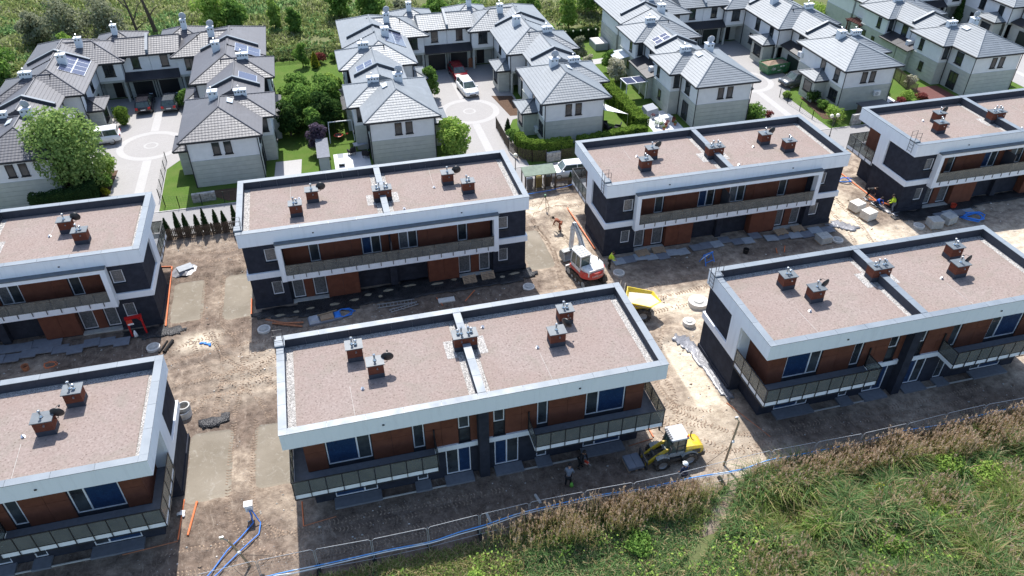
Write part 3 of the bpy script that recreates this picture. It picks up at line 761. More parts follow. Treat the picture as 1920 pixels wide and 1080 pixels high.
        for i in range(1, 5):
            vp = -.64 + 3.9*i/4 - .02; a, b = f(.06, .105); mb(m, a, b, vp-.02, vp+.02, 2.32, 3.78)
        m.build('balcony_railing', 'black_metal', bal)
        for i in range(n):
            xp = .12 + (8.10-.12)*i/n; xq = .12 + (8.10-.12)*(i+1)/n
            a, b = f(xp+.03, xq-.03); B('glass_panel', a, b, -.682, -.672, 2.78, 3.75, 'rail_glass', bal)
        for i in range(4):
            vp = -.64 + 3.9*i/4; vq = -.64 + 3.9*(i+1)/4; a, b = f(.078, .088); B('glass_panel', a, b, vp+.03, vq-.05, 2.78, 3.75, 'rail_glass', bal)
        a, b = f(8.155, 8.165); B('glass_panel', a, b, -.64, .66, 2.78, 3.75, 'rail_glass', bal)
    B('pier', 10.69, 11.29, .22, .86, -.3, 5.70, 'dark_render')
    # --- entry side: framed loggia
    E_ = lambda d: W_ - d
    m = MB()
    mb(m, 2.55, 2.92, E_(-.4), E_(.18), 2.43, 5.77); mb(m, L_-2.92, L_-2.55, E_(-.4), E_(.18), 2.43, 5.77); mb(m, 2.92, L_-2.92, E_(-.4), E_(.0), 5.45, 5.77)
    fr = m.build('loggia_frame', 'white_render', root)
    B('frame_cap', 2.50, L_-2.50, E_(-.46), E_(-.003), 5.77, 5.86, 'cap_metal', fr)
    lf = MB(); mb(lf, 2.92, L_-2.92, E_(-.30), E_(1.0), 2.50, 2.70); lf = lf.build('loggia_floor', 'grey_slab', root)
    B('loggia_edge', 2.92, L_-2.92, E_(-.345), E_(-.305), 2.43, 2.95, 'white_render', lf)
    n = 17; xa, xb = 2.95, L_-2.95
    for i in range(n):
        a = xa + (xb-xa)*i/n; b = xa + (xb-xa)*(i+1)/n
        B('glass_panel', a+.012, b-.012, E_(-.375), E_(-.362), 2.96, 3.88, 'rail_glass', lf)
        B('rail_bracket', (a+b)/2-.025, (a+b)/2+.025, E_(-.39), E_(-.345), 2.62, 2.98, 'black_metal', lf)
    B('hand_rail', xa, xb, E_(-.39), E_(-.35), 3.885, 3.92, 'black_metal', lf)
    mm = MB(); mb(mm, L_/2-.04, L_/2+.04, E_(-.30), E_(1.0), 2.705, 4.6); mm.build('screen_wall', 'anthracite', root)
    for s_ in (0, 1):
        f = (lambda a, b: (a, b)) if not s_ else (lambda a, b: (L_-b, L_-a))
        for xa, xb in ((2.93, 4.78), (5.63, 6.7), (6.715, 8.0)):
            a, b = f(xa, xb); B('cladding_board', a, b, E_(1.02), E_(.96), 2.72, 5.44, 'brown_cladding')
        a, b = f(8.015, 8.78); B('cladding_board', a, b, E_(1.02), E_(.98), 2.72, 5.44, 'brown_cladding')
        a, b = f(10.32, 10.9); B('cladding_board', a, b, E_(1.02), E_(.98), 2.72, 5.44, 'brown_cladding')
        a, b = f(4.82, 5.58); win(a, b, 2.97, 5.33, E_(1.15), 1, 'window_glass')
        a, b = f(8.82, 10.28); xm = 9.55 if not s_ else L_-9.55
        win(a, b, 2.97, 5.33, E_(1.15), 1, ('film_glass', 'window_glass') if s_ else ('blue_film', 'window_glass'), (xm,))
        a, b = f(1.65, 2.48); win(a, b, 4.07, 5.18, E_(.36), 1, 'film_glass')
        a, b = f(1.67, 2.45); win(a, b, .97, 2.18, E_(.36), 1, 'film_glass')
        for z_ in (4.02, .92): a, b = f(1.60, 2.52); B('window_sill', a, b, E_(.19), E_(.10), z_-.04, z_+.01, 'frame_dark')
        # ground floor: doors, cladding block, recess
        a, b = f(3.12, 3.98); win(a, b, .08, 2.28, E_(.76), 1, 'film_glass', nm='entrance_door')
        a, b = f(4.72, 5.70); win(a, b, .08, 2.28, E_(.76), 1, 'film_glass', nm='entrance_door')
        a, b = f(4.02, 4.68); B('cladding_board', a, b, E_(.62), E_(.57), .0, 2.43, 'brown_cladding')
        mm = MB(); a, b = f(5.78, 8.2); mb(mm, a, b, E_(.90), E_(.22), -.3, 2.44); blk = mm.build('store_block', 'dark_render', root)
        for xa, xb in ((5.76, 6.97), (6.985, 8.22)):
            a, b = f(xa, xb); B('cladding_board', a, b, E_(.22), E_(.16), .02, 2.43, 'brown_cladding', blk)
        a, b = f(8.2, 8.225); B('cladding_board', a, b, E_(.90), E_(.225), .02, 2.43, 'brown_cladding', blk)
        a, b = f(5.755, 5.78); B('cladding_board', a, b, E_(.85), E_(.225), .02, 2.43, 'brown_cladding', blk)
        a, b = f(3.0, 5.74); B('step', a, b, E_(.56), E_(.12), -.25, .04, 'concrete')
    B('pier', L_/2-.28, L_/2+.28, E_(1.0), E_(.5), -.3, 2.44, 'dark_render')
    return root
duplex('F', 'new white and dark duplex nearest the camera, wheel loader by its right corner', False, [(1, (.25, 4.2, R(150))), (2, (.25, 4.5, R(20)))])
duplex('R', 'new duplex in the near row beside the silver sheeting, shading the reeds', False, [(1, (.2, 4.2, R(215))), (2, (.2, 4.2, R(215)))])
duplex('L', 'new duplex in the near row cut off by the left edge, orange pipes beside it', False, [(2, (.2, 4.2, R(150)))])
duplex('M', 'new duplex in the far row with black membrane and sand along its front', True, [(1, (.25, 3.3, R(170))), (2, (.3, 3.3, R(150)))])
duplex('MR', 'new duplex behind the excavator, grey boards laid along its front', True, [(1, (.2, 3.3, R(215))), (2, (.25, 3.3, R(200)))])
duplex('ML', 'new duplex in the far row with a red frame leaning at its corner', True, [(2, (.25, 3.3, R(150)))])
duplex('TR', 'new duplex at the far right with three workers crouching at its end wall', True, [(1, (.25, 3.3, R(200))), (2, (.25, 3.3, R(200)))])
# ------------------------------------------------------------------ the older houses with hipped tile roofs
SL = .416
def clip_z(poly, z, keep_above):
    out = []
    for i in range(len(poly)):
        a, b = poly[i], poly[(i+1) % len(poly)]
        ia = (a[2] >= z-1e-6) if keep_above else (a[2] <= z+1e-6); ib = (b[2] >= z-1e-6) if keep_above else (b[2] <= z+1e-6)
        if ia: out.append(a)
        if ia != ib:
            t_ = (z-a[2])/(b[2]-a[2]); out.append(tuple(a[k]+(b[k]-a[k])*t_ for k in range(3)))
    return out
def tiled_face(m, poly, row=.34):
    """one roof slope laid in overlapping courses"""
    p = [Vector(v) for v in poly]; nrm = (p[1]-p[0]).cross(p[2]-p[0]).normalized()
    if nrm.z < 0: poly = poly[::-1]; nrm = -nrm
    z0 = min(v[2] for v in poly); z1 = max(v[2] for v in poly); sn = math.sqrt(max(1e-6, 1-nrm.z**2)); dzr = row*sn
    z = z0
    while z < z1-1e-4:
        q = clip_z(clip_z(poly, z, True), min(z+dzr, z1), False)
        if len(q) >= 3:
            up = [tuple(Vector(v) + nrm*(.012 + .026*(1-(v[2]-z)/dzr))) for v in q]
            m.add(up, [tuple(range(len(up)))])
            low = [(a, b) for a, b in zip(q, up) if abs(a[2]-z) < 1e-4]
            if len(low) >= 2:
                lo = sorted(low, key=lambda t_: (t_[0][0], t_[0][1])); a, b = lo[0], lo[-1]
                m.add([a[0], b[0], b[1], a[1]], [(0, 1, 2, 3)])
        z += dzr
def hip_roof(root, x0, x1, y0, y1, z0, axis, e0, e1, mat, P, Q, nm='roof'):
    """hipped / gabled roof over a rectangle given in court coordinates; e0, e1 = 'hip' | 'gable' at low / high end of the ridge axis"""
    m = MB(); cap = MB()
    if axis == 'y':
        hw = (x1-x0)/2; xm = (x0+x1)/2; zr = z0+hw*SL
        a = y0+(hw if e0 == 'hip' else 0); b = y1-(hw if e1 == 'hip' else 0)
        if b < a: a = b = (a+b)/2
        r0, r1 = (xm, a, zr), (xm, b, zr)
        F = [[(x0, y0, z0), (x0, y1, z0), r1, r0], [(x1, y0, z0), (x1, y1, z0), r1, r0]]
        E = [((x0, y0, z0), (x1, y0, z0), r0, e0), ((x0, y1, z0), (x1, y1, z0), r1, e1)]
    else:
        hw = (y1-y0)/2; ym = (y0+y1)/2; zr = z0+hw*SL
        a = x0+(hw if e0 == 'hip' else 0); b = x1-(hw if e1 == 'hip' else 0)
        if b < a: a = b = (a+b)/2
        r0, r1 = (a, ym, zr), (b, ym, zr)
        F = [[(x0, y0, z0), (x1, y0, z0), r1, r0], [(x0, y1, z0), (x1, y1, z0), r1, r0]]
        E = [((x0, y0, z0), (x0, y1, z0), r0, e0), ((x1, y0, z0), (x1, y1, z0), r1, e1)]
    L = lambda p: (P(p[0]), Q(p[1]), p[2])
    for f in F: tiled_face(m, [L(p) for p in f])
    cap.tube([L((r0[0], r0[1], zr+.03)), L((r1[0], r1[1], zr+.03))], .085, 6) if Vector(r0) != Vector(r1) else None
    for a, b, r_, e in E:
        if e == 'hip':
            tiled_face(m, [L(a), L(b), L(r_)])
            for c in (a, b): cap.tube([L((c[0], c[1], c[2]+.03)), L((r_[0], r_[1], r_[2]+.03))], .075, 6)
        else: m.add([L(a), L(b), L(r_)], [(0, 1, 2)])
    o = m.build(nm, mat, root)
    if cap.v: cap.build('ridge_tiles', mat, o)
    mm = MB().box(P(x0)+(.03 if P(x1) > P(x0) else -.03), P(x1)-(.03 if P(x1) > P(x0) else -.03), Q(y0)+.03, Q(y1)-.03, z0-.20, z0+.005)
    mm.build('eave_board', 'frame_dark', o)
    mm = MB()
    for a, b in (((x0, y0), (x1, y0)), ((x0, y0), (x0, y1)), ((x1, y0), (x1, y1))): mm.tube([(P(a[0]), Q(a[1]), z0-.04), (P(b[0]), Q(b[1]), z0-.04)], .065, 6)
    mm.build('gutter', 'frame_dark', o)
    return o
def wallblock(root, x0, x1, y0, y1, P, Q, top=5.0, low=2.72, up=True, base=True):
    if up: bx('upper_wall', P(x0), P(x1), Q(y0), Q(y1), low, top, 'house_white', root)
    if base:
        m = MB(); n = 6; e = .035
        for i in range(n):
            za = low*i/n - (.3 if i == 0 else 0); zb = low*(i+1)/n
            m.box(P(x0)-e, P(x1)+e, Q(y0)-e, Q(y1)+e, za, zb-.03) if P(x1) > P(x0) else m.box(P(x1)-e, P(x0)+e, Q(y0)-e, Q(y1)+e, za, zb-.03)
            m.box(P(x0), P(x1), Q(y0), Q(y1), zb-.03, zb-.0005)
        m.box(min(P(x0), P(x1))-.07, max(P(x0), P(x1))+.07, Q(y0)-.07, Q(y1)+.07, low-.11, low+.02)
        m.build('lower_wall', 'house_green', root)
def hwin(root, face, c, a, b, z0, z1, P, Q, s, glass='house_glass', nm='window', sill=True, mull=0):
    """face 'S' (plane y=c), 'I' inner side (plane lx=c facing the court), 'O' outer side"""
    m = MB(); f = .07; d = .06
    cx = (a+b)/2
    def q(u0, u1, w0, w1, y0=0., y1=d, mm=None):
        (mm or m).box(u0-cx, u1-cx, -y1, -y0, w0-z0, w1-z0)
    q(a, a+f, z0, z1); q(b-f, b, z0, z1); q(a, b, z0, z0+f); q(a, b, z1-f, z1)
    for k in range(mull): xm = a+(b-a)*(k+1)/(mull+1); q(xm-.035, xm+.035, z0+f, z1-f)
    p = MB(); q(a+f, b-f, z0+f, z1-f, .0, .025, p)
    sl = MB(); q(a-.06, b+.06, z0-.06, z0, .0, .14, sl)
    if face == 'S': M_ = Matrix.Identity(4); loc = (P(cx), Q(c), z0)
    elif face == 'N': M_ = Matrix.Rotation(math.pi, 4, 'Z'); loc = (P(cx), Q(c), z0)
    else:
        inner = (face == 'I')
        sx = -s if inner else s                      # world x direction the window looks to
        M_ = Matrix.Rotation(R(-90) if sx < 0 else R(90), 4, 'Z'); loc = (P(c), Q(cx), z0)
    for k in (m, p, sl): k.xform(M_)
    w = m.build(nm, 'frame_dark', root, loc)
    p.build('pane', glass, w, loc)
    if sill: sl.build('sill', 'frame_dark', w, loc)
    return w
def hchimney(root, x, y, z0, z1, wx, wy, P, Q, pots=3, dish=None, stem=0):
    c = bx('chimney', P(x)-wx/2, P(x)+wx/2, Q(y)-wy/2, Q(y)+wy/2, z0, z1, 'plaster_chimney', root)
    m = MB()
    for i in range(pots):
        px = P(x) - wx/2 + wx*(i+.5)/pots; m.box(px-.07, px+.07, Q(y)-wy/2-.012, Q(y)-wy/2+.01, z1-.24, z1-.10)
    m.build('flue_opening', 'frame_dark', c)
    bx('chimney_cap', P(x)-wx/2-.06, P(x)+wx/2+.06, Q(y)-wy/2-.06, Q(y)+wy/2+.06, z1, z1+.07, 'plaster_chimney', c)
    if stem: MB().lathe([(0, 0), (.06, 0), (.06, .28), (.10, .30), (.10, .38), (0, .42)], (0, 0, 0), 8).build('flue_pipe', 'steel', c, (P(x)-wx*.1, Q(y), z1+.07))
    if dish:
        mm = MB().lathe([(0, -.09), (.2, -.07), (.38, -.01), (.42, .03), (.40, .03), (.2, -.05), (0, -.07)], (0, 0, 0), 18)
        mm.tube([(0, -.36, 0), (0, -.2, .34)], .015, 5).xform(Matrix.Rotation(R((dish-170)*.4), 4, 'Z') @ Matrix.Rotation(R(-82), 4, 'X'))
        mm.build('satellite_dish', 'dish_grey', c, (P(x)+wx*.15, Q(y), z1+.45), True)
        MB().cyl((0, 0, 0), (0, 0, .45), .02, .02, 6).build('dish_mast', 'steel', c, (P(x)+wx*.15, Q(y)+.05, z1))
    return c
def solar(root, lx0, lx1, y0, y1, ridge_lx, zr, P, Q, nx, ny, s):
    """panels lying on the slope falling away from ridge_lx"""
    for i in range(nx):
        for j in range(ny):
            a = lx0+(lx1-lx0)*i/nx; b = lx0+(lx1-lx0)*(i+1)/nx; c = y0+(y1-y0)*j/ny; d = y0+(y1-y0)*(j+1)/ny
            zz = lambda l: zr-abs(l-ridge_lx)*SL+.12
            def pan(g, dz_, mat, par, nm):
                p = [(a+g, c+g), (b-g, c+g), (b-g, d-g), (a+g, d-g)]
                o_ = (P((a+b)/2), Q((c+d)/2), zz((a+b)/2))
                v = [(P(u)-o_[0], Q(w)-o_[1], zz(u)+dz_-.03-o_[2]) for u, w in p] + [(P(u)-o_[0], Q(w)-o_[1], zz(u)+dz_-o_[2]) for u, w in p]
                return MB().hexa(v).build(nm, mat, par, o_)
            fr = pan(.01, 0, 'aluminium', root, 'solar_panel'); pan(.05, .008, 'solar_cell', fr, 'solar_cells')
def firewall(root, y, xa, xm, xb, zr, P, Q, h=.32):
    """dark fire wall with a light sheet capping, bent over the ridge"""
    za = zr-(xm-xa)*SL; zb = zr-(xb-xm)*SL
    m = MB(); c = MB()
    for (u0, u1, w0, w1) in ((xa, xm, za, zr), (xm, xb, zr, zb)):
        for (mm, y0, y1, b0, b1) in ((m, y-.13, y+.13, -.15, h), (c, y-.17, y+.17, h, h+.05)):
            p = [(P(u0), Q(y0), w0+b0), (P(u1), Q(y0), w1+b0), (P(u1), Q(y1), w1+b0), (P(u0), Q(y1), w0+b0), (P(u0), Q(y0), w0+b1), (P(u1), Q(y0), w1+b1), (P(u1), Q(y1), w1+b1), (P(u0), Q(y1), w0+b1)]
            mm.hexa(p)
    o = m.build('fire_wall', 'anthracite', root); c.build('fire_wall_cap', 'coping_metal', o)
def downpipe(root, x, y, P, Q, z0=0, z1=4.9):
    MB().cyl((0, 0, z0), (0, 0, z1), .05, .05, 6).build('downpipe', 'frame_dark', root, (P(x), Q(y), 0))
def porch(root, x0, x1, y0, y1, P, Q, s, tile):
    wallblock(root, x0, x1, y0, y1, P, Q, 2.55, 2.55, False)
    hip_roof(root, x0-.45, x1+.9, y0-.45, y1+.45, 2.75, 'x', 'hip', 'gable', tile, P, Q, 'porch_roof')
    hwin(root, 'I', x0-.03, y0+.5, y1-.6, .9, 2.2, P, Q, s)

def houses(ck, side, which, tile, labels, dishes=(), solars=()):
    xc = XC[ck]; s = 1 if side == 'R' else -1
    def mk(i, ymid):
        root = thing('hip_roof_house', labels[i], 'house', (xc+s*9, ymid, 0), group='grey-roofed houses of the older estate')
        return root, (lambda lx: s*(lx-9)), (lambda y: y-ymid)
    if 1 in which:
        r_, P, Q = mk(1, 46)
        hip_roof(r_, 5.15, 12.75, 40.75, 50.9, 5.0, 'y', 'hip', 'hip', tile, P, Q)
        hip_roof(r_, 8.5, 14.0, 44.8, 50.88, 5.002, 'x', 'gable', 'hip', tile, P, Q)
        hip_roof(r_, 7.05, 12.95, 49.5, 52.4, 4.996, 'y', 'gable', 'gable', tile, P, Q)
        wallblock(r_, 5.8, 12.15, 41.4, 50.3, P, Q); wallblock(r_, 12.2, 13.4, 45.45, 50.2, P, Q)
        wallblock(r_, 7.7, 12.3, 50.35, 52.35, P, Q)
        hwin(r_, 'S', 41.4, 7.98, 8.66, 3.2, 4.45, P, Q, s); hwin(r_, 'S', 41.4, 9.06, 9.74, 3.2, 4.45, P, Q, s)
        for a, b in ((42.4, 43.3), (45.2, 46.1)): hwin(r_, 'I', 5.8, a, b, 3.1, 4.5, P, Q, s)
        hwin(r_, 'I', 5.77, 41.9, 43.4, .9, 2.2, P, Q, s, mull=2)
        hwin(r_, 'O', 12.15, 43.2, 44.3, 3.1, 4.5, P, Q, s); hwin(r_, 'S', 45.45, 12.42, 13.1, 3.2, 4.6, P, Q, s)
        hwin(r_, 'O', 13.4, 48.6, 49.3, 3.2, 4.5, P, Q, s); hwin(r_, 'O', 13.44, 47.6, 48.3, .9, 2.0, P, Q, s)
        hwin(r_, 'O', 12.19, 43.0, 44.4, .1, 2.15, P, Q, s, nm='patio_door', sill=False, mull=1)
        porch(r_, 4.35, 5.8, 44.35, 47.0, P, Q, s, tile)
        for x, y in ((5.75, 41.3), (12.2, 41.3), (12.25, 45.35)): downpipe(r_, x, y, P, Q)
        hchimney(r_, 8.4, 47.3, 5.9, 7.15, .85, .7, P, Q, 2, 150 if 1 in dishes else None, 1)
        hchimney(r_, 10.9, 48.0, 5.6, 6.75, 1.15, .5, P, Q, 4, None, 1)
        MB().box(-.28, .28, -.5, .5, 0, .07).xform(Matrix.Rotation(s*R(22.6), 4, 'Y')).build('skylight', 'skylight_glass', r_, (P(9.9), Q(46.6), 6.28))
        # low outbuilding on the garden side
        hip = MB()
        wallblock(r_, 12.35, 13.9, 50.3, 52.3, P, Q, 2.5, 2.5, False)
        hip.hexa([(P(12.3), Q(49.9), 3.05), (P(14.35), Q(49.9), 2.55), (P(14.35), Q(52.35), 2.55), (P(12.3), Q(52.35), 3.05), (P(12.3), Q(49.9), 3.17), (P(14.35), Q(49.9), 2.67), (P(14.35), Q(52.35), 2.67), (P(12.3), Q(52.35), 3.17)])
        hip.build('lean_to_roof', 'tile_dark', r_)
        bx('roof_light', P(12.6), P(13.5), Q(51.1), Q(51.6), 2.8, 3.45, 'plaster_chimney', r_)
    if 2 in which:
        r_, P, Q = mk(2, 58)
        hip_roof(r_, 5.2, 12.95, 55.1, 66.5, 5.0, 'y', 'hip', 'gable', tile, P, Q)
        hip_roof(r_, 8.5, 14.05, 55.08, 61.4, 5.002, 'x', 'gable', 'hip', tile, P, Q)
        hip_roof(r_, 7.05, 12.95, 52.4, 57.5, 4.996, 'y', 'gable', 'gable', tile, P, Q)
        firewall(r_, 52.4, 7.3, 10.0, 12.6, 6.23, P, Q)
        wallblock(r_, 5.8, 12.3, 55.75, 64.35, P, Q, base=False); wallblock(r_, 7.3, 12.3, 55.8, 64.3, P, Q, up=False)
        wallblock(r_, 5.85, 7.25, 58.2, 64.3, P, Q, up=False)
        wallblock(r_, 12.35, 13.45, 55.8, 60.8, P, Q); wallblock(r_, 7.7, 12.3, 52.5, 55.7, P, Q)
        bx('porch_beam', P(5.8), P(7.25), Q(55.75), Q(58.15), 2.45, 2.718, 'house_green', r_)
        MB().cyl((0, 0, -.2), (0, 0, 2.45), .16, .16, 12).build('porch_column', 'house_green', r_, (P(6.0), Q(55.95), 0))
        hwin(r_, 'I', 7.26, 56.3, 57.2, .05, 2.1, P, Q, s, 'door_dark', 'front_door', False)
        for a, b in ((57.0, 57.9), (60.4, 61.4)): hwin(r_, 'I', 5.8, a, b, 3.1, 4.5, P, Q, s)
        hwin(r_, 'I', 5.8, 61.2, 62.4, .9, 2.2, P, Q, s)
        hwin(r_, 'O', 13.45, 57.0, 57.7, 3.2, 4.5, P, Q, s); hwin(r_, 'O', 12.3, 53.2, 54.2, 3.0, 4.6, P, Q, s); hwin(r_, 'S', 55.8, 12.55, 13.2, 3.2, 4.6, P, Q, s)
        hwin(r_, 'I', 7.7, 53.0, 54.1, 3.2, 4.5, P, Q, s)
        hwin(r_, 'O', 13.49, 57.4, 58.0, 1.0, 1.9, P, Q, s); hwin(r_, 'O', 13.49, 59.4, 60.4, .1, 2.1, P, Q, s, nm='patio_door', sill=False)
        porch(r_, 4.5, 5.8, 56.5, 59.3, P, Q, s, tile)
        m = MB(); m.hexa([(P(7.75), Q(51.0), 3.2), (P(6.3), Q(51.0), 2.7), (P(6.3), Q(55.7), 2.7), (P(7.75), Q(55.7), 3.2), (P(7.75), Q(51.0), 3.32), (P(6.3), Q(51.0), 2.82), (P(6.3), Q(55.7), 2.82), (P(7.75), Q(55.7), 3.32)]).build('lean_to_roof', 'tile_dark', r_)
        wallblock(r_, 6.75, 7.7, 51.0, 55.7, P, Q, 2.7, 2.7, False)
        hwin(r_, 'I', 6.71, 51.6, 54.2, .02, 2.1, P, Q, s, 'garage_green', 'garage_door', False)
        for x, y in ((5.75, 55.65), (7.62, 55.6), (12.35, 55.65)): downpipe(r_, x, y, P, Q, 2.5 if x < 6 else 0)
        hchimney(r_, 8.0, 61.6, 5.9, 7.2, .85, .7, P, Q, 2, None, 1)
        hchimney(r_, 10.9, 58.2, 5.6, 6.8, 1.15, .5, P, Q, 4, None, 1)
        MB().cyl((0, 0, 0), (0, 0, .4), .06, .06, 8).build('vent_pipe', 'frame_dark', r_, (P(8.6), Q(57.9), 6.1))
        if 2 in solars:
            if s > 0: solar(r_, 10.2, 12.4, 62.0, 64.9, 9.1, 6.6, P, Q, 2, 3, s)
            solar(r_, 10.4, 12.2, 52.9, 54.6, 10.0, 6.23, P, Q, 2, 2, s)
        if 20 in solars: solar(r_, 5.8, 8.2, 59.6, 64.2, 9.1, 6.6, P, Q, 2, 4, s)
        if 21 in solars: solar(r_, 10.5, 12.3, 53.0, 54.9, 10.0, 6.23, P, Q, 1, 1, s)
        # low outbuilding on the garden side
        wallblock(r_, 12.35, 13.9, 52.5, 55.7, P, Q, 2.5, 2.5, False)
        MB().hexa([(P(12.3), Q(52.4), 3.05), (P(14.35), Q(52.4), 2.55), (P(14.35), Q(55.7), 2.55), (P(12.3), Q(55.7), 3.05), (P(12.3), Q(52.4), 3.17), (P(14.35), Q(52.4), 2.67), (P(14.35), Q(55.7), 2.67), (P(12.3), Q(55.7), 3.17)]).build('lean_to_roof', 'tile_dark', r_)
    if 3 in which:
        r_, P, Q = mk(3, 67)
        hip_roof(r_, 5.3, 13.15, 62.0, 72.3, 5.004, 'y', 'gable', 'hip', tile, P, Q)
        hip_roof(r_, 2.45, 9.6, 63.85, 71.05, 5.006, 'x', 'hip', 'gable', tile, P, Q)
        hip_roof(r_, .0, 3.5, 64.7, 70.2, 5.35, 'x', 'gable', 'gable', tile, P, Q)
        hip_roof(r_, .8, 6.5, 67.6, 73.6, 5.15, 'x', 'hip', 'hip', tile, P, Q)
        firewall(r_, 64.2, 5.9, 9.2, 12.4, 6.62, P, Q)
        wallblock(r_, 3.05, 12.5, 64.5, 70.4, P, Q, base=False); wallblock(r_, 5.85, 12.5, 64.6, 70.4, P, Q, up=False)
        wallblock(r_, 3.2, 5.8, 66.2, 70.3, P, Q, up=False)
        bx('porch_beam', P(3.05), P(5.8), Q(64.5), Q(66.1), 2.45, 2.718, 'house_green', r_)
        MB().cyl((0, 0, -.2), (0, 0, 2.45), .16, .16, 12).build('porch_column', 'house_green', r_, (P(3.25), Q(64.75), 0))
        hwin(r_, 'S', 66.17, 3.9, 4.9, .05, 2.1, P, Q, s, 'door_dark', 'front_door', False)
        wallblock(r_, .02, 3.0, 65.35, 70.2, P, Q, 5.3)
        hwin(r_, 'S', 65.35, 1.15, 2.0, 3.62, 4.95, P, Q, s); hwin(r_, 'S', 64.5, 3.85, 5.0, 3.25, 4.6, P, Q, s, mull=1)
        hwin(r_, 'S', 65.31, .35, 2.5, .02, 2.05, P, Q, s, 'garage_green' if ck == 'C' else 'garage_dark', 'garage_door', False)
        m = MB(); m.hexa([(P(.0), Q(64.1), 2.55), (P(3.02), Q(64.1), 2.55), (P(3.02), Q(65.35), 3.15), (P(.0), Q(65.35), 3.15), (P(.0), Q(64.1), 2.67), (P(3.02), Q(64.1), 2.67), (P(3.02), Q(65.35), 3.27), (P(.0), Q(65.35), 3.27)]).build('lean_to_roof', 'tile_dark', r_)
        downpipe(r_, .15, 65.2, P, Q, 0, 2.6); downpipe(r_, 2.98, 65.2, P, Q, 0, 4.9); downpipe(r_, 5.8, 64.45, P, Q)
        hchimney(r_, 7.2, 66.8, 5.7, 7.2, .7, .6, P, Q, 2, 200 if 3 in dishes else None, 1)
        hchimney(r_, 3.9, 70.3, 5.7, 7.25, .6, .6, P, Q, 2, 160 if 30 in dishes else None, 1)
        if 3 in solars: solar(r_, 10.0, 12.6, 60.6, 63.2, 9.2, 6.62, P, Q, 2, 2, s)
        MB().cyl((0, 0, 0), (0, 0, .35), .05, .05, 8).build('vent_pipe', 'frame_dark', r_, (P(5.6), Q(66.6), 6.2))
        if s > 0:                                                                     # party wall between the two garage houses
            MB().hexa([(P(-.15), Q(64.9), 5.3), (P(.15), Q(64.9), 5.3), (P(.15), Q(67.5), 6.35), (P(-.15), Q(67.5), 6.35), (P(-.15), Q(64.9), 5.85), (P(.15), Q(64.9), 5.85), (P(.15), Q(67.5), 6.95), (P(-.15), Q(67.5), 6.95)]).build('fire_wall', 'coping_metal', r_)
CN = dict(A='left', B='middle', C='third', D='far right')
def lab(ck, side, extra):
    near = 'left wing' if side == 'L' else 'right wing'
    return {1: f"grey hip-roofed house at the near end of the {CN[ck]} courtyard's {near}{extra.get(1,'')}",
            2: f"second house back in the {CN[ck]} courtyard's {near}{extra.get(2,'')}",
            3: f"garage house in the {'left' if side=='L' else 'right'} rear corner of the {CN[ck]} courtyard{extra.get(3,'')}"}
houses('A', 'R', (1, 2, 3), 'tile_graphite', lab('A', 'R', {3: ', solar panels on its roof'}), (3, 30), (3, 21))
houses('A', 'L', (1, 2, 3), 'tile_graphite', lab('A', 'L', {1: '', 2: ', with solar panels'}), (1,), (20,))
houses('B', 'R', (1, 2, 3), 'tile_grey', lab('B', 'R', {}), (1,), ())
houses('B', 'L', (1, 2, 3), 'tile_grey', lab('B', 'L', {2: ', with solar panels'}), (1, 3), (20, 2))
houses('C', 'R', (1, 2, 3), 'tile_grey', lab('C', 'R', {2: ', behind the green skip'}), (), ())
houses('C', 'L', (1, 2, 3), 'tile_grey', lab('C', 'L', {}), (1,), (2,))
houses('D', 'L', (1, 2, 3), 'tile_grey', lab('D', 'L', {}), (1,), ())
houses('D', 'R', (2, 3), 'tile_grey', lab('D', 'R', {}), (), ())
# ------------------------------------------------------------------ vegetation
def leaf_quads(P_, N_, size, rg, aspect=.62):
    """diamond leaves at points P_ with preferred normals N_"""
    n = len(P_)
    N_ = N_ + rg.normal(0, .55, (n, 3)); N_ /= np.linalg.norm(N_, axis=1)[:, None] + 1e-9
    T_ = rg.normal(0, 1, (n, 3)); T_ -= N_*np.sum(T_*N_, 1)[:, None]; T_ /= np.linalg.norm(T_, axis=1)[:, None] + 1e-9
    B_ = np.cross(N_, T_); s = (size*rg.uniform(.55, 1.35, n))[:, None]
    V = np.stack([P_-T_*s, P_-B_*s*aspect+T_*s*.1, P_+T_*s, P_+B_*s*aspect+T_*s*.1], 1).reshape(-1, 3)
    F = np.arange(4*n).reshape(n, 4)
    return V, F
def ellip_points(c, r_, n, rg, shell=.55, flat_bottom=-.75):
    d = rg.normal(0, 1, (n*2, 3)); d /= np.linalg.norm(d, axis=1)[:, None]; d = d[d[:, 2] > flat_bottom][:n]
    k = shell + (1-shell)*rg.random(len(d))**.6
    return np.array(c) + d*k[:, None]*np.array(r_), d/np.array(r_)*min(r_)
def crown_mesh(name, clumps, n, size, mat, rg, aspect=.62):
    Vs, Fs, o = [], [], 0
    vol = np.array([c[1][0]*c[1][1]*c[1][2] for c in clumps])**(2/3); vol /= vol.sum()
    for (c, r_), w in zip(clumps, vol):
        P_, N_ = ellip_points(c, r_, max(12, int(n*w)), rg)
        N_[:, 2] += .35
        V, F = leaf_quads(P_, N_, size, rg, aspect); Vs.append(V); Fs.append(F+o); o += len(V)
    return np_mesh(name, np.concatenate(Vs), np.concatenate(Fs), mat)
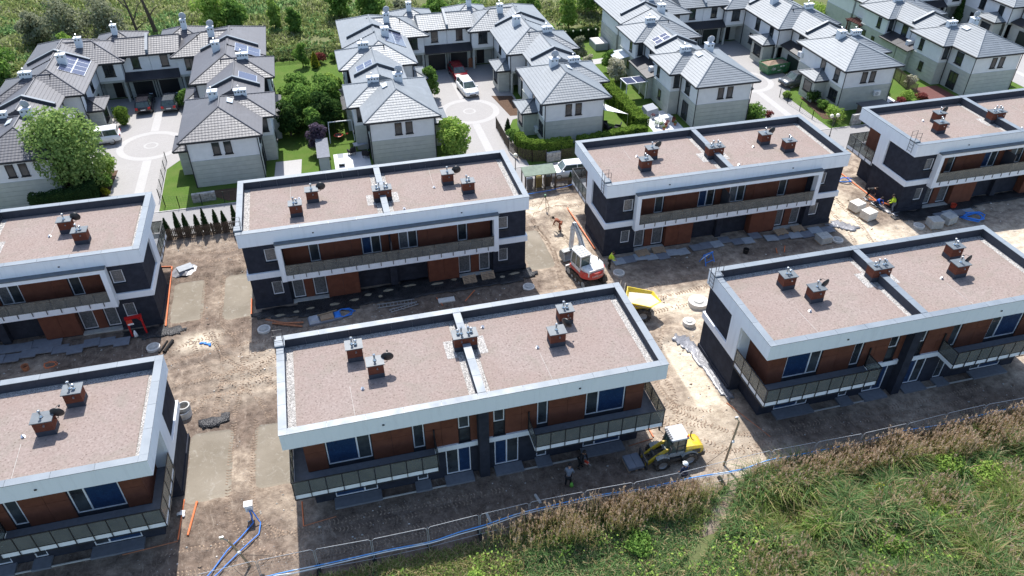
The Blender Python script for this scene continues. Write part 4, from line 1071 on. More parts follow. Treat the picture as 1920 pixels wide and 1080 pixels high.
def tree(name, label, cat, loc, h, w, mat, n=2600, size=.16, trunk=.3, clumps=9, seed=0, group=None, bark='bark', low=.28, spread=1., col=False):
    rg = np.random.default_rng(1000+seed); rr = random.Random(seed)
    t_ = thing(name, label, cat, loc, group=group)
    cl = []
    for i in range(clumps):
        a = 2*math.pi*(i/clumps + rr.uniform(-.06, .06)); u = (i+.5)/clumps
        zz = h*(low + (1-low)*(.12 + .76*((i*7) % clumps)/max(1, clumps-1)))
        prof = math.sin(math.pi*min(1, max(.08, (zz/h-low*.6)/(1.04-low*.6))))**.7
        rad = w/2*(.55 if not col else .25)*prof*rr.uniform(.75, 1.1)*spread
        cr = w*(.23 if not col else .30)*rr.uniform(.75, 1.2)*(.6+.4*prof)
        cl.append(((rad*math.cos(a), rad*math.sin(a), zz), (cr, cr*rr.uniform(.85, 1.1), cr*rr.uniform(.7, 1.0)*(1.5 if col else 1))))
    cl.append(((0, 0, h*(low+.45*(1-low))), (w*.26, w*.26, h*(1-low)*.36))); cl.append(((0, 0, h*.9), (w*.16, w*.16, h*.11)))
    put('crown', crown_mesh('crown', cl, n, size, mat, rg), t_)
    m = MB(); k = 7
    m.tube([(0, 0, -.2), (.03*h*rr.uniform(-1, 1), .03*h*rr.uniform(-1, 1), h*.35), (0, 0, h*.85)], [trunk/2, trunk*.36, trunk*.08], 7)
    for c, r_ in cl[:clumps]:
        z0 = max(.1*h, c[2]*.5); m.tube([(0, 0, z0), (c[0]*.5, c[1]*.5, (z0+c[2])/2+.05*h), c], [trunk*.22, trunk*.14, trunk*.04], 5)
    m.build('trunk', bark, t_)
    return t_
def shrub(name, label, loc, h, w, mat, n=900, size=.12, seed=0, group=None, d=None, cat='shrub'):
    rg = np.random.default_rng(3000+seed); rr = random.Random(seed+50); d = d or w
    t_ = thing(name, label, cat, loc, group=group)
    cl = [((rr.uniform(-.28, .28)*w, rr.uniform(-.28, .28)*d, h*rr.uniform(.35, .72)), (w*rr.uniform(.20, .32), d*rr.uniform(.20, .32), h*rr.uniform(.22, .32))) for _ in range(7)]
    cl.append(((0, 0, h*.45), (w*.4, d*.4, h*.45)))
    put('foliage', crown_mesh('foliage', cl, n, size, mat, rg), t_)
    m = MB()
    for c, r_ in cl[:5]: m.tube([(c[0]*.2, c[1]*.2, -.15), (c[0]*.6, c[1]*.6, c[2]*.5), c], [.04, .03, .012], 5)
    m.build('stems', 'bark', t_)
    return t_
def conifer(name, label, loc, h, w, mat='leaf_thuja', n=900, size=.07, seed=0, group=None, ball=False, cat='conifer'):
    rg = np.random.default_rng(5000+seed)
    t_ = thing(name, label, cat, loc, group=group)
    z = rg.random(n)**.8; a = rg.random(n)*2*np.pi
    rad = (w/2)*((1-z)**.75*.95+.04 if not ball else np.sqrt(np.clip(1-(2*z-1)**2, 0, 1))*.95+.03)*(.86+.2*rg.random(n))*(1+.12*np.sin(a*3+z*9+seed))
    if not ball: rad *= np.clip(z/.10, .55, 1)
    P_ = np.stack([rad*np.cos(a), rad*np.sin(a), .04*h+z*h*.96], -1); N_ = np.stack([np.cos(a), np.sin(a), np.full(n, .45)], -1)
    V, F = leaf_quads(P_, N_, size, rg, .5)
    put('foliage', np_mesh('foliage', V, F, mat), t_)
    m = MB(); prof = [(0, .0), (w*.30, .05*h), (w*.36, .22*h), (w*.26, .5*h), (w*.12, .8*h), (0, .97*h)] if not ball else [(0, .02*h), (w*.3, .15*h), (w*.42, .5*h), (w*.3, .85*h), (0, .97*h)]
    m.lathe(prof, (0, 0, 0), 9); m.build('inner_foliage', 'leaf_thuja', t_)
    MB().cyl((0, 0, -.2), (0, 0, h*.3), w*.08, w*.05, 6).build('trunk', 'bark', t_)
    return t_
def hedge(label, pts, h, w, mat='leaf_hedge', dens=260, size=.075, seed=0, z0=0., cat='hedge', core='leaf_thuja'):
    rg = np.random.default_rng(7000+seed); o = Vector((pts[0][0], pts[0][1], z0))
    t_ = thing('hedge', label, cat, o); m = MB(); PP, NN = [], []
    for (a, b) in zip(pts, pts[1:]):
        a = Vector((*a, 0))-Vector((o.x, o.y, 0)); b = Vector((*b, 0))-Vector((o.x, o.y, 0)); d = (b-a); L_ = d.length; d.normalize(); nrm = Vector((-d.y, d.x, 0))
        a2 = a-d*w*.4; b2 = b+d*w*.4; L2 = (b2-a2).length
        q = [a2-nrm*w*.42, b2-nrm*w*.42, b2+nrm*w*.42, a2+nrm*w*.42]
        m.hexa([(*p[:2], -.1) for p in q] + [(*p[:2], h*.93) for p in q])
        for area, f in ((L2*h*2, 'side'), (L2*w, 'top'), (w*h*2, 'end')):
            n = max(10, int(area*dens)); s = rg.random(n); u = rg.random(n); sg = np.where(rg.random(n) < .5, -1., 1.)
            if f == 'side': along = s*L2; off = sg*w/2*(.93+.1*rg.random(n)); zz = u*h; N_ = np.stack([nrm.x*sg, nrm.y*sg, np.full(n, .25)], -1)
            elif f == 'top': along = s*L2; off = (u-.5)*w; zz = h*(.97+.05*rg.random(n)); N_ = np.tile([0., 0, 1], (n, 1))
            else: along = np.where(sg < 0, 0, L2)+rg.normal(0, .03, n); off = (s-.5)*w; zz = u*h; N_ = np.stack([d.x*sg, d.y*sg, np.full(n, .2)], -1)
            wob = .06*np.sin(along*3.1+seed)+.04*np.sin(along*7.7)
            x_ = a2.x+d.x*along+nrm.x*(off+wob); y_ = a2.y+d.y*along+nrm.y*(off+wob)
            PP.append(np.stack([x_, y_, zz+wob*.6*(zz > h*.9)], -1)); NN.append(N_)
    m.build('inner_foliage', core, t_)
    V, F = leaf_quads(np.concatenate(PP), np.concatenate(NN), size, rg, .6)
    put('foliage', np_mesh('foliage', V, F, mat), t_)
    return t_
def blade_mesh(name, P_, L_, Wd, lean, mat, rg, mi=None, droop=.35):
    """three-vertex-wide bent blades: base pair, middle pair, tip"""
    n = len(P_); a = rg.random(n)*2*np.pi; dirv = np.stack([np.cos(a), np.sin(a), np.zeros(n)], -1)
    side = np.stack([-np.sin(a), np.cos(a), np.zeros(n)], -1)
    lean_ = (np.asarray(lean)*rg.uniform(.3, 1.6, n))[:, None]; L_ = np.asarray(L_)[:, None]; Wd = np.asarray(Wd)
    Wd = (Wd if Wd.ndim else np.full(n, float(Wd)))[:, None]
    up = np.array([0, 0, 1.])
    mid = P_ + up*L_*.58 + dirv*lean_*L_*.32
    tip = P_ + up*L_*(1-droop*lean_) + dirv*lean_*L_*1.0
    V = np.stack([P_-side*Wd/2, P_+side*Wd/2, mid-side*Wd*.42, mid+side*Wd*.42, tip], 1).reshape(-1, 3)
    b = (np.arange(n)*5)[:, None]
    F = np.stack([b+[[0, 1, 3]], b+[[0, 3, 2]], b+[[2, 3, 4]]], 1).reshape(-1, 3)
    return np_mesh(name, V, F, mat, mi=None if mi is None else np.repeat(mi, 3))

# --- big trees and shrubs among the houses
tree('willow_tree', 'large bright green willow in front of the left house row', 'tree', (-18.9, 42.6, 0), 8.5, 7.3, 'leaf_willow', 13000, .15, .5, 24, 1, low=.12)
shrub('laurel_shrub', 'low green shrub right of the willow beside the paved drive', (-16.9, 45.6, 0), 2.6, 2.2, 'leaf_light', 1500, .13, 2)
shrub('laurel_shrub', 'rounded green shrub on the drive corner below the willow', (-16.8, 43.6, 0), 1.6, 1.8, 'leaf_mid', 1200, .11, 3)
shrub('spirea_shrub', 'small bright yellow shrub at the drive edge', (-16.5, 41.9, 0), .9, .9, 'leaf_yellow', 500, .08, 4)
hedge('dark thuja hedge under the willow', [(-21.6, 39.2), (-17.4, 39.6)], 2.3, 1.0, 'leaf_thuja', 240, .08, 1)
hedge('dark thuja hedge running along the drive below the willow', [(-17.2, 40.0), (-17.5, 42.2)], 2.4, .9, 'leaf_thuja', 240, .08, 2)
conifer('ball_thuja', 'tall clipped round thuja by the parked white minivan', (-17.0, 58.0, 0), 2.2, 1.5, 'leaf_hedge', 1800, .07, 5, None, True, 'shrub')
shrub('porch_shrub', 'dark shrub beside the porch left of the black car', (-17.6, 60.2, 0), 1.5, 1.8, 'leaf_dark', 800, .11, 6)
shrub('porch_shrub', 'leafy shrub beside the grey car at the garages', (-10.6, 61.4, 0), 2.3, 2.2, 'leaf_mid', 1400, .13, 7)
for i, (x, y, h, w, mt, lb) in enumerate([(2.4, 53.4, 4.6, 4.8, 'leaf_mid', 'dense green shrub tree filling the garden left of centre'), (5.2, 54.6, 4.8, 4.4, 'leaf_mid', 'dense green tree against the grey roof in the leafy garden'),
        (4.9, 50.9, 4.3, 4.0, 'leaf_dark', 'dark green tree behind the swing frame'), (.9, 50.7, 3.8, 3.6, 'leaf_dark', 'dark bushy tree beside the garden of the left courtyard'),
        (2.0, 57.6, 4.0, 4.4, 'leaf_mid', 'bushy tree below the bright lawn between the house rows'), (6.0, 58.6, 3.4, 3.0, 'leaf_light', 'light green shrub tree beside the second middle house'),
        (3.6, 49.6, 3.2, 3.0, 'leaf_mid', 'leafy shrub tree above the purple bush')]):
    tree('garden_tree', lb, 'tree', (x, y, 0), h, w, mt, 4200, .15, .22, 12, 20+i, 'trees packed between the house rows', low=.1)
tree('purple_plum', 'purple-leaved bush in the garden behind the new duplex', 'tree', (3.7, 45.9, 0), 3.3, 2.6, 'leaf_purple', 2600, .12, .18, 10, 31, low=.08)
conifer('golden_conifer', 'small golden conifer at the top of the bright lawn', (4.5, 70.0, 0), 2.1, 1.3, 'leaf_yellow', 900, .09, 32)
shrub('red_shrub', 'dark red shrub beside the golden conifer', (5.2, 71.6, 0), 1.6, 1.7, 'leaf_red', 700, .11, 33)
tree('olive_shrub', 'tall olive green shrub on the bright back lawn', 'tree', (3.0, 70.9, 0), 3.0, 2.4, 'leaf_mid', 1300, .13, .14, 8, 34, low=.08)
shrub('back_shrub', 'leafy shrub in front of the dark screen fence', (7.0, 71.8, 0), 1.3, 1.6, 'leaf_mid', 600, .11, 35)
tree('court_tree', 'round green tree left of the white car in the middle courtyard', 'tree', (17.4, 56.9, 0), 3.9, 2.5, 'leaf_mid', 3000, .12, .18, 10, 36, low=.12)
tree('front_garden_tree', 'light green tree in front of the middle courtyard entrance', 'tree', (17.2, 41.6, 0), 3.9, 4.4, 'leaf_light', 4200, .15, .2, 12, 37, low=.1)
tree('blossom_tree', 'cream white blossoming shrub tree beside the long hedge', 'tree', (40.3, 55.9, 0), 3.0, 3.0, 'leaf_blossom', 3000, .11, .14, 10, 38, low=.1)
tree('blossom_tree', 'smaller white blossoming shrub behind the roof ridge', 'tree', (38.2, 59.8, 0), 2.2, 2.0, 'leaf_blossom', 1400, .11, .12, 8, 39, low=.1)
tree('garden_tree', 'mid green shrub tree between the white blossoms', 'tree', (40.8, 59.6, 0), 2.6, 2.4, 'leaf_mid', 1600, .13, .14, 8, 40, low=.1)
tree('garden_tree', 'loose green tree at the edge of the shaded lawn', 'tree', (38.4, 64.2, 0), 3.0, 2.6, 'leaf_olive', 1600, .13, .16, 8, 41, low=.1)
tree('garden_tree', 'tall yellow-green tree behind the house at top centre', 'tree', (40.4, 75.4, 0), 5.2, 3.6, 'leaf_light', 2600, .17, .2, 10, 42, low=.1)
shrub('back_shrub', 'pale green shrub by the middle courtyard house corner', (36.6, 71.4, 0), 2.6, 1.6, 'leaf_light', 900, .12, 43)
hedge('bright green hedge beside the back corner of the middle courtyard', [(36.3, 66.5), (36.6, 70.0)], 1.6, 1.1, 'leaf_hedge', 200, .09, 3)
hedge('dark hedge with white lamp globes at the end of the shaded lawn', [(36.8, 71.2), (43.2, 71.6)], 1.5, .8, 'leaf_thuja', 200, .09, 4)
hedge('long clipped green hedge between the middle and third house rows', [(37.7, 54.4), (38.0, 42.2)], 1.75, 1.3, 'leaf_hedge', 260, .08, 5)
hedge('clipped green hedge along the lane joining the long hedge', [(30.4, 40.0), (37.6, 41.0)], 1.25, .9, 'leaf_hedge', 260, .08, 6)
hedge('curved clipped hedge at the middle courtyard entrance corner', [(24.0, 41.0), (24.3, 39.5), (25.6, 38.9), (28.6, 38.9)], 1.9, .9, 'leaf_hedge', 280, .08, 7)
conifer('thuja', 'small conical thuja by the porch behind the curved hedge', (23.9, 45.6, 0), 1.6, .9, 'leaf_thuja', 500, .07, 51)
shrub('round_shrub', 'round shrub behind the tall screen fence of the middle courtyard', (24.0, 44.3, 0), 1.1, 1.4, 'leaf_mid', 700, .08, 52)
shrub('round_shrub', 'round dark shrub nearest the curved hedge', (24.0, 42.7, 0), 1.1, 1.4, 'leaf_dark', 700, .08, 53)
shrub('corner_shrub', 'big spiky green shrub at the corner of the third courtyard drive', (51.6, 42.2, 0), 1.8, 2.6, 'leaf_mid', 1500, .12, 54)
shrub('red_shrub', 'small reddish shrub beside the spiky corner shrub', (53.2, 41.6, 0), 1.0, 1.1, 'leaf_red', 400, .09, 55)
for i, (x, y, h, w, mt, lb) in enumerate([(60.4, 44.4, 1.7, 1.9, 'leaf_dark', 'dark shrub below the ground-floor window of the near third courtyard house'), (60.5, 42.3, 1.2, 1.5, 'leaf_mid', 'small green shrub between two others on the fenced lawn'),
        (60.9, 40.9, 1.2, 1.5, 'leaf_light', 'light green shrub by the house corner on the fenced lawn'), (60.2, 38.9, 1.9, 2.6, 'leaf_light', 'large light green shrub above the twin-globe lamp'),
        (58.3, 46.2, 1.0, 1.2, 'leaf_light', 'small bright shrub behind the fence next to the grey car'), (70.4, 45.0, 1.3, 1.6, 'leaf_yellow', 'yellow green shrub in the garden beside the air conditioner'),
        (71.6, 42.0, 1.4, 2.0, 'leaf_light', 'rounded yellow-green shrub among the red shrubs at right'), (70.2, 41.2, 1.0, 1.5, 'leaf_red', 'dark red shrub left of the rounded yellow-green shrub'),
        (73.4, 41.6, 1.0, 1.5, 'leaf_red', 'dark red shrub right of the rounded yellow-green shrub'), (74.3, 45.3, 1.8, 1.6, 'leaf_blossom', 'pale flowering shrub by the dark slatted fence'),
        (69.0, 40.6, .8, 1.2, 'leaf_purple', 'low lilac flowering shrub on the terrace edge')]):
    shrub('garden_shrub', lb, (x, y, 0), h, w, mt, 1000, .10, 60+i)
conifer('columnar_conifer', 'dark green columnar conifer at the top right corner', (97.0, 64.4, 0), 4.4, 2.0, 'leaf_dark', 1200, .13, 81)
conifer('columnar_conifer', 'yellow-green columnar conifer at the top right corner', (98.9, 64.0, 0), 4.2, 1.8, 'leaf_yellow', 1200, .12, 82)
shrub('back_shrub', 'bright shrubs behind the third courtyard roofs', (78.2, 72.0, 0), 2.0, 5.0, 'leaf_light', 1500, .13, 83)
# row of thujas behind the picket fence
ORD = ['leftmost', 'second', 'third', 'fourth', 'fifth', 'sixth', 'seventh', 'rightmost']
for i in range(8):
    conifer('thuja', f'{ORD[i]} dark conical thuja in the row behind the picket fence', (-10.0+i*.80+(.08 if i % 2 else -.05), 32.75, 0), 2.0+.25*((i*5) % 3), .78, 'leaf_thuja', 900, .065, 90+i, 'row of thujas behind the picket fence')
conifer('thuja', 'small conical thuja left of the pair beside the white van', (26.9, 32.75, 0), 1.5, .6, 'leaf_thuja', 500, .06, 101)
conifer('thuja', 'right-hand conical thuja beside the white van', (28.4, 32.75, 0), 1.8, .7, 'leaf_thuja', 600, .06, 102)
# --- meadow bushes and trees behind the estate
FT = [(-8.6, 88.0, 6.4, 5.6, 'leaf_light', 'tall leafy tree behind the twin satellite dishes'), (-5.6, 86.0, 4.8, 4.2, 'leaf_mid', 'leafy tree right of the twin satellite dishes'),
      (-.2, 86.2, 4.4, 2.4, 'leaf_light', 'slender yellow-green tree standing in the meadow'), (2.4, 83.4, 3.8, 2.4, 'leaf_mid', 'slim tree in the meadow right of the slender yellow-green one'),
      (-22.4, 86.2, 6.0, 6.2, 'leaf_olive', 'grey-green willow shrub behind the left courtyard chimney'), (-27.0, 84.6, 6.6, 6.4, 'leaf_olive', 'large grey-green willow shrub in the left meadow'),
      (-26.0, 79.0, 4.2, 2.6, 'leaf_light', 'bright green young tree in front of the grey willows'), (-31.8, 88.0, 4.4, 5.0, 'leaf_olive', 'pale grey-green willow shrub near the upper left corner'),
      (-34.2, 76.0, 4.0, 6.0, 'leaf_mid', 'broad green thicket at the left edge behind the roofs'), (-37.6, 80.0, 3.4, 5.0, 'leaf_mid', 'low green thicket in the far left meadow'),
      (9.0, 90.0, 5.2, 5.4, 'leaf_mid', 'dark leafy tree at the top edge left of the middle courtyard'), (13.4, 86.4, 5.2, 4.6, 'leaf_mid', 'deep green tree above the middle courtyard left wing'),
      (17.6, 82.6, 3.8, 4.2, 'leaf_olive', 'grey-green shrub behind the middle courtyard chimneys'), (22.6, 82.8, 3.6, 4.6, 'leaf_mid', 'green shrub behind the middle courtyard garages'),
      (27.6, 80.6, 3.4, 4.0, 'leaf_mid', 'green shrub behind the middle courtyard right corner'), (45.6, 82.0, 6.4, 6.0, 'leaf_mid', 'dark tree in deep shade at the top edge right of centre'),
      (35.8, 80.4, 4.4, 4.2, 'leaf_mid', 'dark leafy tree behind the middle courtyard right wing'), (50.6, 80.6, 5.0, 5.0, 'leaf_mid', 'dark tree behind the third courtyard left wing')]
for i, (x, y, h, w, mt, lb) in enumerate(FT):
    tree('meadow_tree', lb, 'tree', (x, y, 0), h, w, mt, 3000, .20, .22, 12, 200+i, 'trees and shrubs in the meadow', low=.06)
t_ = thing('bare_tree', 'bare dark dead tree leaning in the meadow', 'tree', (-18.6, 86.5, 0))
m = MB(); m.tube([(0, 0, -.2), (-.3, .1, 3.0), (-.7, .2, 6.0), (-1.2, .2, 9.0)], [.22, .17, .10, .03], 7); m.build('trunk', 'bark', t_)
m = MB()
for p in ([(-.25, .1, 2.6), (.8, .2, 4.6), (2.6, 0, 6.2)], [(-.5, .1, 4.4), (-1.6, .3, 5.8), (-2.6, .3, 6.2)], [(-.1, 0, 1.6), (1.0, -.3, 2.4), (2.0, -.4, 2.6)], [(-.7, .2, 6), (.1, .4, 7.2), (.6, .4, 8.4)]): m.tube(p, [.10, .06, .02], 5)
m.build('branches', 'bark', t_)
t_ = thing('bare_tree', 'grey broken trunk right of the bare dead tree', 'tree', (-16.6, 88.4, 0))
MB().tube([(0, 0, -.2), (-.4, 0, 2.6), (-1.0, 0, 6.5)], [.32, .26, .12], 7).build('trunk', 'bark', t_); MB().tube([(-.4, 0, 2.6), (.5, .1, 3.6), (1.2, .1, 4.0)], [.12, .08, .03], 5).build('branch', 'bark', t_)
# --- meadow blades behind the estate: tufts of bent blades
rg = np.random.default_rng(77); n = 60000
x = rg.uniform(-48, 62, n); y = 73.6 + 42*rg.random(n)**1.25; keep = (y < 113-.30*(x+42)) & (fbm(x, y, 3.2, 91) > .34); x, y = x[keep], y[keep]
z = -.03 + (fbm(x, y, 14, 61)-.5)*1.1*sstep(73, 82, y) - .05
tall = fbm(x, y, 6, 95); cls = (fbm(x, y, 5, 99) + .25*(rg.random(len(x))-.5)); mi = np.where(cls > .60, 1, np.where(cls < .40, 2, 0))
me = blade_mesh('meadow_grass', np.stack([x, y, z], -1), .35+.9*tall*rg.uniform(.6, 1.2, len(x)), .16+.10*rg.random(len(x)), .75, ['meadow_blade', 'meadow_pale', 'grass_cool'], rg, np.where((mi == 1) & (rg.random(len(x)) < .55), 0, mi))
tag(put('meadow_grass', me), 'overgrown meadow grass and weeds behind the estate', 'grass', kind='stuff')
# --- foreground: weeds, grass and reeds between fence and camera
def fg_ground(x, y): return -.42 + .30*(fbm(x, y, 3.0, 71)-.3) + .55*sstep(24, 30, x)*np.clip((fbm(x, y, 2.6, 72)-.42)/.3, 0, 1)*sstep(-5.4, -6.8, y)
gx3 = np.arange(-14, 60, .4); gy3 = np.arange(-20, -4.6, .4); A_, B_ = np.meshgrid(gx3, gy3); Z3 = fg_ground(A_, B_)*sstep(-4.3, -5.2, B_) - .42*(1-sstep(-4.3, -5.2, B_))
V3 = np.stack([A_, B_, Z3], -1).reshape(-1, 3); i3 = np.arange(len(V3)).reshape(len(gy3), len(gx3))
tag(put('weed_bank', np_mesh('weed_bank', V3, np.stack([i3[:-1, :-1], i3[:-1, 1:], i3[1:, 1:], i3[1:, :-1]], -1).reshape(-1, 4), 'field', True)), 'weedy ground in front of the site fence', None, kind='structure')
def path_gap(x, y): return np.exp(-((x-(25.6+(y+4)*1.15))/.75)**2)*(y > -8.5)           # trodden track to the fence
n = 215000
x = rg.uniform(-8, 52, n); y = rg.uniform(-15.5, -4.15, n)
edge = -3.95 + .7*(fbm(x, y*0, 2.0, 73)-.5)
dn = fbm(x, y, 2.2, 75)
keep = (y < edge) & (rg.random(n) > path_gap(x, y)*1.1) & (dn + .25*rg.random(n) > np.where(x < 15, .24, .34)) & (y > -4.6-.30*(x+8)) & (x < 46)
x, y = x[keep], y[keep]; z = np.maximum(fg_ground(x, y), dirt_h(x, y))-.05
tone = fbm(x, y, 3.4, 79); rn = rg.random(len(x)); mi = np.where(tone > .54, 0, 1)
mi = np.where((rn < .24) | ((x < 14) & (y > -5.2) & (rn < .42)), 2, mi)
clump = np.clip((fbm(x, y, 1.7, 83)-.40)/.28, 0, 1); right = sstep(22, 29, x+.5*(y+6))
L_ = (.22+.30*fbm(x, y, 1.2, 85)+(.30+.95*right)*clump**1.5)*rg.uniform(.6, 1.25, len(x))*np.where(x < 13, .8, 1.0)
me = blade_mesh('weeds', np.stack([x, y, z], -1), L_, .030+.030*rg.random(len(x)), .8, ['grass_blade', 'grass_cool', 'grass_dry'], rg, mi)
tag(put('weeds', me), 'tall green weeds and grass in the foreground', 'grass', kind='stuff')
n = 16000                                                                              # broad-leaved plants in drifts
x = rg.uniform(4, 48, n); y = rg.uniform(-15, -5.0, n); keep = (fbm(x, y, 2.0, 87) > .58) & (path_gap(x, y) < .3) & (y > -4.2-.30*(x+10)); x, y = x[keep], y[keep]
P_ = np.stack([x, y, np.maximum(fg_ground(x, y), dirt_h(x, y))+rg.uniform(.1, .95, len(x))*(.4+fbm(x, y, 1.2, 89))], -1)
V, F = leaf_quads(P_, np.tile([0., -.2, 1.], (len(x), 1)), .085, rg, .6)
tag(put('leafy_weeds', np_mesh('leafy_weeds', V, F, 'leaf_light')), 'broad-leaved weeds between the grass', 'weeds', kind='stuff')
def reeds(name, label, X_, Y_, H_, seed, green=.5, groundf=fg_ground):
    rg = np.random.default_rng(seed); n = len(X_); Z_ = np.maximum(groundf(X_, Y_), dirt_h(X_, Y_))
    la = rg.uniform(0, 2*np.pi, n); lm = rg.gamma(2., .06, n)
    tip = np.stack([X_+np.cos(la)*lm*H_, Y_+np.sin(la)*lm*H_, Z_+H_*(1-.4*lm)], -1); base = np.stack([X_, Y_, Z_-.1], -1)
    Vs, Fs, Ms, o = [], [], [], 0
    for k in range(2):                                                                 # stems: crossed thin strips
        sd = np.stack([np.cos(la*0+k*np.pi/2), np.sin(la*0+k*np.pi/2), np.zeros(n)], -1)*.009
        V = np.stack([base-sd, base+sd, tip+sd*.4, tip-sd*.4], 1).reshape(-1, 3); Vs.append(V); Fs.append(np.arange(4*n).reshape(n, 4)+o); o += 4*n; Ms.append(np.zeros(n, int))
    for k in range(6):                                                                 # long leaves
        f = rg.uniform(.08, .72, n)[:, None]; p0 = base+(tip-base)*f; a = rg.uniform(0, 2*np.pi, n); l_ = rg.uniform(.28, .60, n)
        d = np.stack([np.cos(a)*.55, np.sin(a)*.55, rg.uniform(.6, 1.3, n)], -1); sd = np.stack([-np.sin(a), np.cos(a), np.zeros(n)], -1)*.014
        mid = p0+d*l_[:, None]*.5; end = p0+d*l_[:, None]-np.array([0, 0, 1.])*l_[:, None]*.25
        V = np.stack([p0, mid-sd, end, mid+sd], 1).reshape(-1, 3); Vs.append(V); Fs.append(np.arange(4*n).reshape(n, 4)+o); o += 4*n
        Ms.append(np.where((f[:, 0] < .5) & (rg.random(n) < green+.25) | (rg.random(n) < green*.5), 2, 0))
    hd = rg.random(n) < .75; ti = tip[hd]; k_ = len(ti)
    for k in range(7):                                                                 # plume heads
        off = rg.normal(0, 1, (k_, 3))*np.array([.028, .028, .085]); p = ti+off-np.array([0, 0, .07]); a = rg.uniform(0, 2*np.pi, k_)
        u = np.stack([np.cos(a)*.030, np.sin(a)*.030, rg.uniform(.05, .10, k_)], -1); s_ = np.stack([-np.sin(a), np.cos(a), a*0], -1)*.026
        V = np.stack([p-u, p-s_, p+u, p+s_], 1).reshape(-1, 3); Vs.append(V); Fs.append(np.arange(4*k_).reshape(k_, 4)+o); o += 4*k_; Ms.append(np.ones(k_, int))
    me = np_mesh(name, np.concatenate(Vs), np.concatenate(Fs), ['reed_stem', 'reed_head', 'grass_blade'], mi=np.concatenate(Ms))
    return tag(put(name, me), label, 'reeds', kind='stuff')
n = 8000; x = rg.uniform(9.5, 48, n); dd = rg.random(n)**1.5; y = -4.0 - (.7+2.0*fbm(x, x*0, 4., 58))*dd
keep = (fbm(x, y, 1.5, 57)+.45*rg.random(n)-.30*dd > .47-.10*(x > 29)) & (path_gap(x, y) < .15) & (rg.random(n) > np.exp(-((x-25.0)/2.2)**2)*1.05) & (rg.random(n) < sstep(9., 16., x)); x, y = x[keep], y[keep]
reeds('reeds', 'tan dry reeds with feathery heads along the site fence', x, y, (.7+1.6*fbm(x, y, 1.8, 59))*rg.uniform(.55, 1.25, len(x)), 5, .5)
n = 4200; x = rg.uniform(23, 47, n); y = rg.uniform(-14, -7.2, n); keep = (fbm(x, y, 2.6, 63) > .50) & (y > -4.2-.30*(x+6)); x, y = x[keep], y[keep]
reeds('reeds', 'green reeds with pinkish heads in the lower right corner', x, y, (.8+.8*fbm(x, y, 2., 65))*rg.uniform(.6, 1.15, len(x)), 6, 1.0)
for i, (x, y, h, w) in enumerate(((8.9, -6.3, .8, .9), (33.0, -7.0, 1.2, 1.0), (38.6, -6.2, 1.4, 2.2), (18.2, -6.6, 1.0, 1.8), (26.4, -5.4, 1.0, 1.2), (29.6, -5.6, 1.4, 2.2), (31.5, -10.2, 1.3, 2.0), (35.6, -9.2, 1.2, 1.8), (28.4, -8.4, 1.2, 1.8), (40.4, -7.4, 1.3, 2.4))):
    shrub('weed_bush', ['bright yellow-green weed bush left of the reeds', 'small yellow-green bush below the reed band', 'leafy light green bush among the right-hand weeds', 'dark green weed bush under the reeds', 'green bush beside the trodden track', 'dense green bush at the left end of the right reeds', 'rounded green bush nearest the bottom right corner', 'broad green bush in the middle of the right-hand weeds', 'green bush left of the right-hand weeds beside the track', 'light green bush by the right image edge'][i],
          (x, y, -.35), h, w, ['leaf_light', 'leaf_yellow', 'leaf_light', 'leaf_mid', 'leaf_mid', 'leaf_mid', 'leaf_mid', 'leaf_light', 'leaf_mid', 'leaf_light'][i], 1100, .08, 300+i)
# ------------------------------------------------------------------ building-site things
def text_mesh(s_, size, mat, ext=.004):
    cu = bpy.data.curves.new('t', 'FONT'); cu.body = s_; cu.size = size; cu.extrude = ext; cu.align_x = 'CENTER'; cu.align_y = 'CENTER'; cu.resolution_u = 2
    o = bpy.data.objects.new('t', cu); COL.objects.link(o)
    me = bpy.data.meshes.new_from_object(o.evaluated_get(bpy.context.evaluated_depsgraph_get())); bpy.data.objects.remove(o); bpy.data.curves.remove(cu)
    me.materials.clear(); me.materials.append(MATS[mat]); return me
def jitter_sheet(name, poly, z, mat, label, cat, thick=.03, seed=0, amp=.05, res=.35):
    amp *= .6
    """wrinkled sheet lying on the soil, cut to an outline"""
    rr = random.Random(seed); xs = [p[0] for p in poly]; ys = [p[1] for p in poly]
    gx = np.arange(min(xs), max(xs)+res, res); gy = np.arange(min(ys), max(ys)+res, res)
    def inside(x, y):
        c = False; n = len(poly)
        for i in range(n):
            x0, y0 = poly[i]; x1, y1 = poly[(i+1) % n]
            if (y0 > y) != (y1 > y) and x < (x1-x0)*(y-y0)/(y1-y0)+x0: c = not c
        return c
    ox, oy = sum(xs)/len(xs), sum(ys)/len(ys); m = MB(); idx = {}
    def vid(i, j):
        if (i, j) not in idx:
            x = gx[i]+rr.uniform(-.3, .3)*res; y = gy[j]+rr.uniform(-.3, .3)*res
            idx[(i, j)] = len(m.v); m.v.append((x-ox, y-oy, max(dz(x, y), -.09)+z+rr.uniform(0, amp)))
        return idx[(i, j)]
    for i in range(len(gx)-1):
        for j in range(len(gy)-1):
            if inside((gx[i]+gx[i+1])/2, (gy[j]+gy[j+1])/2):
                m.f.append((vid(i, j), vid(i+1, j), vid(i+1, j+1), vid(i, j+1))); m.mi.append(0)
    o = m.build(name, mat, None, (ox, oy, 0), True)
    md = o.modifiers.new('s', 'SOLIDIFY'); md.thickness = thick; md.offset = -1
    return tag(o, label, cat)
t = NT('hose_pale'); t.fin(t.ramp(t.noise(.9, 4, .7), [(.38, (.05, .24, .62)), (.52, (.10, .32, .68)), (.62, (.50, .58, .66))]), .45)
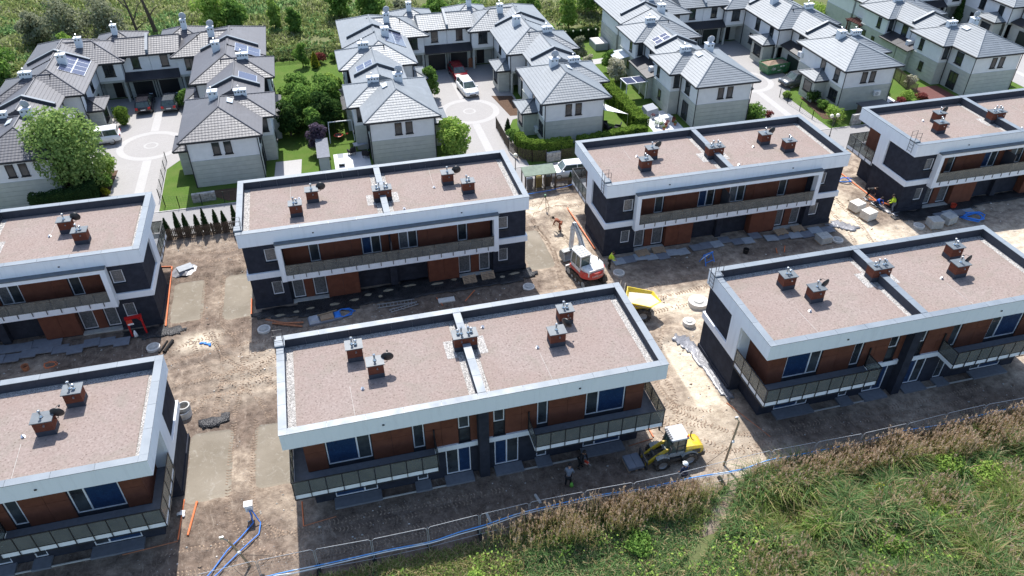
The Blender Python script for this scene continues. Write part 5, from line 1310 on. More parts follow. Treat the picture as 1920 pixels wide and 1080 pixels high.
# --- temporary fence
FX = [-5.05, -2.1, .83, 3.82, 6.86, 9.78, 12.65, 15.87, 18.8, 21.7, 24.7, 27.7, 30.7, 33.8, 36.97, 39.9, 42.9, 45.9, 48.9]
NUM = ['first', 'second', 'third', 'fourth', 'fifth', 'sixth', 'seventh', 'eighth', 'ninth', 'tenth', 'eleventh', 'twelfth', 'thirteenth', 'fourteenth', 'fifteenth', 'sixteenth', 'seventeenth', 'eighteenth']
for i in range(len(FX)-1):
    x0, x1 = FX[i]+.04, FX[i+1]-.04; L_ = x1-x0
    y0 = -3.75+.10*math.sin(i*1.3)-0; y1 = -3.75+.10*math.sin((i+1)*1.3)
    zb = dz((x0+x1)/2, -3.75)-.02
    t_ = thing('fence_panel', f'{NUM[i]} steel mesh fence panel from the left', 'fence', ((x0+x1)/2, (y0+y1)/2, zb), math.atan2(y1-y0, x1-x0), 'temporary site fence panels')
    h = 1.92; r = .016
    m = MB(); m.tube([(-L_/2, 0, .0), (-L_/2, 0, h-.12), (-L_/2+.12, 0, h), (L_/2-.12, 0, h), (L_/2, 0, h-.12), (L_/2, 0, 0)], r, 6); m.build('frame', 'galvanised', t_)
    m = MB(); m.tube([(-L_/2, 0, .15), (L_/2, 0, .15)], r, 6); m.build('bottom_rail', 'galvanised', t_)
    m = MB(); n = 16
    for k in range(1, n): m.bar((-L_/2+L_*k/n, 0, .15), (-L_/2+L_*k/n, 0, h), .0035)
    for k in range(1, 7): m.bar((-L_/2, .003, .15+1.75*k/7), (L_/2, .003, .15+1.75*k/7), .0035)
    m.build('wire_mesh', 'wire_grey', t_)
    m = MB().prism([(-.34, -.11), (.34, -.11), (.38, 0), (.34, .11), (-.34, .11), (-.38, 0)], -.05, .13); m.xform(Matrix.Rotation(R(90), 4, 'Z')).build('foot_block', 'black_rubber', t_, (L_/2+.04, 0, 0))
def hang(pts, r, mat, name, label, cat, n=6):
    o = Vector(pts[0]); m = MB(); P_ = []
    for a, b in zip(pts, pts[1:]):
        for k in range(4):
            u = k/4; u2 = u*u*(3-2*u); P_.append((a[0]+(b[0]-a[0])*u-o.x, a[1]+(b[1]-a[1])*u-o.y, a[2]+(b[2]-a[2])*u2-o.z))
    P_.append(tuple(Vector(pts[-1])-o)); m.tube(P_, r, n); return tag(m.build(name, mat, None, o, True), label, cat)
hz = [(-.5, .55), (1.5, .50), (4.4, .53), (6.8, .42), (9.2, .78), (12.6, 1.28), (15.4, 1.34), (17, 1.3), (19.3, 1.04), (22.3, 1.06), (25.8, .82), (27.6, 1.15), (29.7, 1.03), (33.4, .94), (36.9, 1.15), (39.6, .95), (45, 1.1), (49, 1.0)]
hang([(-5.2, -3.5, .25), (-3.4, -3.75, .4)]+[(x, -3.80, z) for x, z in hz], .034, 'hose_pale', 'water_hose', 'blue water hose strung along the mesh fence', 'hose')
hang([(-5.0, -3.3, .05), (-2.4, -3.6, .3)]+[(x, -3.86, z-.10+.06*math.sin(x*2)) for x, z in hz], .026, 'white_plastic', 'white_conduit', 'thin white conduit beside the blue hose on the fence', 'conduit')
# site power box and cables
t_ = thing('power_box', 'white electrical box on a post with blue cables', 'power box', (-2.72, .80, dz(-2.7, .8)))
MB().box(-.05, .05, -.05, .05, -.2, .8).build('post', 'timber', t_); MB().box(-.2, .2, -.16, .16, .62, 1.12).build('cabinet', 'white_plastic', t_); MB().box(-.24, .24, -.2, .2, 1.12, 1.17).build('lid', 'white_plastic', t_); MB().box(-.10, .10, -.19, -.162, .70, .92).build('socket_panel', 'dish_grey', t_)
hang([(-2.7, .6, .7), (-2.6, .2, .1), (-3.3, -.6, .04), (-4.0, -1.3, .06), (-4.6, -2.2, .05), (-5.1, -3.0, .2)], .036, 'hose_blue', 'supply_cable', 'blue cable curving left from the white power box', 'cable')
hang([(-2.6, .6, .7), (-2.2, .1, .1), (-2.3, -.6, .04), (-3.3, -1.5, .05), (-4.2, -2.4, .05), (-4.9, -3.2, .2)], .036, 'hose_blue', 'supply_cable', 'second blue cable bulging right below the power box', 'cable')
def pole(loc, top, label, lampdir):
    t_ = thing('light_pole', label, 'pole', loc); tp = Vector(top)
    MB().tube([(0, 0, -.3), tuple(tp*.5), tuple(tp)], [.075, .068, .06], 8).build('post', 'timber', t_)
    m = MB(); m.bar(tp, tp+Vector((lampdir*.25, 0, .32)), .05); m.box(tp.x+lampdir*.25-.10, tp.x+lampdir*.25+.10, tp.y-.04, tp.y+.04, tp.z+.26, tp.z+.44); m.build('lamp_head', 'steel', t_)
    m = MB(); m.box(.55*tp.x-.06, .55*tp.x+.10, tp.y*.55-.12, tp.y*.55-.05, tp.z*.55, tp.z*.55+.16); m.build('junction_box', 'white_plastic', t_)
    for gx_ in (-1.1, 1.1): MB().tube([tuple(tp*.45), (gx_, .3, .02)], .012, 5).build('guy_wire', 'black_metal', t_)
pole((25.4, -2.6, dz(25.4, -2.6)), (.55, .3, 3.5), 'tall wooden pole with lamp leaning by the wheel loader', -1)
pole((-2.7, -2.5, dz(-2.7, -2.5)), (-.75, .15, 2.3), 'short leaning wooden pole near the power box', -1)
# pipes, planks and small gear lying about
def lying(name, p0, p1, r, mat, label, cat, n=10, hollow=True):
    a = Vector((p0[0], p0[1], dz(*p0[:2])+r+(p0[2] if len(p0) > 2 else 0))); b = Vector((p1[0], p1[1], dz(*p1[:2])+r+(p1[2] if len(p1) > 2 else 0)))
    m = MB().cyl((0, 0, 0), b-a, r, r, n)
    if hollow: m.cyl((b-a)*.0, (b-a)*.06, r*1.18, r*1.18, n)
    return tag(m.build(name, mat, None, a), label, cat)
lying('drain_pipe', (-5.86, 2.64), (-6.2, .35), .06, 'pvc_orange', 'orange drain pipe lying on bare soil beside the sand bed', 'pipe')
lying('drain_pipe', (-6.6, 3.0), (-6.72, .2), .04, 'pvc_orange', 'thin orange pipe nearest the left front duplex', 'pipe')
lying('drain_pipe', (-6.72, .1), (-9.6, -.05), .03, 'timber_red', 'red pipe line in front of the left front duplex corner', 'pipe')
lying('drain_pipe', (-9.18, 20.0, .05), (-9.42, 28.0, .05), .055, 'pvc_orange', 'long orange pipe along the end wall of the far left duplex', 'pipe')
lying('drain_pipe', (-9.5, 28.1), (-10.9, 28.4), .06, 'pvc_orange', 'short orange pipe at the back corner of the far left duplex', 'pipe')
lying('drain_pipe', (-2.95, 19.9), (-2.95, 21.9), .06, 'pvc_orange', 'orange pipe stub at the left wall of the membrane duplex', 'pipe')
lying('drain_pipe', (.12, 1.1), (.15, -.65), .035, 'pvc_orange', 'orange pipe below the left balcony corner', 'pipe')
lying('drain_pipe', (.15, -.65), (2.0, -.45), .03, 'timber_red', 'red pipe along the front of the nearest duplex', 'pipe')
lying('drain_pipe', (22.05, 3.4), (22.1, .6), .05, 'pvc_orange', 'orange pipe on the soil behind the wheel loader', 'pipe')
lying('drain_pipe', (22.0, .5), (20.3, .3), .03, 'timber_red', 'red pipe beside the wheel loader arm', 'pipe')
lying('drain_pipe', (28.05, 2.2), (29.4, -1.2), .035, 'timber_red', 'dark red pipe along the corner of the right front duplex', 'pipe')
lying('drain_pipe', (53.9, 28.2), (54.05, 22.6), .06, 'pvc_orange', 'long orange pipe along the end wall at far right', 'pipe')
lying('drain_pipe', (52.9, 22.5, .3), (54.3, 21.3, .35), .07, 'pvc_orange', 'orange pipe held by the three workers', 'pipe')
lying('drain_pipe', (25.55, 21.6, .1), (25.3, 28.6, .1), .06, 'pvc_orange', 'orange pipe along the end wall behind the excavator boom', 'pipe')
lying('drain_pipe', (11.2, 18.4), (11.5, 17.3), .035, 'pvc_orange', 'thin orange pipe left of the white slab', 'pipe')
lying('drain_pipe', (14.3, 18.6), (13.3, 17.4), .035, 'pvc_orange', 'thin orange pipe right of the white slab', 'pipe')
lying('drain_pipe', (40.8, 18.0), (40.5, 17.3), .04, 'pvc_orange', 'short orange pipe in the shaded soil, left of two', 'pipe')
lying('drain_pipe', (41.7, 18.1), (41.2, 17.3), .04, 'pvc_orange', 'short orange pipe in the shaded soil, right of two', 'pipe')
lying('sewer_pipe', (-9.0, 16.9), (-8.5, 18.1), .11, 'black_rubber', 'thick black pipe nearest the lane by the red frame', 'pipe')
lying('sewer_pipe', (-9.35, 17.0), (-8.9, 18.2), .06, 'black_rubber', 'thin black pipe beside the thick one', 'pipe')
for i, (a, b) in enumerate((((-1.9, 19.0), (.7, 17.5)), ((-1.4, 18.3), (.8, 17.35)), ((-1.2, 18.15), (.9, 17.75)))):
    A_ = Vector((*a, dz(*a)+.05+.06*i)); B_ = Vector((*b, dz(*b)+.05+.06*i))
    tag(MB().bar((0, 0, 0), B_-A_, .14, .05).build('plank', 'timber_red', None, A_), ['uppermost', 'middle', 'lowest'][i]+' reddish plank of the three by the roof ladder', 'plank')
def manhole(x, y, r, h, label, lid=True, two=False):
    t_ = thing('manhole_ring', label, 'manhole', (x, y, dz(x, y)-.05))
    MB().lathe([(r*.80, 0), (r, 0), (r, h), (r*.80, h), (r*.80, 0)], (0, 0, 0), 24).build('ring', 'concrete_light', t_)
    if two: MB().lathe([(r*.62, h), (r*.8, h), (r*.8, h+.3), (r*.62, h+.3), (r*.62, h)], (.1, .1, 0), 24).build('upper_ring', 'concrete', t_)
    if lid: MB().lathe([(0, h-.06), (r*.79, h-.06), (r*.79, h-.02), (r*.5, h), (r*.48, h+.05), (0, h+.06)], (0, 0, 0), 24).build('lid', 'concrete', t_)
manhole(30.85, 12.5, .78, .42, 'large pale concrete ring with lid right of the yellow dumper')
manhole(29.05, 10.35, .47, .42, 'small pale concrete ring below the large one')
manhole(-7.1, 10.1, .5, .55, 'stacked concrete rings beside the left front duplex', False, True)
for x, y, l in ((26.27, 17.8, 'flat concrete manhole cover by the hi-vis worker'), (-2.0, 17.7, 'flat round manhole cover left of the roof ladder'), (46.6, 17.7, 'flat manhole cover near the block pallet'),
                (54.9, 17.8, 'flat manhole cover left of the paver pallets'), (-9.8, 17.65, 'manhole cover beside the black pipes'), (18.6, 17.85, 'flat manhole cover near the back corner of the nearest duplex')):
    manhole(x, y, .48, .22, l)
def block_pallet(x, y, rz, w, d, h, mat, label, layers=4, wood=True):
    t_ = thing('paver_pallet', label, 'pallet', (x, y, dz(x, y)-.02), rz, 'pallets of slabs and blocks')
    if wood:
        m = MB()
        for k in range(5): m.box(-w/2, w/2, -d/2+d*k/5+.01, -d/2+d*(k+1)/5-.03, .10, .13)
        for k in range(3): m.box(-w/2+(w-.1)*k/2, -w/2+(w-.1)*k/2+.1, -d/2, d/2, 0, .10)
        m.build('pallet', 'pallet_wood', t_)
    nx, ny = 3, 2
    for k in range(layers):
        for i in range(nx):
            for j in range(ny):
                bx('slab', -w/2+w*i/nx+.008, -w/2+w*(i+1)/nx-.008, -d/2+d*j/ny+.008, -d/2+d*(j+1)/ny-.008, .13+h*k/layers, .13+h*(k+1)/layers-.008, mat, t_)
    return t_
block_pallet(51.1, 21.7, .25, 1.15, 1.0, .75, 'concrete_light', 'pale slab pallet behind its twin near the crouching workers')
block_pallet(51.3, 20.2, .25, 1.15, 1.0, .75, 'concrete_light', 'pale slab pallet standing in front of its twin')
block_pallet(56.2, 17.5, -.1, 1.1, 1.0, .75, 'concrete', 'grey block pallet left of two beside blue pipes')
block_pallet(57.9, 17.8, .2, 1.1, 1.0, .7, 'concrete', 'grey block pallet right of two beside blue pipes')
block_pallet(45.3, 17.9, .05, 1.1, 1.0, .6, 'concrete', 'low grey block pallet in front of the foam boards')
t_ = thing('wrapped_slabs', 'stack of grey slabs half wrapped in silver foil', 'pallet', (-8.3, 27.3, dz(-8.3, 27.3)), .4)
for k in range(3): bx('slab', -.6, .6, -.42, .42, .06+.1*k, .155+.1*k, 'foam_board_light', t_)
m = MB(); rr = random.Random(3); ring = [(1.15*math.cos(a)*(1+rr.uniform(-.2, .25)), .85*math.sin(a)*(1+rr.uniform(-.2, .25))) for a in np.linspace(0, 2*math.pi, 18, endpoint=False)]
ri = [(.62*math.cos(a), .45*math.sin(a)) for a in np.linspace(0, 2*math.pi, 18, endpoint=False)]
m.add([(x, y, .02+rr.uniform(0, .08)) for x, y in ring]+[(x*1.05, y*1.05, .22+rr.uniform(0, .05)) for x, y in ri], [(i, (i+1) % 18, 18+(i+1) % 18, 18+i) for i in range(18)]); o = m.build('foil_wrap', 'silver_foil', t_); o.modifiers.new('s', 'SOLIDIFY').thickness = .012
# red lifting frame
t_ = thing('lifting_frame', 'red steel lifting frame leaning at the duplex corner', 'frame', (-11.0, 19.5, -.05), .12)
m = MB()
m.bar((-.45, 0, 0), (-.52, .25, 1.45), .12); m.bar((.55, 0, 0), (.45, .25, 1.45), .12); m.box(-.62, .55, .18, .36, 1.42, 1.62); m.bar((-.5, .2, 1.1), (-.2, .25, 1.45), .09); m.bar((.48, .2, 1.1), (.2, .25, 1.45), .09); m.build('frame', 'red_paint', t_)
MB().box(-.55, -.15, .10, .17, 1.05, 1.40).build('counterplate', 'plastic_red', t_); MB().box(-.5, -.1, .07, .098, .98, 1.12).build('type_plate', 'white_plastic', t_)
MB().lathe([(0, 0), (.16, .02), (.12, .3), (.05, .55), (0, .6)], (-.2, -.1, .0), 8).build('plastic_bag', 'white_plastic', t_, (0, 0, .0), True)
# sheets of membrane and foil
jitter_sheet('membrane_sheet', [(-2.9, 20.0), (-2.4, 19.2), (.2, 18.7), (3, 18.5), (6, 18.75), (9, 18.65), (12.5, 18.9), (16, 18.8), (19.2, 19.1), (19.9, 19.6), (19.4, 20.5), (16.2, 20.6), (10.6, 21.3), (5.5, 20.8), (2.7, 20.9), (0, 20.25)], .06, 'membrane', 'black membrane laid along the front of the middle far duplex', 'membrane', .02, 1)
jitter_sheet('membrane_sheet', [(-12.2, 20.1), (-12, 19.1), (-9.4, 18.8), (-8.0, 18.9), (-7.6, 19.6), (-8.9, 19.9), (-9.5, 20.4)], .05, 'membrane', 'grey black membrane scrap by the red lifting frame', 'membrane', .02, 2)
jitter_sheet('membrane_sheet', [(54.0, 20.6), (53.6, 19.4), (55.2, 18.6), (59, 19.2), (64, 19.6), (72, 19.6), (72, 21.2), (60, 21.2), (56.5, 20.5)], .05, 'membrane', 'black membrane along the front of the far right duplex', 'membrane', .02, 3)
jitter_sheet('foil_sheet', [(27.4, 9.3), (28.4, 8.9), (28.8, 7.6), (28.8, 2.6), (28.15, 2.3), (27.95, 4.5), (27.85, 7.2), (27.0, 8.8)], .06, 'silver_foil', 'silver plastic sheet along the end wall of the right front duplex', 'foil', .012, 4, .05, .2)
jitter_sheet('foil_sheet', [(46.9, 20.2), (48.8, 18.6), (49.6, 19.0), (48.4, 20.6)], .06, 'silver_foil', 'grey plastic sheet at the corner beyond the foam boards', 'foil', .012, 5, .09, .28)
jitter_sheet('foil_sheet', [(-4.2, 9.6), (-6.2, 9.2), (-6.0, 8.5), (-4.4, 8.7)], .05, 'membrane', 'dark plastic scrap behind the sand bed at left', 'foil', .012, 6, .06, .28)
jitter_sheet('foil_sheet', [(52.9, 23.4), (53.8, 22.6), (55.0, 20.2), (54.2, 19.9), (53.3, 21.6)], .05, 'silver_foil', 'grey sheeting under the three workers', 'foil', .012, 7, .06, .28)
SP = [(-.8, 19.2, 1.0, .4), (.4, 19.35, .6, .3), (1.5, 19.5, .8, .3), (3.3, 19.5, 1.1, .5), (4.9, 19.7, 1.0, .45), (6.0, 20.1, .8, .5), (7.6, 20.3, 1.0, .4), (9.4, 20.5, 1.4, .35), (11.6, 20.2, 1.3, .35), (13.0, 20.4, .7, .3), (6.9, 19.6, .5, .4), (14.6, 19.8, .5, .3), (18.0, 20.0, 1.2, .4), (16.9, 19.8, .5, .4)]
ORDX = {i: k for k, i in enumerate(sorted(range(len(SP)), key=lambda q: SP[q][0]))}
for i, (x, y, w, d) in enumerate(SP):
    rr = random.Random(i+9); n = 14; poly = []
    m = MB(); top = [(w*.5*math.cos(a)*rr.uniform(.75, 1.15), d*.5*math.sin(a)*rr.uniform(.7, 1.2)) for a in np.linspace(0, 2*math.pi, n, endpoint=False)]
    m.add([(x_, y_, -.03) for x_, y_ in top]+[(x_*.55, y_*.55, .06+rr.uniform(0, .03)) for x_, y_ in top]+[(0, 0, .08)], [(k, (k+1) % n, n+(k+1) % n, n+k) for k in range(n)]+[(n+k, n+(k+1) % n, 2*n) for k in range(n)])
    tag(m.build('sand_heap', 'sand_pad', None, (x, y, max(dz(x, y), -.09)+.06), True), f'{NUM[ORDX[i]]} small sand heap from the left on the black membrane', 'sand heap', 'sand heaps on the black membrane')
# foam boards laid along the fronts
rr = random.Random(5)
def boards(x0, x1, y, nmat, label, group, n, dy=.25):
    for i in range(n):
        x = x0+(x1-x0)*(i+.5)/n; yy = y+rr.uniform(-dy, dy); w = (x1-x0)/n*1.02
        t_ = MB().box(-w/2, w/2, -.45, .45, 0, .07)
        o = t_.build('foam_board', nmat[i % len(nmat)], None, (x, yy, max(dz(x, yy), -.10)+.06+.02*(i % 3))); o.rotation_euler = (rr.uniform(-.03, .03), rr.uniform(-.03, .03), rr.uniform(-.08, .08)); tag(o, NUM[i]+' '+label+', counted from the left', 'board', group)
boards(26.4, 33.2, 19.35, ['foam_board_light', 'foam_board', 'foam_board_light'], 'grey board lying before the duplex behind the excavator', 'boards before the excavator duplex', 7, .2)
boards(33.6, 40.4, 19.9, ['foam_board', 'foam_board', 'foam_board_light'], 'grey board at the dark recess of the loggia duplex', 'boards at the recessed entrance', 7, .35)
boards(40.6, 47.2, 19.35, ['foam_board_light', 'foam_board'], 'grey board under the right part of the loggia', 'boards under the loggia', 6, .25)
boards(-23.2, -11.6, 19.15, ['foam_board'], 'dark board lying before the far left duplex', 'boards before the far left duplex', 11, .3)
boards(-21.4, -16.4, 20.1, ['foam_board'], 'dark board close against the far left duplex', 'boards close to the far left duplex wall', 5, .15)
boards(57.5, 61.6, 18.9, ['foam_board', 'foam_board_light'], 'grey board lying before the far right duplex', 'boards before the far right duplex', 4, .2)
def pallet(x, y, z, rz, tilt, label):
    t_ = thing('wooden_pallet', label, 'pallet', (x, y, z), rz, 'loose wooden pallets'); t_.rotation_euler = (tilt, 0, rz)
    for k in range(6): bx('slat', -.55, .55, -.4+.8*k/6+.01, -.4+.8*(k+1)/6-.03, .10, .125, 'pallet_wood', t_)
    for k in range(3): bx('runner', -.55+.5*k, -.45+.5*k, -.4, .4, 0, .10, 'pallet_wood', t_)
for (x, y, z, rz, tl, lb) in ((29.2, 19.9, .12, .1, .12, 'wooden pallet at the left door behind the excavator'), (30.7, 19.95, .12, -.05, .1, 'wooden pallet at the second door behind the excavator'),
                              (42.3, 19.9, .12, .1, .1, 'wooden pallet at the first right-hand door of the loggia duplex'), (44.0, 20.0, .12, .0, .1, 'wooden pallet at the last door of the loggia duplex'),
                              (14.2, 19.95, .05, .05, .55, 'pallet propped before the left of two film-covered doors'), (15.75, 20.1, .05, .05, .55, 'pallet propped before the right of two film-covered doors')):
    pallet(x, y, z, rz, tl, lb)
# mixed load on a low platform, hose tangle, ladders
t_ = thing('material_skid', 'low platform piled with tarps and boards behind the nearest duplex', 'skid', (2.5, 17.85, dz(2.5, 17.85)), .12)
MB().box(-1.25, 1.25, -.5, .5, .0, .16).build('platform', 'foam_board', t_); MB().box(-.35, .65, -.35, .4, .16, .30).build('board_stack', 'pallet_wood', t_)
m = MB(); m.hexa([(-1.2, -.42, .16), (-.4, -.42, .16), (-.4, .42, .16), (-1.2, .42, .16), (-1.05, -.3, .42), (-.5, -.34, .34), (-.52, .3, .38), (-1.1, .36, .33)]); m.build('tarp', 'dish_grey', t_); m = MB().hexa([(.68, -.3, .16), (1.22, -.35, .16), (1.2, .4, .16), (.7, .4, .16), (.8, -.18, .30), (1.1, -.2, .26), (1.12, .25, .31), (.78, .28, .27)]); m.build('blue_tarp', 'hose_blue', t_)
MB().bar((-.7, .2, .36), (1.0, .35, .38), .08, .03).build('batten', 'timber', t_)
rr = random.Random(11)
def tangle(loc, r, mat, label, cat, n=26, rad=.035, flat=.12, sx=1.6):
    m = MB(); pts = [(sx*r*math.cos(k*.9)*rr.uniform(.5, 1.), r*math.sin(k*.9)*rr.uniform(.5, 1.), .04+rr.uniform(0, flat)) for k in range(n)]; m.tube(pts, rad, 6)
    return tag(m.build('hose_tangle', mat, None, loc, True), label, cat)
tangle((4.0, 18.2, 0), .6, 'hose_blue', 'tangled blue hose right of the tarp-covered platform', 'hose')
tangle((60.6, 17.7, .05), .8, 'hose_blue', 'heap of blue pipes beside the block pallets', 'pipes', 24, .06, .3, 1.8)
tangle((-16.6, 17.3, 0), .45, 'pvc_orange', 'coil of orange cable on dark soil at left', 'cable', 20, .022, .3, 1.2)
tangle((53.2, 26.6, .1), .5, 'hose_blue', 'blue tarp and hose scrap behind the third far duplex', 'hose', 14, .05, .2)
def ladder(loc, rz, L_, label, w=.42):
    t_ = thing('ladder', label, 'ladder', loc, rz)
    for s_ in (-1, 1): MB().box(-L_/2, L_/2, s_*w/2-.025, s_*w/2+.025, .02, .09).build('rail', 'aluminium', t_)
    for k in range(int(L_/.28)): bx('rung', -L_/2+.14+.28*k-.016, -L_/2+.14+.28*k+.016, -w/2, w/2, .04, .07, 'aluminium', t_)
ladder((8.0, 18.35, .0), .0, 2.9, 'aluminium ladder lying flat behind the nearest duplex'); ladder((8.5, 17.75, .0), .22, 2.3, 'second aluminium ladder lying askew beside the first', .3)
tag(MB().box(-.65, .65, -.28, .28, 0, .09).build('white_slab', 'concrete_light', None, (11.9, 17.9, dz(11.9, 17.9))), 'flat white slab between two thin orange pipes', 'slab')
t_ = thing('trestle', 'blue steel trestle in the shaded soil before the loggia duplex', 'trestle', (34.1, 17.6, dz(34.1, 17.6)), .3)
m = MB()
for s_ in (-.5, .5): m.bar((s_, -.4, 0), (s_*.8, 0, .85), .06); m.bar((s_, .4, 0), (s_*.8, 0, .85), .06)
m.bar((-.55, 0, .86), (.55, 0, .86), .08); m.bar((-.45, -.3, .25), (.45, -.3, .25), .05); m.build('frame', 'hose_blue', t_); MB().bar((-.2, .5, .02), (1.5, .9, .02), .10, .05).build('loose_bar', 'white_plastic', t_)
def bucket(x, y, mat, label):
    t_ = thing('bucket', label, 'bucket', (x, y, dz(x, y)-.01)); MB().lathe([(0, .01), (.20, .0), (.26, .42), (.24, .42), (.19, .05), (0, .05)], (0, 0, 0), 14).build('tub', mat, t_); MB().lathe([(0, .18), (.22, .18)], (0, 0, 0), 12).build('mortar', 'bed_soil', t_)
bucket(37.9, 18.0, 'black_rubber', 'black mortar bucket on the shaded soil'); bucket(-18.3, 17.6, 'timber_red', 'rusty brown bucket on dark soil at far left'); bucket(60.2, 19.9, 'plastic_red', 'small red and white bucket near the membrane')
jitter_sheet('blue_rag', [(-6.6, 17.3), (-5.9, 16.9), (-5.8, 17.1), (-6.4, 17.45)], .05, 'hose_blue', 'scrap of blue plastic on the site lane', 'scrap', .02, 9, .08, .16)
jitter_sheet('white_rag', [(-6.9, 1.9), (-6.55, 1.7), (-6.5, 2.1), (-6.8, 2.3)], .06, 'white_plastic', 'crumpled white bag by the left front duplex', 'scrap', .02, 10, .14, .14)
jitter_sheet('white_rag', [(11.6, -4.6), (12.9, -4.7), (12.8, -4.35), (11.8, -4.3)], .10, 'white_plastic', 'crumpled white bags at the fence foot', 'scrap', .02, 12, .2, .2)
for i, (x, y, rz) in enumerate(((10.5, -2.7, 1.7), (13.6, -2.2, 1.8))):
    o = MB().box(-.35, .35, -.07, .07, 0, .12).build('kerb_piece', 'concrete', None, (x, y, dz(x, y))); o.rotation_euler.z = rz; tag(o, ['left', 'right'][i]+' short concrete kerb piece on the soil inside the fence', 'kerb')
# stones and clods scattered over the soil
rg = np.random.default_rng(12); n = 9000
x = rg.uniform(-24, 66, n); y = rg.uniform(-3.5, 31.5, n); keep = fbm(x, y, 2.2, 15) > .46
for bx0, by0 in DUP.values(): keep &= ~((x > bx0-.3) & (x < bx0+BL+.3) & (y > by0-.3) & (y < by0+BW+.3))
for (a, b) in PADS: keep &= ~((x > a[0]-.2) & (x < b[0]+.2) & (y > a[1]-.2) & (y < b[1]+.2))
x, y = x[keep], y[keep]; n = len(x); s_ = .025+.05*rg.random(n)**3+.05*(rg.random(n) < .04)
oct_ = np.array([(1, 0, 0), (0, 1, 0), (-1, 0, 0), (0, -1, 0), (0, 0, 1), (0, 0, -1)], float); of = np.array([(0, 1, 4), (1, 2, 4), (2, 3, 4), (3, 0, 4), (1, 0, 5), (2, 1, 5), (3, 2, 5), (0, 3, 5)])
V = oct_[None]*s_[:, None, None]*rg.uniform(.6, 1.3, (n, 6, 1))*np.array([1.2, 1, .7])+np.stack([x, y, dirt_h(x, y)+s_*.25], -1)[:, None, :]
me = np_mesh('stones', V.reshape(-1, 3), (of[None]+(np.arange(n)*6)[:, None, None]).reshape(-1, 3), ['concrete', 'dirt_clod', 'concrete_light'], mi=np.repeat(np.where(rg.random(n) < .18, 2, np.where(rg.random(n) < .55, 1, 0)), 8))
tag(put('stones', me), 'stones and clods scattered over the site soil', 'stones', kind='stuff')

# tyre and crawler prints pressed into the soil: pairs of lug rows along curved paths
rg = np.random.default_rng(21); Vt, Ft, o_ = [], [], 0
def track(pts, gauge, w, pitch, tall):
    global o_
    P_ = [np.array(p, float) for p in pts]; path = []
    for i in range(len(P_)-1):
        a = P_[max(i-1, 0)]; b = P_[i]; c = P_[i+1]; d = P_[min(i+2, len(P_)-1)]
        for t_ in np.linspace(0, 1, 24, endpoint=False):
            path.append(.5*((2*b)+(-a+c)*t_+(2*a-5*b+4*c-d)*t_**2+(-a+3*b-3*c+d)*t_**3))
    path = np.array(path); seg = np.linalg.norm(np.diff(path, axis=0), axis=1); s_ = np.concatenate([[0], np.cumsum(seg)])
    u = np.arange(0, s_[-1], pitch); px = np.interp(u, s_, path[:, 0]); py = np.interp(u, s_, path[:, 1]); dx = np.gradient(px); dy = np.gradient(py); l_ = np.hypot(dx, dy); dx, dy = dx/l_, dy/l_
    for side in (-1, 1):
        for half in (-1, 1):
            keep = rg.random(len(u)) < .82
            cx = px-dy*(side*gauge/2+half*w*.26); cy = py+dx*(side*gauge/2+half*w*.26)
            ang = np.arctan2(dy, dx)+half*.5+np.pi/2
            ex, ey = np.cos(ang)*w*.27, np.sin(ang)*w*.27; fx, fy = -np.sin(ang)*pitch*.22, np.cos(ang)*pitch*.22
            zz = dirt_h(cx, cy)
            q = []
            for (a, b, h_) in ((-1, -1, -.02), (1, -1, -.02), (1, 1, -.02), (-1, 1, -.02), (-.8, -.35, tall), (.8, -.35, tall), (.8, .35, tall), (-.8, .35, tall)):
                q.append(np.stack([cx+a*ex+b*fx, cy+a*ey+b*fy, zz+h_*(.6+.8*rg.random(len(u)))], -1))
            V = np.stack(q, 1)[keep].reshape(-1, 3); n = keep.sum()
            F = np.array([(4, 5, 6, 7), (0, 1, 5, 4), (1, 2, 6, 5), (2, 3, 7, 6), (3, 0, 4, 7)])[None]+(np.arange(n)*8)[:, None, None]+o_
            Vt.append(V); Ft.append(F.reshape(-1, 4)); o_ += len(V)
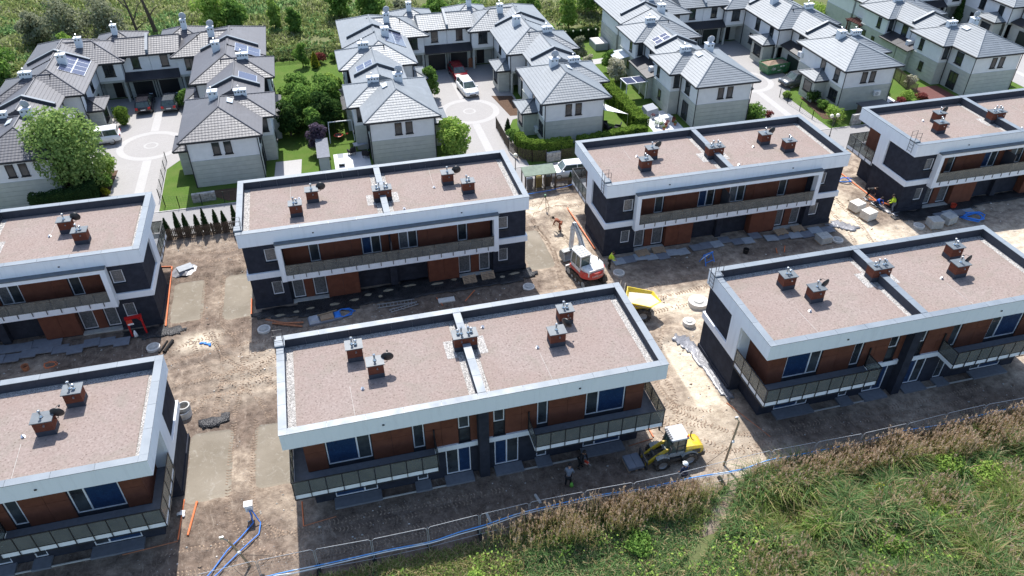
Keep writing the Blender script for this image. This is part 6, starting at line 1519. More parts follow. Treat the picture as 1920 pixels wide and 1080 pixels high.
for pts, g_, w_, pt, tl in [([(-6.5, 9.2), (-4.6, 11.5), (-2.6, 14.2), (.6, 16.2), (5, 16.6)], 1.5, .40, .22, .035), ([(-1.0, 8.8), (-2.2, 11.5), (-5.2, 14.6), (-6.6, 18.5)], 1.5, .40, .22, .035), ([(-8, 12.2), (-4, 12.6), (-1.2, 13.6), (3, 15)], 1.9, .40, .20, .035),
        ([(-4.6, 9.2), (-4.2, 12.6), (-4.4, 16.4), (-5.8, 19.4), (-5.9, 26)], 1.4, .36, .22, .03), ([(-3.2, 8.6), (-3.4, 4.6), (-3.2, 1), (-1.4, -1.4), (3, -2.1), (10, -2.0)], 1.4, .36, .22, .03), ([(-8, -1.2), (-3, -1.6), (4, -1.5), (12, -1.7)], 1.5, .38, .22, .03),
        ([(23.2, 1.5), (24.2, 4), (24.6, 7.5), (26.5, 11)], 1.5, .40, .22, .035), ([(22.9, 3.2), (25.2, .6), (28, -1.4), (34, -1.6), (46, -1.6)], 1.5, .40, .22, .035), ([(23.3, -1), (26, -2.4), (32, -2.2), (44, -2.4)], 1.5, .38, .22, .03), ([(26.4, 1.2), (24.0, 2.6), (23.6, 6.4), (24.2, 9)], 1.4, .38, .22, .03),
        ([(23.4, 13.6), (27, 14.4), (33, 15.4), (42, 15.2), (52, 14.6)], 1.5, .42, .24, .035), ([(27, 13.2), (32, 13.6), (40, 13.8), (54, 13.4)], 1.5, .42, .24, .03), ([(22.6, 14.6), (22.3, 18), (22.9, 22.6), (22.4, 27.4)], 1.7, .42, .18, .035), ([(20.2, 28.4), (23, 29.4), (27, 30.2)], 1.7, .42, .18, .03),
        ([(48.4, 16), (49.4, 20), (49.6, 25)], 1.5, .40, .22, .035), ([(-9, 16.2), (-5.4, 17.2), (-1, 17.2)], 1.5, .40, .22, .035), ([(-7.6, 29.4), (-5.4, 28.6), (-3.2, 29.2)], 1.4, .36, .22, .03)]:
    track(pts, g_, w_, pt, tl)
tag(put('tyre_prints', np_mesh('tyre_prints', np.concatenate(Vt), np.concatenate(Ft), 'dirt_clod')), 'tyre and crawler prints pressed into the site soil', 'tyre prints', kind='stuff')
# ------------------------------------------------------------------ machines and cars
simple('machine_yellow', (.62, .42, .012), .42, var=.10, scale=4)
simple('dumper_yellow', (.70, .52, .015), .4, var=.10, scale=4)
simple('machine_grey', (.30, .33, .33), .45, var=.12, scale=4)
simple('machine_white', (.70, .71, .70), .42, var=.06, scale=4)
simple('machine_red', (.52, .018, .020), .38, var=.08, scale=4)
simple('machine_dark', (.030, .031, .034), .6, var=.3, scale=6)
simple('cab_glass', (.06, .085, .075), .1, spec=.7, var=.5, scale=3)
simple('lamp_orange', (.85, .18, .02), .3, var=.05)
simple('lamp_red', (.45, .01, .015), .25, var=.05)
simple('tyre', (.026, .025, .025), .9, spec=.2, var=.3, scale=9)
simple('rim_grey', (.36, .36, .36), .5, .3, var=.15)
for nm_ in ('machine_yellow', 'dumper_yellow', 'machine_grey', 'machine_white', 'machine_red', 'machine_dark', 'tyre', 'rim_grey', 'green_paint'):
    m_ = MATS[nm_]; nt_ = m_.node_tree; b_ = nt_.nodes['Principled BSDF']; src = b_.inputs['Base Color'].links[0].from_socket       # dried mud and dust over the paint
    g_ = nt_.nodes.new('ShaderNodeNewGeometry'); tx = nt_.nodes.new('ShaderNodeTexNoise'); tx.inputs['Scale'].default_value = 3.5; tx.inputs['Detail'].default_value = 6; tx.inputs['Roughness'].default_value = .7
    rp = nt_.nodes.new('ShaderNodeValToRGB'); rp.color_ramp.elements[0].position = .45; rp.color_ramp.elements[0].color = (.06, .06, .06, 1); rp.color_ramp.elements[1].position = .72; rp.color_ramp.elements[1].color = (.6, .6, .6, 1)
    mx_ = nt_.nodes.new('ShaderNodeMix'); mx_.data_type = 'RGBA'; mx_.inputs[7].default_value = (.30, .245, .185, 1)
    nt_.links.new(g_.outputs['Position'], tx.inputs['Vector']); nt_.links.new(tx.outputs[0], rp.inputs[0]); nt_.links.new(rp.outputs[0], mx_.inputs[0]); nt_.links.new(src, mx_.inputs[6]); nt_.links.new(mx_.outputs[2], b_.inputs['Base Color'])
def wheel(parent, x, y, r, w, rim='rim_grey', lugs=0, rr=.56):
    """wheel with its axle along y; tyre (part) with rim (sub-part)"""
    m = MB(); h = w/2
    m.lathe([(r*rr, -h*.85), (r*.9, -h), (r, -h*.7), (r, h*.7), (r*.9, h), (r*rr, h*.85), (r*rr, -h*.85)], (0, 0, 0), 24, 0, 'y')
    for k in range(lugs):
        a = 2*math.pi*k/lugs
        for s_ in (-1, 1):
            b = a+(math.pi/lugs if s_ > 0 else 0); c = Matrix.Rotation(-b, 4, 'Y'); q = MB().box(-.05*r, .05*r, 0, s_*h*.98, r*.97, r*1.05); q.xform(c); m.add(q.v, q.f)
    t_ = m.build('wheel', 'tyre', parent, (x, y, r))
    s_ = 1 if y > 0 else -1
    MB().lathe([(0, s_*h*.35), (r*.22, s_*h*.35), (r*.26, s_*h*.25), (r*rr*.85, s_*h*.45), (r*rr, s_*h*.86)], (0, 0, 0), 18, 0, 'y').build('rim', rim, t_, (x, y, r))
    return t_
def loft(m, st, mi=0):
    """stations: list of rings with equal corner counts; closed tube with end caps"""
    k = len(st[0]); b = len(m.v)
    for r_ in st: m.v += [tuple(p) for p in r_]
    for i in range(len(st)-1):
        for j in range(k):
            m.f.append((b+i*k+j, b+i*k+(j+1) % k, b+(i+1)*k+(j+1) % k, b+(i+1)*k+j)); m.mi.append(mi)
    m.f += [tuple(b+j for j in range(k))[::-1], tuple(b+(len(st)-1)*k+j for j in range(k))]; m.mi += [mi, mi]
    return m
def vtext(parent, s_, size, mat, loc, M_, name='lettering'):
    me = text_mesh(s_, size, mat); me.transform(M_); return put(name, me, parent, loc)
# --- wheel loader with a slab pallet on its forks
ld = thing('wheel_loader', 'yellow and grey compact wheel loader with glazed cab by the fence', 'loader', (22.45, -1.25, dz(22.4, -1.3)-.02), R(180))
for x in (.88, -.92):
    for y in (.62, -.62): wheel(ld, x, y, .50, .40, 'rim_grey', 18)
m = MB(); m.box(-1.5, 1.35, -.36, .36, .42, .80); m.box(-.4, .5, -.55, .55, .42, .62); m.build('chassis', 'machine_dark', ld)
m = MB(); loft(m, [[(x, -w, z0), (x, w, z0), (x, w, z1-.12), (x, w-.12, z1), (x, -w+.12, z1), (x, -w, z1-.12)] for x, w, z0, z1 in ((-.62, .58, .80, 1.42), (-1.2, .60, .78, 1.40), (-1.68, .58, .76, 1.30), (-1.88, .50, .80, 1.12))])
hd = m.build('engine_hood', 'machine_yellow', ld); MB().box(-1.6, -1.05, .585, .612, .86, 1.2).build('grille', 'machine_dark', hd); MB().box(-1.6, -1.05, -.612, -.585, .86, 1.2).build('grille', 'machine_dark', hd)
m = MB(); m.box(-2.0, -1.3, -.56, .56, .42, .78); m.build('rear_weight', 'machine_dark', ld)
for s_ in (1, -1): MB().box(-2.02, -1.98, s_*.38-.09, s_*.38+.09, .62, .72).build('tail_light', 'lamp_red', ld)
m = MB()
for y0, y1 in ((-.70, -.40), (.40, .70)):
    for k in range(6):
        a0, a1 = R(30+20*k), R(30+20*(k+1)); r0, r1 = .57, .62
        m.hexa([(-.92+r0*math.cos(a0), y0, .5+r0*math.sin(a0)), (-.92+r1*math.cos(a0), y0, .5+r1*math.sin(a0)), (-.92+r1*math.cos(a1), y0, .5+r1*math.sin(a1)), (-.92+r0*math.cos(a1), y0, .5+r0*math.sin(a1)),
                (-.92+r0*math.cos(a0), y1, .5+r0*math.sin(a0)), (-.92+r1*math.cos(a0), y1, .5+r1*math.sin(a0)), (-.92+r1*math.cos(a1), y1, .5+r1*math.sin(a1)), (-.92+r0*math.cos(a1), y1, .5+r0*math.sin(a1))])
    for k in range(4):
        a0, a1 = R(50+22*k), R(50+22*(k+1)); r0, r1 = .55, .60
        m.hexa([(.88+r0*math.cos(a0), y0, .5+r0*math.sin(a0)), (.88+r1*math.cos(a0), y0, .5+r1*math.sin(a0)), (.88+r1*math.cos(a1), y0, .5+r1*math.sin(a1)), (.88+r0*math.cos(a1), y0, .5+r0*math.sin(a1)),
                (.88+r0*math.cos(a0), y1, .5+r0*math.sin(a0)), (.88+r1*math.cos(a0), y1, .5+r1*math.sin(a0)), (.88+r1*math.cos(a1), y1, .5+r1*math.sin(a1)), (.88+r0*math.cos(a1), y1, .5+r0*math.sin(a1))])
m.build('mudguards', 'machine_grey', ld)
m = MB(); m.box(-.62, .50, -.52, .52, .80, 1.15); cb = m.build('cab', 'machine_grey', ld)
m = MB(); loft(m, [[(-.58+.0*t_, -.50, z), (.46+dx, -.50, z), (.46+dx, .50, z), (-.58, .50, z)] for z, dx, t_ in ((1.15, .0, 0), (2.22, -.20, 0))]); m.build('cab_glazing', 'cab_glass', cb)
m = MB()
for y in (-.51, .51):
    m.bar((-.58, y, 1.1), (-.58, y, 2.26), .07); m.bar((.46, y, 1.1), (.26, y, 2.26), .07); m.bar((-.05, y, 1.1), (-.08, y, 2.26), .05); m.bar((-.58, y, 1.62), (-.06, y, 1.62), .05)
m.build('cab_frame', 'machine_dark', cb); MB().prism([(-.70, -.58), (.40, -.58), (.46, -.45), (.46, .45), (.40, .58), (-.70, .58)], 2.25, 2.37).build('cab_roof', 'dish_grey', cb)
m = MB()
for k in range(6): m.box(.30, .50, -.44+.16*k, -.36+.16*k, 2.372, 2.40)
m.build('roof_grille', 'machine_dark', cb); MB().lathe([(0, 0), (.06, 0), (.06, .10), (.03, .14), (0, .14)], (-.62, .5, 2.37), 10).build('beacon', 'lamp_orange', cb)
m = MB().bar((.45, -.5, 1.9), (.62, -.82, 1.95), .03).box(.57, .63, -.95, -.78, 1.85, 2.1).bar((.45, .5, 1.9), (.62, .82, 1.95), .03).box(.57, .63, .78, .95, 1.85, 2.1); m.build('mirrors', 'machine_dark', cb)
MB().tube([(-1.3, -.3, 1.35), (-1.3, -.3, 1.75), (-1.38, -.3, 1.82)], .04, 8).build('exhaust', 'machine_dark', ld)
for s_ in (1, -1):
    y = s_*.34; a = MB().prism([(.25, 1.20), (.30, 1.42), (.62, 1.40), (1.25, .98), (1.80, .46), (1.86, .30), (1.70, .28), (1.20, .74), (.60, 1.16)], -y-.05, -y+.05, 0, 'y').build('loader_arm', 'machine_yellow', ld)
    if s_ > 0: vtext(a, 'KRAMER', .17, 'machine_dark', (1.02, y+.062, 1.02), Matrix.Rotation(R(180), 4, 'Z') @ Matrix.Rotation(R(37), 4, 'Y') @ Matrix.Rotation(R(90), 4, 'X'))
    MB().cyl((.35, y*.5, .85), (1.3, y*.5, .82), .06, .06, 8).cyl((1.2, y*.5, .82), (1.7, y*.5, .60), .035, .035, 8).build('lift_cylinder', 'machine_dark', ld)
m = MB(); m.cyl((1.25, -.4, .9), (1.25, .4, .9), .06, .06, 8); m.box(1.80, 1.90, -.62, .62, .18, .28); m.box(1.80, 1.90, -.62, .62, .80, .88)
for y in (-.55, 0, .55): m.box(1.81, 1.89, y-.05, y+.05, .2, .86)
m.build('fork_carriage', 'machine_dark', ld)
for y in (-.32, .32): MB().box(1.9, 2.98, y-.06, y+.06, .16, .21).build('fork', 'machine_dark', ld)
sp = thing('slab_pallet', 'pallet of dark grey paving slabs on the loader forks', 'pallet', (19.95, -1.25, dz(22.4, -1.3)+.19), R(182))
m = MB()
for k in range(5): m.box(-.5, .5, -.55+.22*k, -.40+.22*k, .10, .13)
for k in range(3): m.box(-.5+.45*k, -.4+.45*k, -.55, .55, 0, .10)
m.build('pallet', 'pallet_wood', sp)
for i in (0, 1):
    for k in range(3): bx('slab', -.5+.51*i, -.01+.51*i, -.54, .54, .131+.075*k, .2+.075*k, 'foam_board', sp)
# --- excavator
ex = thing('excavator', 'white and red tracked excavator digging between two duplexes', 'excavator', (23.55, 18.0, dz(23.5, 18)+.0), R(103))
for s_ in (1, -1):
    y = s_*.85; pr = [(-1.35, .12), (-1.5, .32), (-1.42, .56), (-1.2, .66), (1.2, .66), (1.42, .56), (1.5, .32), (1.35, .12), (1.1, .02), (-1.1, .02)]
    m = MB().prism(pr, -y-.21, -y+.21, 0, 'y')
    for k in range(22):
        u = -1.3+2.6*k/21; m.box(u-.035, u+.035, y-.225, y+.225, .655, .70); m.box(u-.035, u+.035, y-.225, y+.225, -.02, .025)
    tr = m.build('track', 'tyre', ex)
    m = MB()
    for u, r_ in ((-1.12, .26), (1.12, .26), (-.55, .13), (0, .13), (.55, .13)): m.cyl((u, y+s_*.20, .34 if r_ > .2 else .18), (u, y+s_*.235, .34 if r_ > .2 else .18), r_, r_, 14)
    m.build('track_roller', 'machine_grey', tr)
MB().box(-.9, .9, -.66, .66, .3, .62).cyl((0, 0, .6), (0, 0, .82), .55, .55, 18).build('undercarriage', 'machine_dark', ex)
MB().box(1.55, 1.68, -1.05, 1.05, .05, .55).bar((.9, -.5, .35), (1.6, -.5, .3), .12).bar((.9, .5, .35), (1.6, .5, .3), .12).build('dozer_blade', 'machine_white', ex)
def house_poly(k=1.): 
    p = [(1.05*k, -1.05*k), (1.05*k, 1.05*k)]
    return p + [(-.55*k+ .95*k*math.cos(a), 1.05*k*math.sin(a)) for a in np.linspace(R(70), R(290), 13)]
MB().prism(house_poly(1.0), .84, 1.12).build('upper_frame', 'machine_red', ex)
m = MB().prism([(-.55+1.0*math.cos(a), 1.1*math.sin(a)) for a in np.linspace(R(95), R(265), 15)], .86, 1.46); cw_ = m.build('counterweight', 'machine_red', ex)
vtext(cw_, 'TAKEUCHI', .22, 'machine_white', (-1.55, 0, 1.16), Matrix.Rotation(R(-90), 4, 'Z') @ Matrix.Rotation(R(90), 4, 'X'))
m = MB(); loft(m, [[(x, -1.02*w, 1.12), (x, -.02, 1.12), (x, -.02, z), (x, -.9*w, z), (x, -1.02*w, z-.12)] for x, w, z in ((1.0, 1, 1.45), (.2, 1, 1.72), (-.7, 1, 1.78), (-1.35, .72, 1.66))]); m.build('engine_cover', 'machine_white', ex)
m = MB(); loft(m, [[(x, .0, 1.12), (x, .98*w, 1.12), (x, .98*w, z-.1), (x, .86*w, z), (x, .0, z)] for x, w, z in ((-.55, 1, 1.74), (-.9, .95, 1.72), (-1.35, .72, 1.64))]); m.build('tank_cover', 'machine_white', ex)
m = MB(); m.box(-.5, .95, .12, 1.0, 1.12, 1.45); ec = m.build('cab', 'machine_white', ex)
m = MB(); loft(m, [[(-.48, .14, z), (.93-dx, .14, z), (.93-dx, .98, z), (-.48, .98, z)] for z, dx in ((1.45, 0), (2.55, .16))]); m.build('cab_glazing', 'cab_glass', ec)
m = MB()
for y in (.13, .99):
    m.bar((-.48, y, 1.4), (-.48, y, 2.6), .08); m.bar((.93, y, 1.4), (.77, y, 2.6), .08); m.bar((.2, y, 1.4), (.16, y, 2.6), .06)
m.build('cab_frame', 'machine_white', ec); m = MB().prism([(-.55, .06), (.80, .06), (.86, .2), (.86, .92), (.80, 1.06), (-.55, 1.06)], 2.58, 2.70); rf = m.build('cab_roof', 'machine_white', ec)
m = MB()
for k in range(4): m.box(-.4+.3*k, -.32+.3*k, .14, .98, 2.70, 2.73)
m.build('roof_rib', 'machine_grey', rf)
for s_ in (-1, 1): MB().prism([(.55, 1.35), (.45, 1.75), (1.3, 2.7), (1.75, 3.25), (2.55, 3.72), (2.72, 3.62), (2.1, 3.05), (1.65, 2.5), (.95, 1.45)], -(-.22+s_*.09)-.03, -(-.22+s_*.09)+.03, 0, 'y').build('boom', 'machine_white', ex)
MB().prism([(.6, 1.42), (1.42, 2.6), (1.9, 3.15), (2.6, 3.66), (2.0, 3.08), (1.55, 2.5), (.9, 1.5)], .13, .31, 0, 'y').build('boom_web', 'machine_grey', ex)
MB().cyl((.9, -.22, 1.2), (1.75, -.22, 2.3), .085, .085, 10).cyl((1.6, -.22, 2.1), (2.0, -.22, 2.85), .05, .05, 8).build('boom_cylinder', 'machine_grey', ex)
MB().prism([(2.45, 3.85), (2.75, 3.75), (2.95, 3.2), (3.12, 1.2), (2.98, 1.05), (2.80, 1.2), (2.62, 3.0), (2.40, 3.55)], .10, .34, 0, 'y').build('dipper_arm', 'machine_white', ex)
MB().cyl((1.5, -.22, 3.15), (2.45, -.22, 3.85), .075, .075, 10).cyl((2.85, -.22, 3.0), (3.10, -.22, 1.7), .06, .06, 8).build('dipper_cylinder', 'machine_grey', ex)
m = MB(); pr = [(2.72, 1.0), (3.2, 1.02), (3.42, .72), (3.36, .40), (3.05, .16), (2.62, .12), (2.50, .22), (2.95, .34), (3.2, .52), (3.22, .75), (3.1, .90), (2.75, .9)]
m.prism(pr, -.85+.22, .85+.22, 0, 'y')
for y in (-.80, .80): m.prism([(2.72, 1.0), (3.2, 1.02), (3.42, .72), (3.36, .40), (3.05, .16), (2.62, .12), (2.55, .5)], -(y-.22)-.03, -(y-.22)+.03, 0, 'y')
m.build('bucket', 'machine_grey', ex)
MB().tube([(.8, -.3, 1.7), (1.2, -.38, 2.35), (1.9, -.38, 3.1), (2.5, -.36, 3.75), (2.9, -.38, 3.2)], .03, 6).build('hydraulic_hose', 'machine_dark', ex)
MB().cyl((-.3, -.8, 1.7), (-.3, -.8, 2.05), .05, .05, 8).build('exhaust', 'machine_dark', ex)
# --- dumper
dp = thing('site_dumper', 'yellow site dumper with an open sand-filled skip', 'dumper', (25.6, 12.75, dz(25.6, 12.7)), R(-27))
for x, y in ((.75, .78), (.75, -.78), (-1.15, .78), (-1.15, -.78)): wheel(dp, x, y, .56, .44, 'rim_grey', 18, .5)
MB().box(-1.9, 1.2, -.42, .42, .45, .82).box(-.2, .2, -.8, .8, .5, .62).build('chassis', 'machine_dark', dp)
def tub(k, z0, z1): return k
oc = dict(rb=(-.55, .62, .95), rt=(-.75, .98, 1.75), fb=(.75, .62, .85), ft=(1.85, .98, 1.42))
m = MB()
P0 = [(-.45, -.60, .92), (.85, -.60, .82), (1.05, 0, .80), (.85, .60, .82), (-.45, .60, .92)]
P1 = [(-.75, -1.0, 1.72), (1.25, -1.02, 1.55), (1.95, 0, 1.42), (1.25, 1.02, 1.55), (-.75, 1.0, 1.72)]
I0 = [(-.40, -.55, .98), (.80, -.55, .88), (.98, 0, .86), (.80, .55, .88), (-.40, .55, .98)]
I1 = [(-.69, -.94, 1.72), (1.20, -.96, 1.555), (1.85, 0, 1.43), (1.20, .96, 1.555), (-.69, .94, 1.72)]
m.add(P0+P1+I1+I0, [(4, 3, 2, 1, 0)]+[(i, (i+1) % 5, 5+(i+1) % 5, 5+i) for i in range(5)]+[(5+i, 5+(i+1) % 5, 10+(i+1) % 5, 10+i) for i in range(5)]+[(10+i, 10+(i+1) % 5, 15+(i+1) % 5, 15+i) for i in range(5)]+[(15, 16, 17, 18, 19)])
sk = m.build('skip', 'dumper_yellow', dp)
m = MB(); q = [(x*.99, y*.98, 1.40-.05*abs(y)) for x, y, z in I1]; m.add(q+[(.3, 0, 1.55)], [(i, (i+1) % 5, 5) for i in range(5)]); m.build('sand_load', 'sand_bright', sk)
MB().hexa([(-.80, -1.0, 1.6), (-.72, -1.0, 1.6), (-.72, 1.0, 1.6), (-.80, 1.0, 1.6), (-.95, -.9, 2.1), (-.88, -.9, 2.1), (-.88, .9, 2.1), (-.95, .9, 2.1)]).build('spill_guard', 'machine_dark', sk)
Mt = Matrix.Rotation(R(-26), 4, 'X') @ Matrix.Rotation(R(90), 4, 'X')
Mt = Matrix.Rotation(R(-6), 4, 'Y') @ Matrix.Rotation(R(64), 4, 'X')
for s_, sz, mt_, px in (('W', .34, 'machine_red', .05), ('WACKER NEUSON', .12, 'machine_dark', .62)):
    vtext(sk, s_, sz, mt_, (px, -.855-.015, 1.33 if s_ == 'W' else 1.27), Matrix.Rotation(R(3), 4, 'Y') @ Matrix.Rotation(R(116), 4, 'X'))
MB().prism([(-1.0, .8), (-1.0, 1.25), (-1.5, 1.35), (-2.0, 1.2), (-2.0, .8)], -.55, .55, 0, 'y').build('engine_cover', 'dumper_yellow', dp)
MB().box(-1.05, -.62, -.3, .3, 1.1, 1.2).box(-1.12, -1.02, -.3, .3, 1.15, 1.6).build('seat', 'machine_dark', dp)
MB().tube([(-1.25, -.5, 1.2), (-1.25, -.5, 2.55), (-1.25, .5, 2.55), (-1.25, .5, 1.2)], .035, 8).build('roll_bar', 'machine_dark', dp)
MB().cyl((-.3, 0, .75), (.35, 0, .95), .07, .07, 8).build('tipping_ram', 'steel', dp)
# --- plate compactor and surveyor's level
pc = thing('plate_compactor', 'small yellow plate compactor beside the sand bed', 'compactor', (22.55, 21.25, dz(22.5, 21.2)), R(100))
MB().prism([(-.35, .06), (-.25, 0), (.25, 0), (.35, .08), (.33, .1), (.25, .04), (-.25, .04), (-.33, .08)], -.2, .2, 0, 'y').build('base_plate', 'machine_dark', pc); MB().box(-.16, .16, -.13, .13, .08, .38).build('engine', 'machine_yellow', pc); MB().tube([(-.15, -.15, .15), (-.45, -.18, .85), (-.45, .18, .85), (-.15, .15, .15)], .018, 6).build('handle', 'machine_dark', pc)
tp = thing('survey_tripod', 'surveying level on a thin tripod in the sandy lane', 'tripod', (23.1, 28.6, dz(23.1, 28.6)))
for k in range(3):
    a = R(30+120*k); MB().bar((.05*math.cos(a), .05*math.sin(a), 1.35), (.62*math.cos(a), .62*math.sin(a), 0), .035).build('leg', 'timber', tp)
MB().cyl((0, 0, 1.33), (0, 0, 1.40), .10, .10, 12).build('head', 'machine_dark', tp); MB().box(-.08, .08, -.09, .09, 1.40, 1.60).cyl((0, -.13, 1.52), (0, .13, 1.52), .045, .045, 10).build('level', 'green_paint', tp)
# --- cars
def car(name, label, loc, rz, L_, W_, H_, paint, hatch=True, van=False, cat='car', plate=True, hood=.27, tint='cab_glass'):
    t_ = thing(name, label, cat, loc, rz, 'cars around the older estate'); h = L_/2; w = W_/2; belt = .62*H_; r = .215*H_
    # lower body: rings across the car at stations along x (front = +x)
    S_ = [(-h, .86, .34, .56), (-h+.06, .94, .25, belt/H_*.98), (-h*.62, 1., .20, belt/H_), (0, 1., .20, belt/H_), (h*(1-2*hood), 1., .20, belt/H_*.985), (h*(1-.9*hood), .98, .20, belt/H_*.93), (h-.10, .88, .22, .50), (h, .78, .28, .42)]
    m = MB(); loft(m, [[(x, -w*k, zb*H_), (x, w*k, zb*H_), (x, w*k*1.0, (zb+zt)*.5*H_), (x, w*k*.95, zt*H_-.04), (x, w*k*.86, zt*H_), (x, -w*k*.86, zt*H_), (x, -w*k*.95, zt*H_-.04), (x, -w*k, (zb+zt)*.5*H_)] for x, k, zb, zt in S_])
    bd = m.build('body', paint, t_, (0, 0, 0), True)
    # greenhouse
    rb = -h*.93 if hatch else -h*.62; fx = h*(1-2*hood)
    G = [[(rb, -w*.84, belt-.02), (rb, w*.84, belt-.02)], [(rb+.28 if hatch else rb+.5, -w*.70, H_-.05), (rb+.28 if hatch else rb+.5, w*.70, H_-.05)]]
    base = [(rb, -w*.86, belt-.03), (fx+.12, -w*.86, belt-.06), (fx+.12, w*.86, belt-.06), (rb, w*.86, belt-.03)]
    a, b = (rb+(.12 if van else .26) if hatch else rb+.55), fx-(.42 if van else .62)
    top = [(a, -w*.70, H_-.05), (b, -w*.68, H_-.05), (b, w*.68, H_-.05), (a, w*.70, H_-.05)]
    MB().hexa(base+top).build('windows', tint, t_)
    roof = [(a-.05, -w*.72, H_-.065), (b+.04, -w*.70, H_-.065), (b+.04, w*.70, H_-.065), (a-.05, w*.72, H_-.065)]
    m = MB(); m.hexa(roof+[(x*.97 if i in (0, 3) else x-.06, y*.9, H_) for i, (x, y, z) in enumerate(roof)]); rf = m.build('roof', paint, t_)
    m = MB()
    for s_ in (-1, 1):
        for p, q in (((base[0 if s_ < 0 else 3]), top[0 if s_ < 0 else 3]), (base[1 if s_ < 0 else 2], top[1 if s_ < 0 else 2])): m.bar(p, q, .07)
        xm = (a+b)/2; m.bar((xm-.05, s_*w*.865, belt-.04), (xm, s_*w*.705, H_-.06), .07)
    m.build('pillar', paint, t_)
    for s_ in (-1, 1): MB().box(.0, .14, -.09, .09, 0, .12).build('mirror', paint, t_, (fx-.18, s_*(w*.98+.06), belt-.02))
    for x in (h*.62, -h*.60):
        for y in (w*.88, -w*.88): wheel(t_, x, y, r, .22, 'rim_grey', 0, .66)
    for s_ in (-1, 1):
        MB().box(-.05, .05, -.20, .20, -.06, .07).build('headlight', 'skylight_glass', t_, (h-.10, s_*w*.60, .50*H_)); MB().box(-.05, .03, -.14, .14, -.13, .13).build('tail_light', 'lamp_red', t_, (-h+.04, s_*w*.72, .53*H_))
    m = MB().box(h-.05, h+.012, -w*.45, w*.45, .27*H_, .37*H_); m.build('grille', 'machine_dark', t_)
    if plate: MB().box(-h-.012, -h+.03, -.26, .26, .40*H_, .47*H_).build('number_plate', 'white_plastic', t_)
    return t_
simple('paint_black', (.012, .011, .016), .2, spec=.6, var=.1); simple('paint_grey', (.09, .10, .11), .22, .3, .6, var=.08); simple('paint_white', (.78, .79, .79), .25, spec=.6, var=.03); simple('paint_red', (.16, .006, .014), .22, spec=.6, var=.06)
car('parked_car', 'black car parked before the left garage of the left courtyard', (-15.2, 62.3, 0), R(92), 4.5, 1.85, 1.55, 'paint_black')
car('parked_car', 'dark grey car parked before the right garage of the left courtyard', (-12.3, 62.0, 0), R(88), 4.3, 1.8, 1.5, 'paint_grey')
car('parked_minivan', 'white minivan half hidden by the willow', (-19.0, 53.9, 0), R(186), 4.6, 1.85, 1.65, 'paint_white', True, True)
car('parked_car', 'white hatchback facing the camera in the middle courtyard', (21.9, 57.4, 0), R(-84), 4.2, 1.8, 1.5, 'paint_white')
car('parked_car', 'dark red car behind the white hatchback', (21.75, 62.5, 0), R(-86), 4.2, 1.8, 1.45, 'paint_red')
car('parked_car', 'metallic grey people carrier by the green skip', (61.6, 49.6, 0), R(187), 4.5, 1.85, 1.6, 'paint_grey', True, True)
car('parked_van', 'white van roof behind the picket fence', (27.4, 34.7, 0), R(178), 4.0, 1.7, 1.5, 'paint_white', True, True, 'van')
car('parked_car', 'red car partly hidden behind the far right house', (91.0, 55.0, 0), R(95), 4.3, 1.8, 1.45, 'paint_red')
sk = thing('waste_skip', 'green open waste skip full of soil in the third courtyard', 'skip', (61.0, 54.0, 0), R(8))
m = MB(); a = [(-1.5, -.85, .12), (1.5, -.85, .12), (1.5, .85, .12), (-1.5, .85, .12)]; b = [(-1.85, -.95, 1.35), (1.85, -.95, 1.35), (1.85, .95, 1.35), (-1.85, .95, 1.35)]; c = [(-1.77, -.88, 1.35), (1.77, -.88, 1.35), (1.77, .88, 1.35), (-1.77, .88, 1.35)]; d = [(-1.45, -.8, .2), (1.45, -.8, .2), (1.45, .8, .2), (-1.45, .8, .2)]
m.add(a+b+c+d, [(3, 2, 1, 0)]+[(i, (i+1) % 4, 4+(i+1) % 4, 4+i) for i in range(4)]+[(4+i, 4+(i+1) % 4, 8+(i+1) % 4, 8+i) for i in range(4)]+[(8+i, 8+(i+1) % 4, 12+(i+1) % 4, 12+i) for i in range(4)]+[(12, 13, 14, 15)])
bd = m.build('tub', 'green_paint', sk)
for x in (-1.2, -.4, .4, 1.2): MB().bar((x*.85, -.87, .15), (x, -.97, 1.33), .08).build('rib', 'green_paint', bd)
m = MB().prism([(-1.74, -.86), (1.74, -.86), (1.74, .86), (-1.74, .86)], .9, 1.2); m.add([(-1.7, -.84, 1.2), (1.7, -.84, 1.2), (1.7, .84, 1.2), (-1.7, .84, 1.2), (-.6, 0, 1.5), (.7, .1, 1.42)], [(0, 1, 5, 4), (1, 2, 5), (2, 3, 4, 5), (3, 0, 4)]); m.build('soil_load', 'dirt_clod', sk)
vtext(bd, 'F20', .42, 'white_plastic', (-.85, -.965, .82), Matrix.Rotation(R(85), 4, 'X')); MB().box(.1, .8, -.965, -.945, .98, 1.1).build('sticker', 'white_plastic', bd)
MB().box(-.15, .45, -.93, -.905, .5, .56).build('sticker', 'white_plastic', bd)
